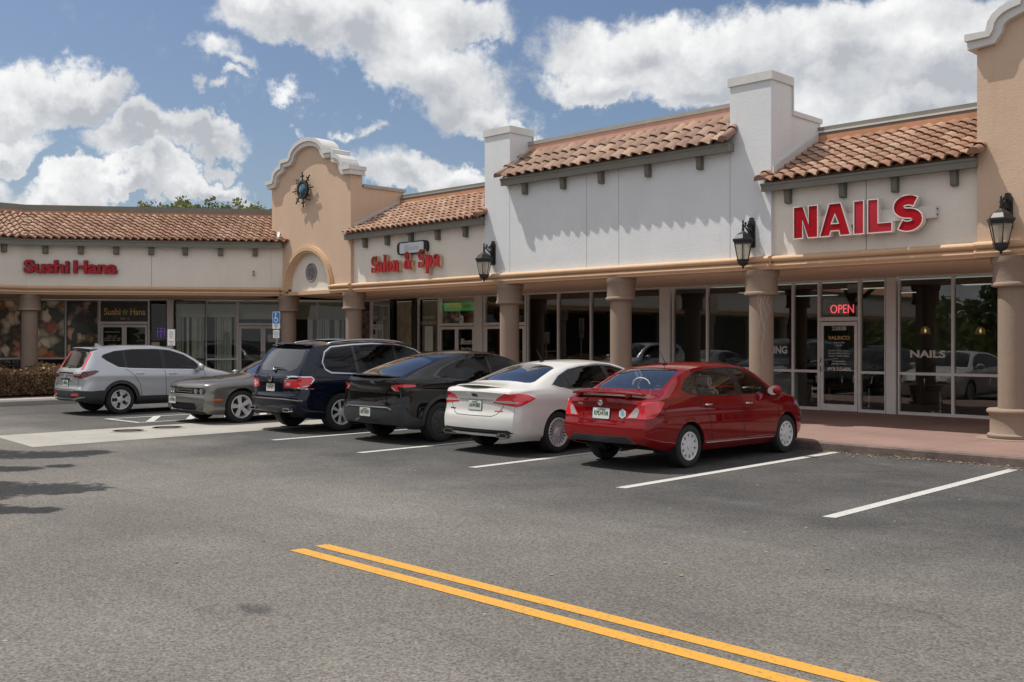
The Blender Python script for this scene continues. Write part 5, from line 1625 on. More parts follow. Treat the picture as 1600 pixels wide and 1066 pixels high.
    # ---- things laid on the surface
    def hit(s, view, a, b):
        if view in ('side', 'top'): a = a+s.stretch(a)
        if view == 'side': o, d = Vector((a-s.L/2, 3, b)), Vector((0, -1, 0))
        elif view == 'rear': o, d = Vector((-s.L, a, b)), Vector((1, 0, 0))
        elif view == 'front': o, d = Vector((s.L, a, b)), Vector((-1, 0, 0))
        elif view == 'top': o, d = Vector((a-s.L/2, b, 4)), Vector((0, 0, -1))
        r = s.bvh.ray_cast(o, d)
        if r[0] is None: return None
        n = r[1]
        return r[0], (n if n.dot(d) < 0 else -n)
    def decal(s, name, poly, view, mat, parent, off=.004, rim=.012, step=.035, sgn=1, smooth=True, rnd=0, both=False, holes=None):
        """a thin moulded piece laid on the body, outline given in a side, rear, front or top view"""
        if rnd: poly = rounded(poly, rnd, 3)
        loops = [dense(poly, step)]+[dense(h, step) for h in (holes or [])]
        vs, es = [], []
        for lp in loops:
            b0 = len(vs); n = len(lp); vs += [Vector(p) for p in lp]; es += [(b0+i, b0+(i+1) % n) for i in range(n)]
        x0, x1 = min(p[0] for p in loops[0]), max(p[0] for p in loops[0]); y0, y1 = min(p[1] for p in loops[0]), max(p[1] for p in loops[0])
        bnd = [v.copy() for v in vs]
        x = x0+step
        while x < x1:
            y = y0+step
            while y < y1:
                p = Vector((x, y))
                if sum(inpoly(p, l) for l in loops) % 2 and all((q-p).length > step*.45 for q in bnd): vs.append(p)
                y += step
            x += step
        r = delaunay_2d_cdt(vs, es, [], 0, 1e-6)
        bm = bmesh.new(); H = {}
        for sg in ((1, -1) if both else (sgn,)):
            H = {}
            for f in r[2]:
                c = sum((r[0][i] for i in f), Vector((0, 0)))/3
                if sum(inpoly(c, l) for l in loops) % 2 == 0: continue
                q = []
                for i in f:
                    if i not in H:
                        h = s.hit(view, r[0][i].x, r[0][i].y)
                        if h:
                            p = h[0]+h[1]*off; n_ = h[1].copy()
                            if sg < 0: p.y *= -1; n_.y *= -1
                            H[i] = (bm.verts.new(p), n_)
                        else: H[i] = None
                    q.append(H[i])
                if None in q: continue
                nf = bm.faces.new([v[0] for v in q]); nf.smooth = smooth
            nr = {v[0]: v[1] for v in H.values() if v}
            if rim:
                bm.edges.ensure_lookup_table()
                be = [e for e in bm.edges if e.is_boundary and all(v in nr for v in e.verts)]
                nv = {}
                for e in be:
                    for v in e.verts:
                        if v not in nv: nv[v] = bm.verts.new(v.co-nr[v]*rim)
                for e in be: bm.faces.new((e.verts[0], e.verts[1], nv[e.verts[1]], nv[e.verts[0]]))
        bmesh.ops.recalc_face_normals(bm, faces=bm.faces[:])
        me = bpy.data.meshes.new(name); bm.to_mesh(me); bm.free(); me.materials.append(mat)
        me.set_sharp_from_angle(angle=R(45))
        o = bpy.data.objects.new(name, me); COL.objects.link(o); o.parent = parent
        return o
    def strip(s, name, lns, view, mat, parent, w=.011, off=.0015, both=True, step=.03):
        """thin lines (door gaps, bright trim) laid on the body, one part each"""
        for ln in lns:
            pts = dense(ln, step, False); A = offset_line(pts, w/2); B = offset_line(pts, -w/2)
            for sg in ((1, -1) if both else (1,)):
                bm = bmesh.new(); pr = None
                for a, b in zip(A, B):
                    ha, hb = s.hit(view, *a), s.hit(view, *b)
                    if not ha or not hb: pr = None; continue
                    q = []
                    for h in (ha, hb):
                        p = h[0]+h[1]*off
                        if sg < 0: p.y *= -1
                        q.append(bm.verts.new(p))
                    if pr and (q[0].co-pr[0].co).length < .16: bm.faces.new((pr[0], pr[1], q[1], q[0]))
                    pr = q
                if not bm.faces: bm.free(); continue
                me = bpy.data.meshes.new(name); bm.to_mesh(me); bm.free(); me.materials.append(mat)
                o = bpy.data.objects.new(name, me); COL.objects.link(o); o.parent = parent

def wheel(parent, x, y, r, wd, style, mats, proto={}):
    """tyre with its rim; outer face towards +y of the wheel"""
    key = (parent.name, style)
    b = LB()
    A = Matrix.Rotation(R(-90), 4, 'X')       # lathe z -> +y
    rr = r*style['rim']
    b.lathe([(rr-.012, -wd*.42), (rr+.01, -wd*.48), (r-.05, -wd*.5), (r-.018, -wd*.46), (r-.004, -wd*.36), (r, -wd*.15), (r, wd*.15), (r-.004, wd*.36), (r-.018, wd*.46), (r-.05, wd*.5), (rr+.03, wd*.495), (rr+.006, wd*.46), (rr-.012, wd*.42)], 48, A, False)
    ty = b.build('wheel', MT['tyre'], parent, smooth=True, angle=40)
    b = LB()
    yo = wd*.44
    b.lathe([(rr+.004, yo), (rr-.004, yo+.008), (rr-.022, yo+.004), (rr-.028, yo-.05), (rr-.05, -wd*.3)], 48, A, False)
    kind = style['kind']
    def blade(a0, w0, r0, w1, r1, d0, d1, th=.022):
        c, s_ = math.cos(a0), math.sin(a0)
        def P(rad, off, yy): return (rad*c-off*s_, yy, rad*s_+off*c)
        q = [b.v(P(r0, -w0/2, d0)), b.v(P(r0, w0/2, d0)), b.v(P(r1, w1/2, d1)), b.v(P(r1, -w1/2, d1))]
        q2 = [b.v(P(r0, -w0/2*1.25, d0-th)), b.v(P(r0, w0/2*1.25, d0-th)), b.v(P(r1, w1/2*1.2, d1-th)), b.v(P(r1, -w1/2*1.2, d1-th))]
        b.face(q)
        for i in range(4): b.face([q[i], q[(i+1) % 4], q2[(i+1) % 4], q2[i]])
    n = style.get('n', 5)
    yd = yo-.012
    if kind == 'spoke':
        for k in range(n):
            a = 2*PI*k/n+PI/2
            if style.get('pair'):
                g = style['pair']
                for sgn in (-1, 1):
                    blade(a+sgn*g*.35, style['w0'], .05, style['w1'], rr-.012, yd-.018, yd-.002)
                    if style.get('loop'): blade(a+sgn*g, style['w1'], rr*.58, style['w1'], rr-.012, yd-.01, yd-.002)
            else: blade(a, style['w0'], .05, style['w1'], rr-.012, yd-.02, yd-.003)
        b.lathe([(.075, yd-.03), (.075, yd-.012), (.06, yd-.004), (.045, yd-.004), (.04, yd+.002), (.002, yd+.003)], 24, A)
        for k in range(5):
            a = 2*PI*k/5+.3
            b.lathe([(.009, yd-.012), (.009, yd+.0), (.001, yd+.001)], 8, A @ Matrix.Translation((.056*math.cos(a), .056*math.sin(a), 0)))
    elif kind == 'cover':
        hs = []
        for k in range(n):
            a = 2*PI*k/n+PI/2
            ri, ro, hw = rr*.55, rr*.86, .135
            if k % 2: ri = rr*.62
            pts = [(ri, -.045), (ro-.02, -hw), (ro, -hw*.8), (ro, hw*.8), (ro-.02, hw), (ri, .045)]
            hs.append(rounded([(p[0]*math.cos(a+p[1]), p[0]*math.sin(a+p[1])) for p in pts], .008, 2))
        out = [((rr-.006)*math.cos(2*PI*k/48), (rr-.006)*math.sin(2*PI*k/48)) for k in range(48)]
        for tri in tri2d([out]+hs):
            b.face([b.v((p[0], yd+.006-.035*max(0, (math.hypot(*p)/rr-.75))**1.5, p[1])) for p in tri])
        for h in hs:
            m_ = len(h)
            for i in range(m_):
                p, q = h[i], h[(i+1) % m_]
                f = lambda p: yd+.006-.035*max(0, (math.hypot(*p)/rr-.75))**1.5
                b.poly([(p[0], f(p), p[1]), (q[0], f(q), q[1]), (q[0], f(q)-.022, q[1]), (p[0], f(p)-.022, p[1])])
        b.lathe([(.05, yd+.004), (.045, yd+.014), (.002, yd+.016)], 24, A)
    elif kind == 'aero':
        b.lathe([(rr-.03, yd-.004), (rr-.05, yd+.006), (.05, yd+.0), (.045, yd+.008), (.002, yd+.009)], 48, A, False)
        for k in range(n):
            a = 2*PI*k/n+PI/2
            blade(a+.12, .02, .06, .10, rr-.07, yd+.014, yd+.016, .012)
            blade(a+.42, .006, rr*.45, .018, rr-.035, yd+.010, yd+.012, .006)
    rim = b.build('rim', mats['rim'], ty)
    rim.data.set_sharp_from_angle(angle=R(30))
    b = LB(); b.lathe([(rr-.04, -.01), (.14, 0), (.14, .02), (.02, .025)], 32, A); b.build('brake_disc', MT['dark_metal'], ty)
    return ty

def place_wheels(root, sp, style, mats):
    x0 = sp['L']/2
    yw = sp['W']-.018-sp['tw']*.5
    first = None
    for xw in (sp['xr'], sp['xfw']):
        for sgn in (1, -1):
            if first is None:
                first = wheel(root, 0, 0, sp['r'], sp['tw'], style, mats); o = first
            else:
                o = first.copy(); COL.objects.link(o); o.parent = root
                for c in first.children:
                    d = c.copy(); COL.objects.link(d); d.parent = o
            o.location = (xw-x0, sgn*yw, sp['r'])
            o.rotation_euler = (0, random.uniform(0, 6), 0 if sgn > 0 else PI)
    # dark arch liners and underbody
    for xw in (sp['xr'], sp['xfw']):
        for sgn in (1, -1):
            b = LB(); Ra = sp['r']+sp.get('agap', .05)+.012
            A = Matrix.Translation((xw-x0, sgn*(sp['W']-.20), sp['r']))
            pts = arc(0, 0, Ra, Ra, -15, 195, 20)
            for (a, c), (d, e) in zip(pts, pts[1:]):
                b.poly([A @ Vector((a, .165*sgn, c)), A @ Vector((d, .165*sgn, e)), A @ Vector((d, -.2*sgn, e)), A @ Vector((a, -.2*sgn, c))])
            b.poly([A @ Vector((a, -.2*sgn, c)) for a, c in pts])
            b.build('arch_liner', MT['under'], root)

def cabin(root, s, sp, seatmat, dash=True):
    L = s.L; x0 = L/2; W = s.W
    b = LB()
    b.box(sp['xr']-x0-.2, sp['xf']-x0+.3, -(W-.34), W-.34, .22, .40)
    b.box(sp['xr']-x0+.42, sp['xf']-x0-.42, -(W-.10), W-.10, .22, .36)
    b.box(.15-x0, sp['xr']-x0-.35, -(W-.22), W-.22, sp.get('zb0', .34), .60)
    b.box(sp['xf']-x0+.40, L-.25-x0, -(W-.25), W-.25, .26, .55)
    b.build('underbody', MT['under'], root)
    fx, rx = sp['seats']
    zs = sp.get('seatz', .30)
    for sgn in (1, -1):
        b = LB()
        b.bbox(fx-x0-.05, fx-x0+.50, sgn*.37-.24, sgn*.37+.24, zs+.06, zs+.26, .05)
        bm = bmesh.new(); bmesh.ops.create_cube(bm, size=1)
        for v in bm.verts: v.co = (v.co.x*.13, v.co.y*.46, v.co.z*.62)
        bmesh.ops.bevel(bm, geom=bm.edges[:], offset=.05, segments=2, affect='EDGES')
        b.merge(bm, Matrix.Translation((fx-x0-.12, sgn*.37, zs+.50)) @ Matrix.Rotation(R(-14), 4, 'Y'))
        bm = bmesh.new(); bmesh.ops.create_cube(bm, size=1)
        for v in bm.verts: v.co = (v.co.x*.09, v.co.y*.26, v.co.z*.17)
        bmesh.ops.bevel(bm, geom=bm.edges[:], offset=.035, segments=2, affect='EDGES')
        b.merge(bm, Matrix.Translation((fx-x0-.21, sgn*.37, zs+.90)) @ Matrix.Rotation(R(-10), 4, 'Y'))
        b.build('front_seat', seatmat, root, smooth=True, angle=50)
    b = LB(); Wb = W-.22
    b.bbox(rx-x0-.05, rx-x0+.48, -Wb, Wb, zs+.04, zs+.26, .05)
    bm = bmesh.new(); bmesh.ops.create_cube(bm, size=1)
    for v in bm.verts: v.co = (v.co.x*.14, v.co.y*Wb*2, v.co.z*.60)
    bmesh.ops.bevel(bm, geom=bm.edges[:], offset=.05, segments=2, affect='EDGES')
    b.merge(bm, Matrix.Translation((rx-x0-.12, 0, zs+.50)) @ Matrix.Rotation(R(-18), 4, 'Y'))
    for yy in (-.42, .42):
        bm = bmesh.new(); bmesh.ops.create_cube(bm, size=1)
        for v in bm.verts: v.co = (v.co.x*.09, v.co.y*.26, v.co.z*.14)
        bmesh.ops.bevel(bm, geom=bm.edges[:], offset=.035, segments=2, affect='EDGES')
        b.merge(bm, Matrix.Translation((rx-x0-.24, yy, zs+.84)) @ Matrix.Rotation(R(-10), 4, 'Y'))
    b.build('rear_seat', seatmat, root, smooth=True, angle=50)
    zd = s.ze(fx+1.0)
    b = LB(); b.bbox(fx-x0+.72, sp['xf']-x0-.22, -(W-.16), W-.16, zs+.2, zd-.02, .05); b.build('dashboard', MT['under'], root)
    b = LB()
    T = Matrix.Translation((fx-x0+.62, .37, zd+.0)) @ Matrix.Rotation(R(-65), 4, 'Y')
    b.tube([T @ Vector((.18*math.cos(k*PI/10), .18*math.sin(k*PI/10), 0)) for k in range(21)], .014, 6, False); b.tube([T @ Vector((-.17, 0, 0)), T @ Vector((.17, 0, 0))], .012, 5)
    b.build('steering_wheel', MT['under'], root)
    if sp.get('shelf'):
        a, c, z = sp['shelf']
        b = LB(); b.box(a-x0, c-x0, -(W-.2), W-.2, z-.02, z); b.build('parcel_shelf', MT['under'], root)

def plate(s, root, y, z, view, txt, tint='plate'):
    h = s.hit(view, y, z)
    p, n = h
    n = Vector((n.x, 0, n.z)).normalized()
    yy = Vector((0, 1, 0)) if view == 'front' else Vector((0, -1, 0))
    zz = n.cross(yy)
    if zz.z < 0: zz = -zz
    Mx = Matrix(((yy.x, -n.x, zz.x, p.x), (yy.y, -n.y, zz.y, p.y), (yy.z, -n.z, zz.z, p.z), (0, 0, 0, 1)))
    b = LB()
    b.prism(rounded([(-.1525, -.076), (.1525, -.076), (.1525, .076), (-.1525, .076)], .015, 3), -.013, -.006, 'y'); b.bm.transform(Mx)
    pl = b.build('licence_plate', MT[tint], root)
    b = LB(); b.prism(rounded([(-.159, -.082), (.159, -.082), (.159, .082), (-.159, .082)], .02, 3), -.010, .02, 'y', holes=[rounded([(-.148, -.072), (.148, -.072), (.148, .072), (-.148, .072)], .01, 3)][::-1]); b.bm.transform(Mx)
    b.build('plate_frame', MT['plate_frame'], pl)
    rm = root_mat(root)
    lines('plate_text', [txt], rm @ Mx, pl, 0, -.0145, 0, .1, .062, 'plate_green', bold=.02, width=.25)
    lines('plate_text', ['FLORIDA'], rm @ Mx, pl, 0, -.0145, .055, .1, .018, 'plate_green', width=.13)
    b = LB(); b.prism([(.022*math.cos(k*PI/5)+0, .022*math.sin(k*PI/5)) for k in range(10)], -.0142, -.013, 'y'); b.bm.transform(Mx); b.build('plate_emblem', MT['plate_orange'], pl)
    return pl

def door_mirror(s, root, x, z, mat, size=1.0):
    for sgn in (1, -1):
        h = s.hit('side', x, z)
        y = h[0].y
        bm = bmesh.new(); bmesh.ops.create_uvsphere(bm, u_segments=20, v_segments=12, radius=1)
        for v in bm.verts:
            c = v.co
            fx = -1 if c.x < 0 else 1
            v.co = (c.x*(.10 if c.x > 0 else .055)*size, c.y*.115*size, (abs(c.z)**.8)*(1 if c.z > 0 else -1)*.085*size)
        b = LB(); b.merge(bm, Matrix.Translation((h[0].x, sgn*(y+.13*size), z+.045)))
        b.tube([(h[0].x+.02, sgn*(y-.01), z-.01), (h[0].x+.01, sgn*(y+.07), z+.01)], [.03, .022], 8)
        m_ = b.build('door_mirror', mat, root, smooth=True)
        b = LB(); b.lathe([(.001, 0), (.085*size, 0)], 20, Matrix.Translation((h[0].x-.052*size, sgn*(y+.13*size), z+.045)) @ Matrix.Rotation(R(-90), 4, 'Y') @ Matrix.Rotation(R(-sgn*16), 4, 'X') @ Matrix.Diagonal((.8, 1.05, 1, 1)), False); b.build('mirror_glass', mt['chrome'], m_)

def handles(s, root, pts, mat, l=.17):
    for x, z in pts:
        for sgn in (1, -1):
            h = s.hit('side', x, z)
            b = LB(); b.bbox(h[0].x-l/2, h[0].x+l/2, h[0].y-.004, h[0].y+.030, z-.016, z+.016, .012)
            if sgn < 0:
                for v in b.bm.verts: v.co.y *= -1
            b.build('door_handle', mat, root, smooth=True)

def antenna(s, root, x, fin=False, mat=None):
    h = s.hit('top', x, 0)
    b = LB(); p = h[0]
    if fin:
        b.prism([(p.x-.10, p.z-.01), (p.x+.09, p.z-.01), (p.x+.03, p.z+.02), (p.x-.07, p.z+.07), (p.x-.10, p.z+.065)], -.016, .016, 'y')
        b.build('antenna', mat or MT['blacktrim'], root)
    else:
        b.bbox(p.x-.05, p.x+.03, -.022, .022, p.z-.005, p.z+.022, .01); b.tube([(p.x-.0, 0, p.z+.015), (p.x-.13, 0, p.z+.20)], [.006, .003], 6); b.build('antenna', MT['blacktrim'], root)

def bar_across(s, root, name, x, z, half, chord, th, mat, sweep=.10, droop=.03, n=24, up=0):
    """lip or spoiler running across the tail"""
    b = LB(); rings = []
    for k in range(n+1):
        y = -half+2*half*k/n; f = abs(y)/half
        xo = x-s.L/2+sweep*f**2.2; zo = z-droop*f**2.5
        c = chord*(1-.35*f**4)
        pr = [(-c*.5, 0), (-c*.45, th*.35), (-c*.1, th*.5), (c*.5, th*.05-up*.0), (c*.5, -th*.2), (-c*.1, -th*.45), (-c*.46, -th*.3)]
        rings.append([b.v((xo+a, y, zo+q-up*a)) for a, q in pr])
    for A, B in zip(rings, rings[1:]):
        for i in range(len(A)): b.face([A[i], A[(i+1) % len(A)], B[(i+1) % len(A)], B[i]])
    b.face(rings[0]); b.face(rings[-1][::-1])
    return b.build(name, mat, root, smooth=True, angle=35)

def paint(name, col, metal=.0, rough=.35, flake=0):
    t = NT(name)
    tc = t.n('ShaderNodeTexCoord').outputs['Object']
    dust = t.ramp(t.noise(tc, 3, 4, .6), .45, .8)
    c = t.mix(t.math('MULTIPLY', dust, .04 if min(col) > .1 else .008), col, (.25, .23, .2))
    lw = t.n('ShaderNodeLayerWeight', i={'Blend': .35}).outputs['Facing']
    c2 = t.mix(lw, c, [q*.55 for q in col]) if flake else c
    rg = t.math('MULTIPLY_ADD', dust, .02, .008)
    p = t.n('ShaderNodeBsdfPrincipled', i={'Base Color': c2, 'Roughness': rough, 'Metallic': metal, 'Coat Weight': 1.0, 'Coat Roughness': rg, 'Specular IOR Level': .1 if min(col) > .1 else 0.0})
    return t.out(p.outputs[0])
MT = {}
MT['tyre'] = M('tyre_rubber', (.018, .018, .018), .8, var=.25, vs=6)
MT['dark_metal'] = M('brake_metal', (.05, .05, .05), .5, metal=.5)
MT['under'] = M('dark_plastic', (.012, .012, .013), .8)
MT['blacktrim'] = M('black_trim', (.012, .012, .013), .35)
MT['gloss_black'] = M('gloss_black', (.008, .008, .009), .12, coat=.6)
MT['cladding'] = M('grey_cladding', (.035, .036, .038), .55, var=.12, vs=5)
MT['seam'] = M('panel_gap', (.006, .006, .006), .9)
MT['tail_red'] = M('taillight_red', (.72, .022, .035), .12, coat=1)
MT['tail_dark'] = M('taillight_dark_red', (.12, .004, .006), .12, coat=1)
MT['tail_white'] = M('taillight_clear', (.55, .52, .52), .15, coat=1, metal=.3)
MT['amber'] = M('amber_lens', (.62, .13, .02), .2, coat=1)
MT['lens'] = M('headlight_lens', (.42, .43, .44), .10, metal=.5, coat=1)
MT['lens_dark'] = M('headlight_dark', (.05, .05, .055), .10, coat=1)
MT['plate'] = M('plate_white', (.60, .63, .60), .5, var=.06, vs=20)
MT['plate_frame'] = M('plate_frame', (.02, .02, .02), .4)
MT['plate_green'] = M('plate_green', (.03, .13, .07), .5)
MT['plate_orange'] = M('plate_orange', (.55, .22, .05), .5)
MT['rim_silver'] = M('rim_silver', (.70, .70, .71), .35, metal=.35)
MT['rim_cover'] = M('rim_cover_silver', (.66, .66, .67), .4, metal=.2)
MT['rim_dark'] = M('rim_dark', (.05, .05, .052), .45)
MT['rim_machined'] = M('rim_machined', (.66, .66, .66), .4, metal=.35)
MT['seat_dark'] = M('seat_dark', (.025, .025, .027), .8)
MT['seat_grey'] = M('seat_grey', (.16, .15, .14), .85)
MT['seat_light'] = M('seat_light', (.42, .40, .36), .85)
MT['glass'] = glass('car_glass', (.94, .96, .94), 1.1, 1.5)
MT['glass_tint'] = glass('car_glass_tinted', (.10, .11, .11), .8, 1.5)
MT['glass_rear'] = glass('car_glass_rear', (.22, .25, .26), 1.9, 1.6)
MT['dark_chrome'] = M('dark_chrome', (.38, .38, .38), .2, metal=1)
MT['silver_rail'] = M('roof_rail_silver', (.55, .55, .55), .3, metal=.8)
mt.update(MT)
# ------------------------------------------------------------------ helper that assembles a car from its data
def make_car(name, label, cat, loc, rz, sp, regs, body_mat, style, rim, seat, glassmap):
    root = thing(name, loc, label, cat, rz)
    s = Shell(sp)
    s.build(regs)
    s.part([-1], 'body', body_mat, root)
    done = set()
    for i, rg in enumerate(regs):
        if i in done: continue
        off = rg.get('off', 0)
        for side in ((1, -1) if rg.get('lr') else (0,)):
            o = s.part([i], rg['name'], rg['mat'], root, off, side, rg.get('flange', .018))
    place_wheels(root, sp, style, {'rim': rim})
    cabin(root, s, sp, seat)
    return root, s

def rg(name, mat, polys, off=0., lr=False, flange=.018): return dict(name=name, mat=mat, polys=polys, off=off, lr=lr, flange=flange)
GI = -.007

def lower_w(L, W, e=.10):
    return [(0, W-e), (.05, W-e*.62), (.16, W-e*.28), (.45, W-.004), (.9, W), (L-1.1, W), (L-.6, W-.018), (L-.3, W-.075), (L-.12, W-.15), (L, W-.24)]

# ================================================================== red sedan
sp = dict(st=.09, L=4.49, W=.847, xr=1.02, xf=3.62, r=.31, tw=.19, agap=.045, tumble=.055, crease=.80, creaseout=.006,
  zt=[(0, .955), (.03, 1.01), (.10, 1.04), (.45, 1.078), (.52, 1.095), (.9, 1.275), (1.25, 1.405), (1.6, 1.462), (2.1, 1.49), (2.5, 1.482), (2.8, 1.438), (3.2, 1.25), (3.6, 1.045), (3.8, 1.0), (4.1, .93), (4.3, .845), (4.42, .76), (4.49, .68)],
  ze=[(0, .90), (.1, .95), (.5, .985), (1.0, .995), (2, .975), (3, .95), (3.5, .935), (3.9, .885), (4.2, .80), (4.49, .64)],
  zr=[(0, .93), (.1, .99), (.4, 1.03), (.55, 1.065), (.8, 1.185), (1.1, 1.325), (1.4, 1.402), (1.8, 1.435), (2.3, 1.444), (2.6, 1.42), (2.9, 1.33), (3.2, 1.17), (3.5, .99), (3.6, .965), (3.9, .925), (4.2, .85), (4.4, .75), (4.49, .66)],
  yr=[(0, .66), (.3, .715), (.5, .71), (.8, .64), (1.2, .585), (1.8, .56), (2.4, .565), (2.8, .595), (3.2, .655), (3.5, .72), (3.7, .725), (4.1, .68), (4.4, .58), (4.49, .52)],
  w=lower_w(4.49, .847), zb=[(0, .39), (.15, .35), (.5, .28), (1.0, .23), (3.2, .20), (4.1, .21), (4.49, .24)],
  gr=[(.25, .09), (.36, .02), (.5, 0), (.62, .0), (.70, .035), (.9, .055), (1.02, .02), (1.2, 0)], gf=[(.2, .08), (.35, .01), (.6, 0), (.8, .05)], seats=(2.25, 1.35), shelf=(.5, 1.0, 1.04), zb0=.38)
DLO = [(3.30, .968), (2.35, .992), (1.3, 1.022), (1.05, 1.06), (.93, 1.115), (1.13, 1.25), (1.42, 1.362), (1.85, 1.404), (2.3, 1.412), (2.55, 1.39), (2.85, 1.30), (3.1, 1.145)]
regs = [
 rg('front_side_window', MT['glass'], [('side', [(3.20, .99), (2.43, 1.008), (2.41, 1.39), (2.55, 1.372), (2.83, 1.275), (3.06, 1.138)])], GI, True),
 rg('rear_side_window', MT['glass'], [('side', [(2.27, 1.012), (1.38, 1.035), (1.36, 1.325), (1.5, 1.366), (1.85, 1.386), (2.27, 1.393)])], GI, True),
 rg('quarter_window', MT['glass'], [('side', [(1.325, 1.042), (1.09, 1.078), (.985, 1.12), (1.16, 1.245), (1.325, 1.312)])], GI, True),
 rg('window_trim', MT['blacktrim'], [('side', DLO)], -.003, True),
 rg('rear_window', MT['glass_rear'], [('top', [(.58, 0), (.60, .50), (.64, .575), (.70, .59), (1.22, .50), (1.26, .44), (1.285, 0)])], GI),
 rg('windscreen', MT['glass'], [('top', [(3.60, 0), (3.54, .40), (3.42, .63), (3.36, .635), (2.76, .52), (2.71, .45), (2.69, 0)])], GI),
 rg('taillight', MT['tail_red'], [('rear', [(.43, .735), (.90, .735), (.90, .985), (.64, .955), (.60, .92)]), ('side', [(-.01, .735), (.10, .75), (.22, .81), (.46, .955), (.34, .98), (-.01, .965)])], .006, True),
 rg('headlight', MT['lens'], [('side', [(3.86, .80), (4.1, .70), (4.5, .55), (4.5, .72), (4.22, .80), (4.0, .84)]), ('front', [(.30, .56), (.7, .55), (.7, .75), (.36, .66)])], .003, True),
]
RED = paint('red_paint', (.215, .004, .006), .0, .4, 1)
C, s = make_car('red_sedan', 'metallic red four-door sedan nearest the camera with silver wheel covers', 'car', (-9.22, 11.99-1.02+4.49/2, 0), R(90), sp, regs, RED, dict(kind='cover', rim=.66, n=10), MT['rim_cover'], MT['seat_light'], None)
s.strip('door_gap', [[(1.32, 1.035), (1.36, .96), (1.52, .66), (1.56, .40), (1.56, .30)], [(2.35, .985), (2.36, .5), (2.38, .30)], [(3.32, .965), (3.36, .80), (3.33, .5), (3.28, .30)], [(1.10, 1.0), (1.2, .96), (1.33, .94)]], 'side', MT['seam'], C)
s.strip('sill_trim', [[(1.42, .335), (3.22, .30)]], 'side', MT['silver_rail'], C, .016, .006)
s.strip('lid_gap', [[(-.62, .985), (-.60, .92), (-.43, .735), (-.36, .66), (0, .645), (.36, .66), (.43, .735), (.60, .92), (.62, .985)]], 'rear', MT['seam'], C, .008, .0015, False)
for sg in (1, -1):
    s.decal('reversing_lens', [(.47, .75), (.60, .75), (.635, .85), (.61, .885), (.57, .88)], 'rear', MT['tail_white'], C, .010, .008, .03, sg)
s.decal('bumper_valance', [(-.60, .395), (.60, .395), (.54, .445), (.48, .485), (-.48, .485), (-.54, .445)], 'rear', MT['cladding'], C, .012, .02, .04)
s.decal('trim_strip', [(-.34, .925), (.34, .925), (.34, .945), (.32, .955), (-.32, .955), (-.34, .945)], 'rear', RED, C, .022, .025, .03)
h = s.hit('rear', 0, .938)
b = LB(); T = Matrix.Translation(h[0]-Vector((.020, 0, 0))) @ Matrix.Rotation(R(-90), 4, 'Y')
b.lathe([(.042, 0), (.042, .01), (.032, .012), (.032, .004), (.001, .004)], 24, T); b.box(*(lambda p: (p.x-.010, p.x+.0, -.05, .05, p.z-.009, p.z+.009))(T @ Vector((0, 0, 0)))); b.build('emblem', mt['chrome'], C)
plate(s, C, 0, .79, 'rear', 'KPD 41M')
s.strip('lamp_gap', [[(.44, .74), (.60, .92), (.64, .952)]], 'rear', MT['seam'], C, .012, .004)
s.strip('lamp_gap', [[(.10, .75), (.22, .81), (.45, .952)]], 'side', MT['seam'], C, .010, .004)
s.decal('hexagon_sticker', [(-.37+.062*math.cos(k*PI/3+.5), .80+.068*math.sin(k*PI/3+.5)) for k in range(6)], 'rear', mt['sign_white_sheet'], C, .003, 0, .02)
s.decal('hexagon_sticker_core', [(-.37+.036*math.cos(k*PI/3+.5), .80+.04*math.sin(k*PI/3+.5)) for k in range(6)], 'rear', M('sticker_blue', (.18, .42, .55), .5), C, .005, 0, .02)
s.decal('model_badge', [(.36, .90), (.46, .905), (.46, .935), (.36, .93)], 'rear', mt['chrome'], C, .004, 0, .02)
bar_across(s, C, 'spoiler', .085, 1.095, .63, .20, .05, RED, .12, .035)
b = LB()
for y in (-.45, .45): b.bbox(.05-4.49/2, .15-4.49/2, y-.03, y+.03, 1.02, 1.09, .008)
b.build('spoiler_mount', RED, C)
handles(s, C, ((1.48, .885), (2.50, .86)), mt['chrome'], .18)
door_mirror(s, C, 3.12, .985, RED)
antenna(s, C, 1.55)
b = LB(); b.tube([(.10-2.245, -.30, .29), (.45-2.245, -.30, .30)], .028, 10); b.build('exhaust', MT['dark_metal'], C)
b = LB(); b.tube([(.70-2.245, -.2+.16*math.cos(k*.5), 1.06+.12+.10*math.sin(k*.5)) for k in range(7)], .008, 5); tag(b.build('loose_strap', mt['paper'], C), 'pale strap lying in the rear window')

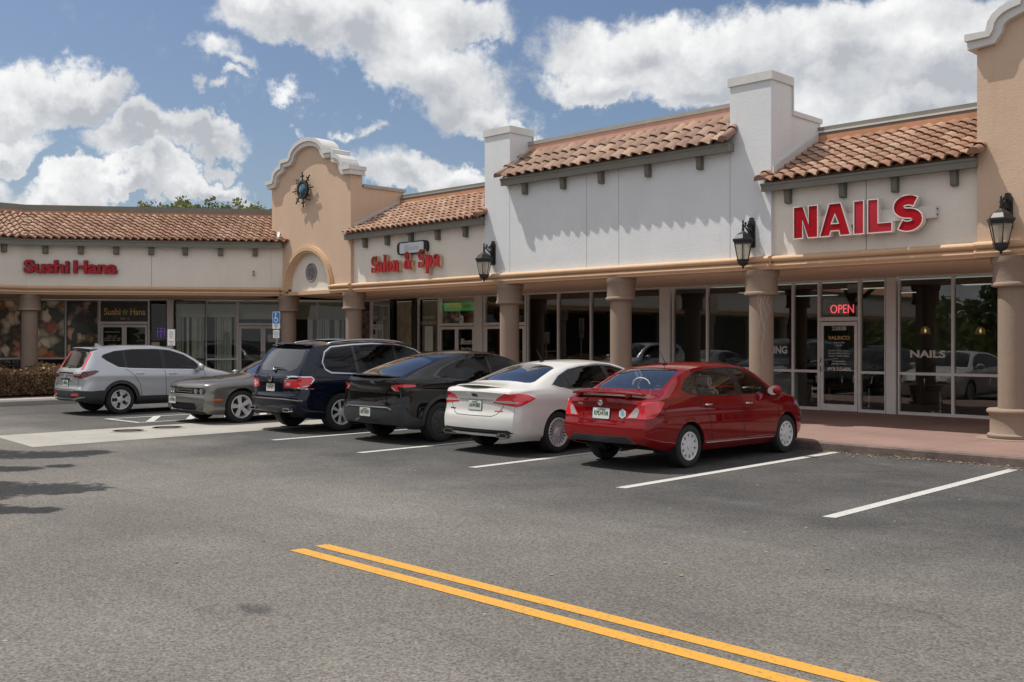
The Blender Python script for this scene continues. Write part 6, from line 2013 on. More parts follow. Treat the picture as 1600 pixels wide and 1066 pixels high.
# ================================================================== white sedan
sp = dict(L=4.87, W=.925, xr=1.06, xf=3.91, r=.335, tw=.215, agap=.04, tumble=.06, crease=.86, creaseout=.010,
  zt=[(0, 1.0), (.04, 1.06), (.12, 1.09), (.45, 1.12), (.56, 1.14), (1.0, 1.31), (1.4, 1.42), (1.8, 1.468), (2.3, 1.482), (2.7, 1.465), (3.0, 1.42), (3.4, 1.26), (3.85, 1.04), (4.1, .99), (4.5, .90), (4.7, .82), (4.82, .72), (4.87, .66)],
  ze=[(0, .93), (.2, .985), (.6, 1.02), (1.2, 1.012), (2.2, .985), (3.3, .955), (3.9, .92), (4.3, .85), (4.87, .62)],
  zr=[(0, .98), (.1, 1.04), (.5, 1.075), (.65, 1.105), (1.0, 1.225), (1.4, 1.35), (1.8, 1.415), (2.3, 1.432), (2.7, 1.41), (3.0, 1.345), (3.4, 1.16), (3.75, .98), (3.9, .96), (4.3, .90), (4.7, .77), (4.87, .65)],
  yr=[(0, .72), (.4, .79), (.6, .77), (1.0, .68), (1.5, .61), (2.3, .58), (2.8, .60), (3.3, .68), (3.7, .77), (4.0, .78), (4.5, .70), (4.75, .60), (4.87, .54)],
  w=lower_w(4.87, .925, .12), zb=[(0, .30), (.15, .26), (.5, .23), (1.0, .21), (3.2, .19), (4.4, .19), (4.87, .22)],
  gr=[(.2, .10), (.32, .02), (.48, 0), (.60, .01), (.70, .05), (.9, .06), (1.02, .01), (1.2, 0)], gf=[(.2, .08), (.35, .01), (.6, 0), (.8, .05)], seats=(2.45, 1.45), shelf=(.55, 1.1, 1.05), zb0=.36, rplan=.15)
DLO = [(3.55, .975), (2.5, 1.0), (1.4, 1.03), (1.15, 1.055), (1.0, 1.10), (1.25, 1.235), (1.55, 1.335), (1.9, 1.382), (2.35, 1.40), (2.7, 1.378), (3.0, 1.31), (3.32, 1.15)]
regs = [
 rg('front_side_window', MT['glass_tint'], [('side', [(3.46, .995), (2.55, 1.018), (2.53, 1.38), (2.7, 1.36), (2.98, 1.292), (3.28, 1.145)])], GI, True),
 rg('rear_side_window', MT['glass_tint'], [('side', [(2.42, 1.022), (1.47, 1.045), (1.45, 1.285), (1.6, 1.328), (1.9, 1.364), (2.42, 1.38)])], GI, True),
 rg('quarter_window', MT['glass_tint'], [('side', [(1.42, 1.05), (1.17, 1.073), (1.06, 1.105), (1.26, 1.22), (1.42, 1.275)])], GI, True),
 rg('window_trim', MT['blacktrim'], [('side', DLO)], -.003, True),
 rg('rear_window', MT['glass_rear'], [('top', [(.62, 0), (.64, .55), (.68, .63), (.76, .655), (1.34, .54), (1.38, .46), (1.40, 0)])], GI),
 rg('windscreen', MT['glass'], [('top', [(3.86, 0), (3.80, .45), (3.68, .70), (3.62, .705), (2.96, .54), (2.91, .46), (2.89, 0)])], GI),
 rg('taillight', MT['tail_red'], [('rear', [(.40, .83), (.95, .77), (.95, .99), (.66, .985), (.50, .92)]), ('side', [(-.01, .775), (.12, .80), (.36, .86), (.50, .905), (.36, .96), (.15, .99), (-.01, .975)])], .006, True),
 rg('headlight', MT['lens'], [('side', [(4.15, .80), (4.45, .70), (4.88, .57), (4.88, .74), (4.6, .80), (4.35, .83)]), ('front', [(.34, .58), (.72, .57), (.72, .74), (.40, .67)])], .003, True),
 rg('grille', MT['gloss_black'], [('front', [(0, .48), (.30, .50), (.34, .60), (0, .63)])], -.008),
]
WHITE = paint('white_paint', (.66, .645, .61), .0, .35)
C, s = make_car('white_sedan', 'pearl white sedan with dark multi-spoke wheels between red car and black crossover', 'car', (-11.88, 12.05-1.06+4.87/2, 0), R(90), sp, regs, WHITE, dict(kind='spoke', rim=.70, n=20, w0=.010, w1=.026), MT['rim_machined'], MT['seat_dark'], None)
s.strip('door_gap', [[(1.42, 1.03), (1.50, .93), (1.66, .66), (1.70, .42), (1.70, .28)], [(2.48, .995), (2.50, .5), (2.52, .28)], [(3.56, .965), (3.60, .80), (3.56, .5), (3.50, .28)]], 'side', MT['seam'], C)
s.strip('window_chrome', [[(3.55, .966), (2.5, .991), (1.4, 1.021), (1.15, 1.046), (.985, 1.10), (1.25, 1.245), (1.55, 1.345), (1.9, 1.392), (2.35, 1.41), (2.7, 1.388), (3.0, 1.32)]], 'side', mt['chrome'], C, .014, .004)
s.strip('lid_gap', [[(-.66, 1.03), (-.65, .96), (-.60, .78), (-.50, .655), (-.40, .62), (0, .615), (.40, .62), (.50, .655), (.60, .78), (.65, .96), (.66, 1.03)]], 'rear', MT['seam'], C, .009, .0015, False)
for sg in (1, -1):
    s.decal('reversing_lens', [(.40, .845), (.55, .835), (.80, .825), (.86, .845), (.70, .87), (.42, .862)], 'rear', MT['tail_white'], C, .010, .008, .03, sg)
    b = LB()
    h = s.hit('rear', sg*.62, .335)
    pts = rounded([(sg*.49, .305), (sg*.52, .292), (sg*.71, .292), (sg*.77, .333), (sg*.70, .367), (sg*.54, .367)], .02, 3)
    inn = [(sg*.63+(p[0]-sg*.63)*.80, .333+(p[1]-.333)*.66) for p in pts]
    b.prism(pts, h[0].x-.03, h[0].x+.10, 'x', holes=[inn]); ex = b.build('exhaust_tip', MT['dark_chrome'], C)
    b = LB(); b.prism(inn, h[0].x-.012, h[0].x-.008, 'x'); b.build('exhaust_mouth', MT['under'], ex)
s.decal('bumper_valance', [(-.80, .37), (-.72, .41), (.72, .41), (.80, .37), (.70, .345), (-.70, .345)], 'rear', MT['under'], C, .008, .015, .04)
s.decal('bumper_valance', [(-.46, .385), (.46, .385), (.46, .372), (-.46, .372)], 'rear', MT['blacktrim'], C, .018, .03, .04)
s.decal('trim_strip', [(-.40, .868), (.40, .868), (.40, .882), (-.40, .882)], 'rear', mt['chrome'], C, .012, .015, .03)
s.decal('emblem', [(.075*math.cos(k*PI/8), .945+.032*math.sin(k*PI/8)) for k in range(16)], 'rear', mt['chrome'], C, .010, .01, .02)
s.decal('emblem_field', [(.066*math.cos(k*PI/8), .945+.026*math.sin(k*PI/8)) for k in range(16)], 'rear', M('emblem_blue', (.01, .025, .10), .3), C, .012, .0, .02)
plate(s, C, 0, .78, 'rear', 'AAW 5803')
s.decal('model_badge', [(.48, .70), (.64, .705), (.64, .722), (.48, .717)], 'rear', mt['chrome'], C, .004, 0, .02)
s.decal('model_badge', [(-.60, .70), (-.44, .695), (-.44, .712), (-.60, .717)], 'rear', MT['tail_red'], C, .004, 0, .02)
bar_across(s, C, 'spoiler', .10, 1.095, .62, .16, .03, WHITE, .14, .045, up=.14)
b = LB(); s_ = None
bar_across(s, C, 'spoiler_shadow_gap', .075, 1.068, .58, .10, .014, MT['gloss_black'], .14, .045)
handles(s, C, ((1.62, .905), (2.66, .885)), WHITE, .20)
door_mirror(s, C, 3.36, 1.0, WHITE)
antenna(s, C, 1.62)

# ================================================================== black crossover hatchback
sp = dict(L=4.75, W=.955, xr=.98, xf=3.87, r=.362, tw=.245, agap=.05, tumble=.055, crease=.84, creaseout=.008,
  zt=[(0, 1.10), (.03, 1.165), (.10, 1.195), (.22, 1.235), (.6, 1.38), (1.1, 1.51), (1.6, 1.592), (2.1, 1.626), (2.6, 1.60), (3.0, 1.50), (3.4, 1.31), (3.75, 1.12), (3.95, 1.05), (4.3, .96), (4.55, .86), (4.7, .74), (4.75, .66)],
  ze=[(0, 1.04), (.2, 1.10), (.6, 1.12), (1.2, 1.085), (2.5, 1.02), (3.5, .97), (4.0, .93), (4.4, .84), (4.75, .62)],
  zr=[(0, 1.07), (.1, 1.15), (.3, 1.19), (.6, 1.27), (1.0, 1.39), (1.5, 1.515), (2.0, 1.568), (2.5, 1.55), (2.9, 1.47), (3.3, 1.30), (3.65, 1.08), (3.85, 1.0), (4.2, .94), (4.5, .84), (4.75, .64)],
  yr=[(0, .72), (.2, .75), (.6, .71), (1.2, .65), (2, .62), (2.6, .63), (3.2, .69), (3.6, .76), (4.0, .78), (4.4, .70), (4.75, .50)],
  w=lower_w(4.75, .955, .13), zb=[(0, .34), (.15, .28), (.5, .25), (1.0, .23), (3.2, .20), (4.3, .21), (4.75, .25)],
  gr=[(.2, .12), (.34, .03), (.55, 0), (.66, .0), (.70, .03), (.9, .055), (1.02, .045), (1.13, .0), (1.3, 0)], gf=[(.2, .08), (.35, .01), (.6, 0), (.8, .05)], seats=(2.35, 1.35), zb0=.36, rplan=.17)
DLO = [(3.42, 1.0), (2.4, 1.03), (1.3, 1.10), (.95, 1.14), (.84, 1.19), (1.1, 1.325), (1.5, 1.452), (2.0, 1.525), (2.45, 1.515), (2.85, 1.44), (3.2, 1.27)]
CLR = [(-.01, .20), (.30, .20), (.62, .20), (.98-.475, .20)]
regs = [
 rg('front_side_window', MT['glass'], [('side', [(3.32, 1.02), (2.36, 1.05), (2.34, 1.50), (2.5, 1.49), (2.83, 1.42), (3.16, 1.265)])], GI, True),
 rg('rear_side_window', MT['glass_tint'], [('side', [(2.28, 1.052), (1.32, 1.118), (1.0, 1.158), (.93, 1.195), (1.12, 1.305), (1.52, 1.435), (2.0, 1.505), (2.28, 1.505)])], GI, True),
 rg('window_trim', MT['gloss_black'], [('side', DLO)], -.003, True),
 rg('rear_window', MT['glass_rear'], [('top', [(.16, 0), (.18, .55), (.24, .66), (.32, .67), (1.02, .59), (1.10, .50), (1.14, 0)])], -.004),
 rg('roof_glass', MT['gloss_black'], [('top', [(1.20, 0), (1.20, .45), (1.28, .56), (2.2, .53), (2.28, .46), (2.30, 0)])], -.004),
 rg('windscreen', MT['glass'], [('top', [(3.80, 0), (3.72, .45), (3.58, .70), (3.50, .70), (2.72, .54), (2.62, .46), (2.58, 0)])], GI),
 rg('taillight', MT['tail_red'], [('rear', [(.60, .985), (.68, .925), (.78, .92), (.73, .99), (.76, 1.005), (.95, 1.0), (.95, 1.045), (.70, 1.045), (.62, 1.03)]), ('side', [(-.01, 1.0), (.10, .995), (.36, 1.01), (.34, 1.035), (.10, 1.05), (-.01, 1.045)])], .006, True),
 rg('headlight', MT['lens_dark'], [('side', [(4.1, .80), (4.4, .70), (4.76, .60), (4.76, .70), (4.5, .78), (4.25, .82)]), ('front', [(.28, .58), (.7, .57), (.7, .68), (.36, .64)])], .003, True),
 rg('lower_cladding', MT['cladding'], [('side', [(-.01, .20), (.7, .20), (.7, .42), (.52, .42), (.36, .47), (.20, .52), (.06, .66), (-.01, .66)]), ('rear', [(0, .20), (.95, .20), (.95, .66), (.66, .66), (.58, .655), (.52, .64), (0, .64)]), ('side', [(1.2, .18), (3.6, .18), (3.6, .33), (1.2, .33)])], .006, False),
]
BLACK = paint('black_paint', (.006, .006, .007), .0, .3)
C, s = make_car('black_crossover', 'glossy black crossover with a sloping glass tail and dark wheel covers', 'car', (-14.55, 11.85-.98+4.75/2, 0), R(90), sp, regs, BLACK, dict(kind='aero', rim=.66, n=5), MT['rim_dark'], MT['seat_dark'], None)
s.strip('door_gap', [[(1.12, 1.08), (1.30, .95), (1.50, .70), (1.52, .35)], [(2.32, 1.03), (2.34, .35)], [(3.46, .99), (3.46, .6), (3.38, .33)]], 'side', MT['seam'], C)
for xw in (.98, 3.87):
    o1 = arc(xw, .362, .485, .485, 185, -5, 28); i1 = arc(xw, .362, .415, .415, -4, 184, 28)
    s.decal('arch_cladding', o1+i1, 'side', MT['cladding'], C, .012, .03, .05, 1); s.decal('arch_cladding', o1+i1, 'side', MT['cladding'], C, .012, .03, .05, -1)
s.strip('lid_gap', [[(-.74, 1.06), (-.72, .72), (-.60, .67), (0, .665), (.60, .67), (.72, .72), (.74, 1.06)]], 'rear', MT['seam'], C, .008, .0015, False)
s.decal('trim_strip', [(-.56, .635), (.56, .635), (.64, .60), (.66, .61), (.575, .652), (-.575, .652), (-.66, .61), (-.64, .60)], 'rear', MT['silver_rail'], C, .014, .02, .03)
s.decal('diffuser', [(-.42, .335), (.42, .335), (.36, .43), (-.36, .43)], 'rear', MT['gloss_black'], C, .012, .02, .04)
bar_across(s, C, 'spoiler', .05, 1.205, .68, .15, .035, MT['gloss_black'], .17, .03)
plate(s, C, .02, .545, 'rear', 'RKT 82Y')
for sg in (1, -1): s.decal('taillight_inner', [(.61, .99), (.67, .94), (.70, .935), (.66, .995)], 'rear', MT['tail_white'], C, .010, .005, .02, sg)
door_mirror(s, C, 3.25, 1.02, BLACK)
handles(s, C, ((1.42, .93), (2.52, .91)), BLACK, .19)

# ================================================================== navy SUV
sp = dict(L=5.13, W=1.0, xr=1.08, xf=4.10, r=.385, tw=.25, agap=.055, tumble=.06, crease=.82, creaseout=.006,
  zt=[(0, 1.05), (.04, 1.11), (.10, 1.15), (.30, 1.45), (.47, 1.69), (.52, 1.735), (.9, 1.785), (1.6, 1.825), (2.3, 1.835), (2.9, 1.80), (3.3, 1.68), (3.7, 1.42), (4.0, 1.22), (4.15, 1.16), (4.5, 1.10), (4.85, 1.0), (5.05, .85), (5.13, .72)],
  ze=[(0, 1.03), (.3, 1.15), (1, 1.135), (2.5, 1.085), (3.6, 1.06), (4.3, 1.0), (4.8, .90), (5.13, .70)],
  zr=[(0, 1.05), (.1, 1.125), (.3, 1.39), (.5, 1.635), (.7, 1.70), (1.2, 1.745), (2, 1.775), (2.7, 1.745), (3.1, 1.66), (3.5, 1.45), (3.9, 1.19), (4.1, 1.11), (4.5, 1.05), (4.9, .93), (5.13, .72)],
  yr=[(0, .82), (.15, .82), (.5, .73), (1.2, .69), (2.5, .68), (3.2, .73), (3.8, .82), (4.2, .84), (4.7, .76), (5.13, .55)],
  w=lower_w(5.13, 1.0, .15), zb=[(0, .40), (.15, .34), (.5, .30), (1.0, .26), (3.2, .24), (4.6, .24), (5.13, .28)],
  gr=[(.3, .10), (.42, .03), (.55, 0), (.72, 0), (.78, .05), (1.0, .06), (1.15, .02), (1.3, 0)], gf=[(.2, .08), (.35, .01), (.6, 0), (.9, .05)], seats=(2.55, 1.55), seatz=.48, zb0=.44, rplan=.20, ffall=.6)
regs = [
 rg('front_side_window', MT['glass'], [('side', [(3.50, 1.10), (2.62, 1.125), (2.60, 1.69), (2.75, 1.675), (3.05, 1.59), (3.34, 1.40)])], GI, True),
 rg('rear_side_window', MT['glass_tint'], [('side', [(2.52, 1.128), (1.55, 1.16), (1.53, 1.695), (2.0, 1.715), (2.52, 1.698)])], GI, True),
 rg('quarter_window', MT['glass_tint'], [('side', [(1.46, 1.165), (.86, 1.20), (.74, 1.27), (.72, 1.38), (.82, 1.55), (1.0, 1.645), (1.46, 1.69)])], GI, True),
 rg('window_trim', MT['gloss_black'], [('side', [(3.62, 1.08), (2.6, 1.11), (1.5, 1.145), (.85, 1.18), (.72, 1.25), (.69, 1.38), (.80, 1.57), (.98, 1.665), (1.5, 1.712), (2.0, 1.732), (2.6, 1.712), (2.78, 1.69), (3.10, 1.60), (3.40, 1.40)])], -.003, True),
 rg('rear_window', MT['glass_rear'], [('top', [(.15, 0), (.16, .5), (.20, .66), (.28, .70), (.44, .64), (.475, .55), (.48, 0)])], GI),
 rg('windscreen', MT['glass'], [('top', [(4.05, 0), (3.98, .5), (3.84, .75), (3.76, .75), (3.10, .62), (3.0, .55), (2.98, 0)])], GI),
 rg('taillight', MT['tail_red'], [('rear', [(.44, .89), (1.0, .87), (1.0, 1.09), (.62, 1.10), (.50, 1.03), (.45, .95)]), ('side', [(-.01, .87), (.14, .89), (.30, .95), (.40, 1.05), (.36, 1.09), (-.01, 1.09)])], .008, True),
 rg('headlight', MT['lens'], [('side', [(4.4, .90), (4.7, .80), (5.14, .68), (5.14, .86), (4.9, .95), (4.6, .98)]), ('front', [(.30, .66), (.75, .64), (.75, .82), (.36, .74)])], .003, True),
]
NAVY = paint('navy_paint', (.006, .009, .022), .25, .3, 0)
C, s = make_car('navy_suv', 'dark navy SUV with silver roof rails and red chrome-edged tail lights', 'car', (-17.55, 11.8-1.08+5.13/2, 0), R(90), sp, regs, NAVY, dict(kind='spoke', rim=.66, n=7, w0=.03, w1=.042, pair=.16), MT['rim_silver'], MT['seat_dark'], None)
s.strip('door_gap', [[(1.50, 1.14), (1.66, .95), (1.70, .40)], [(2.57, 1.10), (2.58, .40)], [(3.62, 1.07), (3.66, .8), (3.58, .40)]], 'side', MT['seam'], C)
s.strip('window_chrome', [[(3.62, 1.07), (2.6, 1.10), (1.5, 1.135), (.85, 1.17), (.715, 1.24), (.68, 1.38), (.79, 1.58), (.97, 1.68), (1.5, 1.725), (2.0, 1.745), (2.6, 1.725), (2.8, 1.70), (3.12, 1.61), (3.42, 1.41), (3.62, 1.07)]], 'side', mt['chrome'], C, .024, .007)
ol = [(.43, .88), (.98, .86), (.98, 1.10), (.62, 1.115), (.49, 1.04), (.435, .95)]
s.strip('taillight_chrome', [[(.985, .868), (.44, .885), (.445, .95), (.495, 1.035), (.62, 1.108), (.985, 1.10)]], 'rear', mt['chrome'], C, .020, .012)
s.strip('taillight_chrome', [[(.16, .89), (.31, .945), (.415, 1.05), (.37, 1.10), (.10, 1.10)]], 'side', mt['chrome'], C, .020, .012)
for sg in (1, -1): s.decal('reversing_lens', [(.50, .93), (.62, .925), (.63, .985), (.52, .99)], 'rear', MT['tail_white'], C, .013, .006, .03, sg)
s.strip('lid_gap', [[(-.80, 1.12), (-.66, .84), (-.62, .78), (0, .77), (.62, .78), (.66, .84), (.80, 1.12)]], 'rear', MT['seam'], C, .009, .0015, False)
s.decal('bumper_chrome', [(-.92, .635), (-.5, .66), (.5, .66), (.92, .635), (.92, .65), (.5, .68), (-.5, .68), (-.92, .65)], 'rear', mt['chrome'], C, .012, .015, .03)
s.decal('plate_brow', [(-.27, .965), (.27, .965), (.25, .995), (-.25, .995)], 'rear', NAVY, C, .035, .035, .03)
s.decal('lower_bumper', [(-.70, .40), (.70, .40), (.66, .50), (-.66, .50)], 'rear', MT['cladding'], C, .008, .02, .04)
h = s.hit('rear', 0, 1.065)
b = LB(); T = Matrix.Translation(h[0]-Vector((.012, 0, 0))) @ Matrix.Rotation(R(-90), 4, 'Y')
b.lathe([(.072, 0), (.072, .012), (.062, .014), (.060, .004), (.001, .004)], 28, T)
for k in (-1, 0, 1): b.box(h[0].x-.03, h[0].x-.012, k*.030-.011, k*.030+.011, 1.065-.045+k*.006, 1.065+.045+k*.006)
b.build('emblem', mt['chrome'], C)
plate(s, C, 0, .885, 'rear', 'CHV 27T')
s.decal('model_badge', [(-.62, .805), (-.44, .80), (-.44, .82), (-.62, .825)], 'rear', mt['chrome'], C, .004, 0, .02)
s.decal('model_badge', [(.60, .815), (.68, .82), (.68, .84), (.60, .835)], 'rear', mt['chrome'], C, .004, 0, .02)
bar_across(s, C, 'roof_spoiler', .50, 1.755, .66, .20, .035, NAVY, .06, .04, up=-.10)
for sg in (1, -1):
    b = LB(); pts = []
    for k in range(15):
        x = .95+2.0*k/14
        h = s.hit('top', x, .62)
        pts.append((h[0].x, sg*.62, h[0].z+.045*math.sin(PI*min(1, max(0, k/14)))**.35-.005))
    b.tube(pts, .017, 8); b.build('roof_rail', MT['silver_rail'], C, smooth=True)
    h = s.hit('rear', sg*.60, .47); b = LB()
    b.prism(rounded([(sg*.50, .42), (sg*.72, .42), (sg*.72, .49), (sg*.50, .49)], .025, 3), h[0].x-.05, h[0].x+.1, 'x', holes=[rounded([(sg*.515, .433), (sg*.705, .433), (sg*.705, .477), (sg*.515, .477)], .02, 3)]); b.build('exhaust_tip', mt['chrome'], C)
b = LB(); h = s.hit('top', .16, 0); p = h[0]
b.tube([(p.x-.03, .0, p.z+.0), (p.x-.01, .05, p.z+.06), (p.x-.01, -.32, p.z+.05)], [.028, .016, .008], 8); b.build('rear_wiper', MT['blacktrim'], C)
h = s.hit('top', 1.3, 0); b = LB(); b.bbox(h[0].x-.15, h[0].x+.9, -.42, .42, h[0].z-.004, h[0].z+.012, .006); b.build('sunroof', MT['gloss_black'], C)
door_mirror(s, C, 3.45, 1.10, NAVY, 1.2)
handles(s, C, ((1.78, 1.0), (2.76, .985)), mt['chrome'], .2)

# ================================================================== grey coupe, nose towards the camera
sp = dict(L=5.02, W=.96, xr=1.13, xf=4.08, r=.362, tw=.24, agap=.045, tumble=.05, crease=.84, creaseout=.012,
  zt=[(0, .98), (.05, 1.03), (.5, 1.07), (.9, 1.12), (1.3, 1.28), (1.7, 1.40), (2.1, 1.447), (2.5, 1.44), (2.8, 1.38), (3.2, 1.20), (3.5, 1.06), (3.7, 1.035), (4.2, .995), (4.7, .94), (4.9, .895), (4.98, .855), (5.02, .81)],
  ze=[(0, .95), (.5, 1.0), (1.3, 1.0), (2, .97), (3.2, .95), (3.6, .93), (4.4, .895), (4.9, .835), (5.02, .77)],
  zr=[(0, .97), (.5, 1.03), (.9, 1.07), (1.2, 1.16), (1.6, 1.31), (2.0, 1.385), (2.5, 1.378), (2.8, 1.30), (3.1, 1.15), (3.4, 1.0), (3.6, .975), (4.4, .94), (4.9, .865), (5.02, .79)],
  yr=[(0, .76), (.6, .82), (1.0, .74), (1.6, .60), (2.2, .57), (2.7, .60), (3.1, .68), (3.45, .78), (3.7, .80), (4.5, .79), (4.9, .74), (5.02, .70)],
  w=[(0, .86), (.2, .93), (.6, .955), (1, .96), (3.9, .96), (4.4, .95), (4.75, .925), (4.92, .88), (5.02, .83)], zb=[(0, .30), (.5, .24), (1.0, .21), (3.2, .19), (4.5, .20), (5.02, .23)],
  gr=[(.2, .08), (.4, 0), (.7, .02), (1, .05)], gf=[(.18, .12), (.30, .05), (.45, .0), (.58, .0), (.63, .035), (.67, .05), (.76, .055), (.80, .03), (.90, .02), (1.0, 0)], seats=(2.35, 1.5), zb0=.36, fplan=.16, ffall=.45)
regs = [
 rg('side_window', MT['glass'], [('side', [(3.18, .985), (1.95, 1.0), (1.90, 1.34), (2.2, 1.345), (2.5, 1.335), (2.75, 1.27), (3.02, 1.12)])], GI, True),
 rg('quarter_window', MT['glass_tint'], [('side', [(1.82, 1.005), (1.45, 1.04), (1.40, 1.10), (1.62, 1.24), (1.80, 1.31)])], GI, True),
 rg('window_trim', MT['blacktrim'], [('side', [(3.28, .968), (1.9, .985), (1.42, 1.02), (1.34, 1.09), (1.60, 1.265), (1.85, 1.345), (2.2, 1.362), (2.52, 1.352), (2.78, 1.285), (3.07, 1.13)])], -.003, True),
 rg('rear_window', MT['glass_rear'], [('top', [(.98, 0), (1.0, .55), (1.1, .60), (1.55, .50), (1.60, .4), (1.62, 0)])], GI),
 rg('windscreen', MT['glass_rear'], [('top', [(3.48, 0), (3.42, .50), (3.32, .70), (3.24, .70), (2.78, .54), (2.72, .46), (2.70, 0)])], GI),
 rg('grille', MT['gloss_black'], [('front', [(0, .645), (.78, .645), (.80, .68), (.80, .755), (.76, .785), (0, .785)])], -.03, False, .03),
 rg('lower_intake', MT['under'], [('front', [(0, .30), (.50, .30), (.58, .36), (.55, .46), (0, .46)])], -.03, False, .03),
]
GREY = paint('grey_paint', (.205, .195, .180), .55, .3, 1)
C, s = make_car('grey_coupe', 'grey two-door coupe parked nose out with a black grille band', 'car', (-20.68, 11.4+4.08-5.02/2, 0), R(-90), sp, regs, GREY, dict(kind='spoke', rim=.70, n=5, w0=.06, w1=.105), MT['rim_silver'], MT['seat_dark'], None)
for sg in (1, -1):
    for y, rr in ((.68, .062), (.50, .056)):
        h = s.hit('front', sg*y, .715); b = LB(); T = Matrix.Translation(h[0]-Vector((.035, 0, 0))) @ Matrix.Rotation(R(90), 4, 'Y')
        b.lathe([(rr, -.02), (rr, .035), (rr*.86, .03), (rr*.80, .02), (rr*.3, .012), (.001, .02)], 24, T); b.build('headlight', MT['lens'], C, smooth=True, angle=40)
    s.decal('side_marker', [(4.55, .515), (4.78, .515), (4.76, .555), (4.57, .555)], 'side', MT['amber'], C, .006, .01, .03, sg)
    h = s.hit('front', sg*.70, .36); b = LB(); b.lathe([(.06, -.03), (.06, .012), (.045, .01), (.001, -.005)], 20, Matrix.Translation(h[0]) @ Matrix.Rotation(R(90), 4, 'Y')); b.build('fog_lamp', MT['lens_dark'], C)
b = LB(); h = s.hit('front', 0, .715); ring = rounded([(-.38, .68), (.38, .68), (.38, .75), (-.38, .75)], .035, 5); inn = rounded([(-.365, .693), (.365, .693), (.365, .737), (-.365, .737)], .022, 5)
b.prism(ring, h[0].x-.06, h[0].x-.01, 'x', holes=[inn]); b.build('grille_surround', mt['chrome'], C)
s.strip('bumper_gap', [[(-.84, .63), (0, .62), (.84, .63)]], 'front', MT['seam'], C, .008, .0015, False)
s.strip('hood_gap', [[(4.93, -.70), (4.6, -.70), (3.6, -.74)], [(4.93, .70), (4.6, .70), (3.6, .74)]], 'top', MT['seam'], C, .008, .0015, False)
s.strip('door_gap', [[(1.86, .985), (1.80, .6), (1.86, .30)], [(3.30, .96), (3.36, .7), (3.30, .30)]], 'side', MT['seam'], C)
for sg in (1, -1): s.decal('hood_scoop', [(4.28, sg*.22), (4.36, sg*.20), (4.36, sg*.44), (4.26, sg*.46)], 'top', MT['under'], C, .008, .01, .03)
plate(s, C, -.42, .50, 'front', 'GTX 90D')
s.decal('chin_splitter', [(-.78, .235), (.78, .235), (.74, .275), (-.74, .275)], 'front', MT['under'], C, .02, .03, .04)
b = LB(); b.prism(rounded([(-.66, 4.9-2.51), (.66, 4.9-2.51), (.60, 4.96-2.51), (-.60, 4.96-2.51)], .02, 3), .2, .21, 'z'); b.build('front_splitter', MT['under'], C)
door_mirror(s, C, 3.12, .985, GREY)
handles(s, C, ((2.02, .88),), GREY, .2)

# ================================================================== silver SUV
sp = dict(L=4.62, W=.925, xr=1.02, xf=3.68, r=.355, tw=.225, agap=.05, tumble=.055, crease=.82, creaseout=.010,
  zt=[(0, .99), (.05, 1.06), (.12, 1.12), (.28, 1.36), (.42, 1.565), (.48, 1.615), (.8, 1.655), (1.4, 1.688), (2.0, 1.688), (2.5, 1.64), (2.85, 1.53), (3.2, 1.32), (3.5, 1.14), (3.65, 1.08), (3.9, 1.03), (4.25, .95), (4.45, .85), (4.57, .74), (4.62, .66)],
  ze=[(0, .98), (.3, 1.10), (.9, 1.10), (1.8, 1.065), (3, 1.03), (3.6, .99), (4.0, .92), (4.4, .80), (4.62, .64)],
  zr=[(0, 1.0), (.12, 1.095), (.3, 1.335), (.45, 1.53), (.7, 1.588), (1.3, 1.622), (2, 1.622), (2.4, 1.585), (2.8, 1.46), (3.1, 1.29), (3.4, 1.09), (3.6, 1.03), (3.9, .97), (4.3, .86), (4.62, .65)],
  yr=[(0, .76), (.15, .75), (.45, .67), (1.2, .63), (2.2, .63), (2.8, .67), (3.3, .75), (3.7, .77), (4.2, .68), (4.62, .48)],
  w=lower_w(4.62, .925, .11), zb=[(0, .36), (.15, .31), (.5, .28), (1.0, .25), (3.2, .23), (4.2, .24), (4.62, .27)],
  gr=[(.25, .10), (.36, .03), (.5, 0), (.62, 0), (.70, .05), (.95, .05), (1.1, .01), (1.3, 0)], gf=[(.2, .08), (.35, .01), (.6, 0), (.85, .05)], seats=(2.3, 1.4), seatz=.42, zb0=.40, rplan=.12)
DLO = [(3.22, 1.055), (2.2, 1.085), (1.3, 1.12), (.98, 1.15), (.72, 1.30), (.60, 1.40), (.66, 1.46), (.95, 1.545), (1.4, 1.585), (2.0, 1.588), (2.38, 1.555), (2.75, 1.435), (3.02, 1.265)]
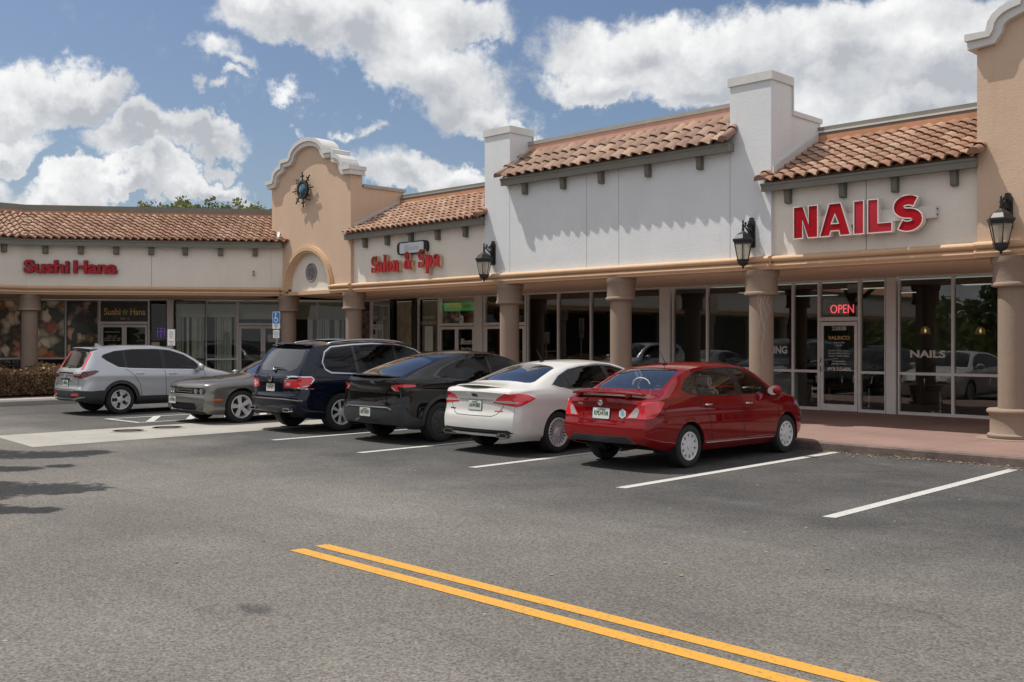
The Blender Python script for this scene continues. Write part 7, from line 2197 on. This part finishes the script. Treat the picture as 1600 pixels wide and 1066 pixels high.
regs = [
 rg('front_side_window', MT['glass_tint'], [('side', [(3.12, 1.075), (2.22, 1.102), (2.20, 1.555), (2.37, 1.535), (2.73, 1.415), (2.98, 1.26)])], GI, True),
 rg('rear_side_window', MT['glass_tint'], [('side', [(2.10, 1.105), (1.22, 1.135), (1.20, 1.552), (1.5, 1.57), (2.10, 1.562)])], GI, True),
 rg('quarter_window', MT['glass_tint'], [('side', [(1.13, 1.14), (1.0, 1.165), (.75, 1.31), (.64, 1.405), (.69, 1.45), (.96, 1.525), (1.13, 1.542)])], GI, True),
 rg('window_trim', MT['blacktrim'], [('side', DLO)], -.003, True),
 rg('rear_window', MT['glass_rear'], [('top', [(.13, 0), (.14, .50), (.17, .62), (.24, .64), (.40, .58), (.435, .50), (.44, 0)])], GI),
 rg('windscreen', MT['glass'], [('top', [(3.62, 0), (3.55, .45), (3.42, .70), (3.34, .70), (2.66, .58), (2.56, .50), (2.53, 0)])], GI),
 rg('taillight', MT['tail_dark'], [('rear', [(.44, .93), (.95, .88), (.95, 1.05), (.70, 1.08), (.62, 1.0), (.44, .965)]), ('side', [(-.01, .90), (.10, .92), (.36, .99), (.50, 1.06), (.40, 1.085), (.18, 1.06), (-.01, 1.05)])], .006, True),
 rg('headlight', MT['lens'], [('side', [(3.95, .88), (4.3, .76), (4.63, .62), (4.63, .74), (4.35, .86), (4.1, .91)]), ('front', [(.24, .60), (.6, .58), (.6, .70), (.3, .66)])], .003, True),
 rg('lower_cladding', MT['cladding'], [('side', [(-.01, .22), (.7, .22), (.7, .60), (.52, .60), (.3, .585), (-.01, .60)]), ('rear', [(0, .20), (.95, .20), (.95, .60), (.6, .60), (.5, .585), (0, .585)]), ('side', [(1.2, .2), (3.4, .2), (3.4, .42), (1.2, .44)])], .006, False),
]
SILV = paint('silver_paint', (.56, .58, .61), .4, .3, 1)
C, s = make_car('silver_suv', 'silver compact SUV at the left with L-shaped tail lights and grey cladding', 'car', (-25.05, 10.65-1.02+4.62/2, 0), R(90), sp, regs, SILV, dict(kind='spoke', rim=.68, n=5, w0=.024, w1=.030, pair=.30, loop=1), MT['rim_machined'], MT['seat_dark'], None)
s.strip('door_gap', [[(1.16, 1.10), (1.36, .95), (1.50, .72), (1.54, .42)], [(2.16, 1.07), (2.18, .42)], [(3.22, 1.04), (3.28, .8), (3.20, .42)]], 'side', MT['seam'], C)
s.strip('window_chrome', [[(3.22, 1.045), (2.2, 1.075), (1.3, 1.11), (.97, 1.14), (.71, 1.29)]], 'side', mt['chrome'], C, .014, .004)
for xw in (1.02, 3.68):
    o1 = arc(xw, .355, .48, .48, 178, 2, 28); i1 = arc(xw, .355, .41, .41, 2, 178, 28)
    for sg in (1, -1): s.decal('arch_cladding', o1+i1, 'side', MT['cladding'], C, .012, .03, .05, sg)
for sg in (1, -1):
    s.decal('pillar_light', [(.15, sg*.66), (.17, sg*.735), (.40, sg*.665), (.43, sg*.60), (.39, sg*.60), (.22, sg*.655)], 'top', MT['tail_red'], C, .008, .012, .03)
    s.decal('rear_reflector', [(.42, .475), (.74, .475), (.72, .535), (.44, .52)], 'rear', MT['tail_red'], C, .014, .01, .03, sg)
    s.decal('taillight_bar', [(.48, .945), (.72, .955), (.72, .975), (.48, .96)], 'rear', MT['tail_red'], C, .012, .006, .03, sg)
s.decal('bumper_trim', [(-.86, .44), (-.6, .39), (-.5, .355), (.5, .355), (.6, .39), (.86, .44), (.86, .465), (.58, .42), (.48, .395), (-.48, .395), (-.58, .42), (-.86, .465)], 'rear', MT['silver_rail'], C, .02, .02, .03)
s.decal('trim_strip', [(-.44, 1.005), (.44, 1.005), (.44, 1.03), (-.44, 1.03)], 'rear', mt['chrome'], C, .012, .015, .03)
s.decal('plate_brow', [(-.30, .855), (.30, .855), (.28, .885), (-.28, .885)], 'rear', mt['chrome'], C, .012, .015, .03)
s.strip('lid_gap', [[(-.72, 1.06), (-.66, .90), (-.64, .66), (-.58, .62), (0, .615), (.58, .62), (.64, .66), (.66, .90), (.72, 1.06)]], 'rear', MT['seam'], C, .009, .0015, False)
b = LB(); h = s.hit('rear', 0, .95); p = h[0]
for sg in (-1, 1): b.tube([(p.x-.015, sg*.040, .985), (p.x-.02, sg*.032, .915)], .009, 6)
b.tube([(p.x-.018, -.036, .95), (p.x-.018, .036, .95)], .008, 6); b.tube([(p.x-.012, .06*math.cos(k*PI/8), .95+.05*math.sin(k*PI/8)) for k in range(17)], .005, 5); b.build('emblem', mt['chrome'], C)
plate(s, C, 0, .765, 'rear', 'LMB 55Q')
bar_across(s, C, 'roof_spoiler', .46, 1.63, .60, .22, .035, SILV, .05, .03, up=-.10)
antenna(s, C, .86, True, SILV)
h = s.hit('top', .15, 0); b = LB(); b.tube([(h[0].x-.02, 0, h[0].z), (h[0].x-.02, .06, h[0].z+.05), (h[0].x-.01, -.3, h[0].z+.03)], [.025, .014, .007], 8); b.build('rear_wiper', MT['blacktrim'], C)
door_mirror(s, C, 3.05, 1.07, SILV, 1.1)
handles(s, C, ((1.50, .985), (2.36, .965)), SILV, .2)
for o in bpy.data.objects: o.select_set(False)
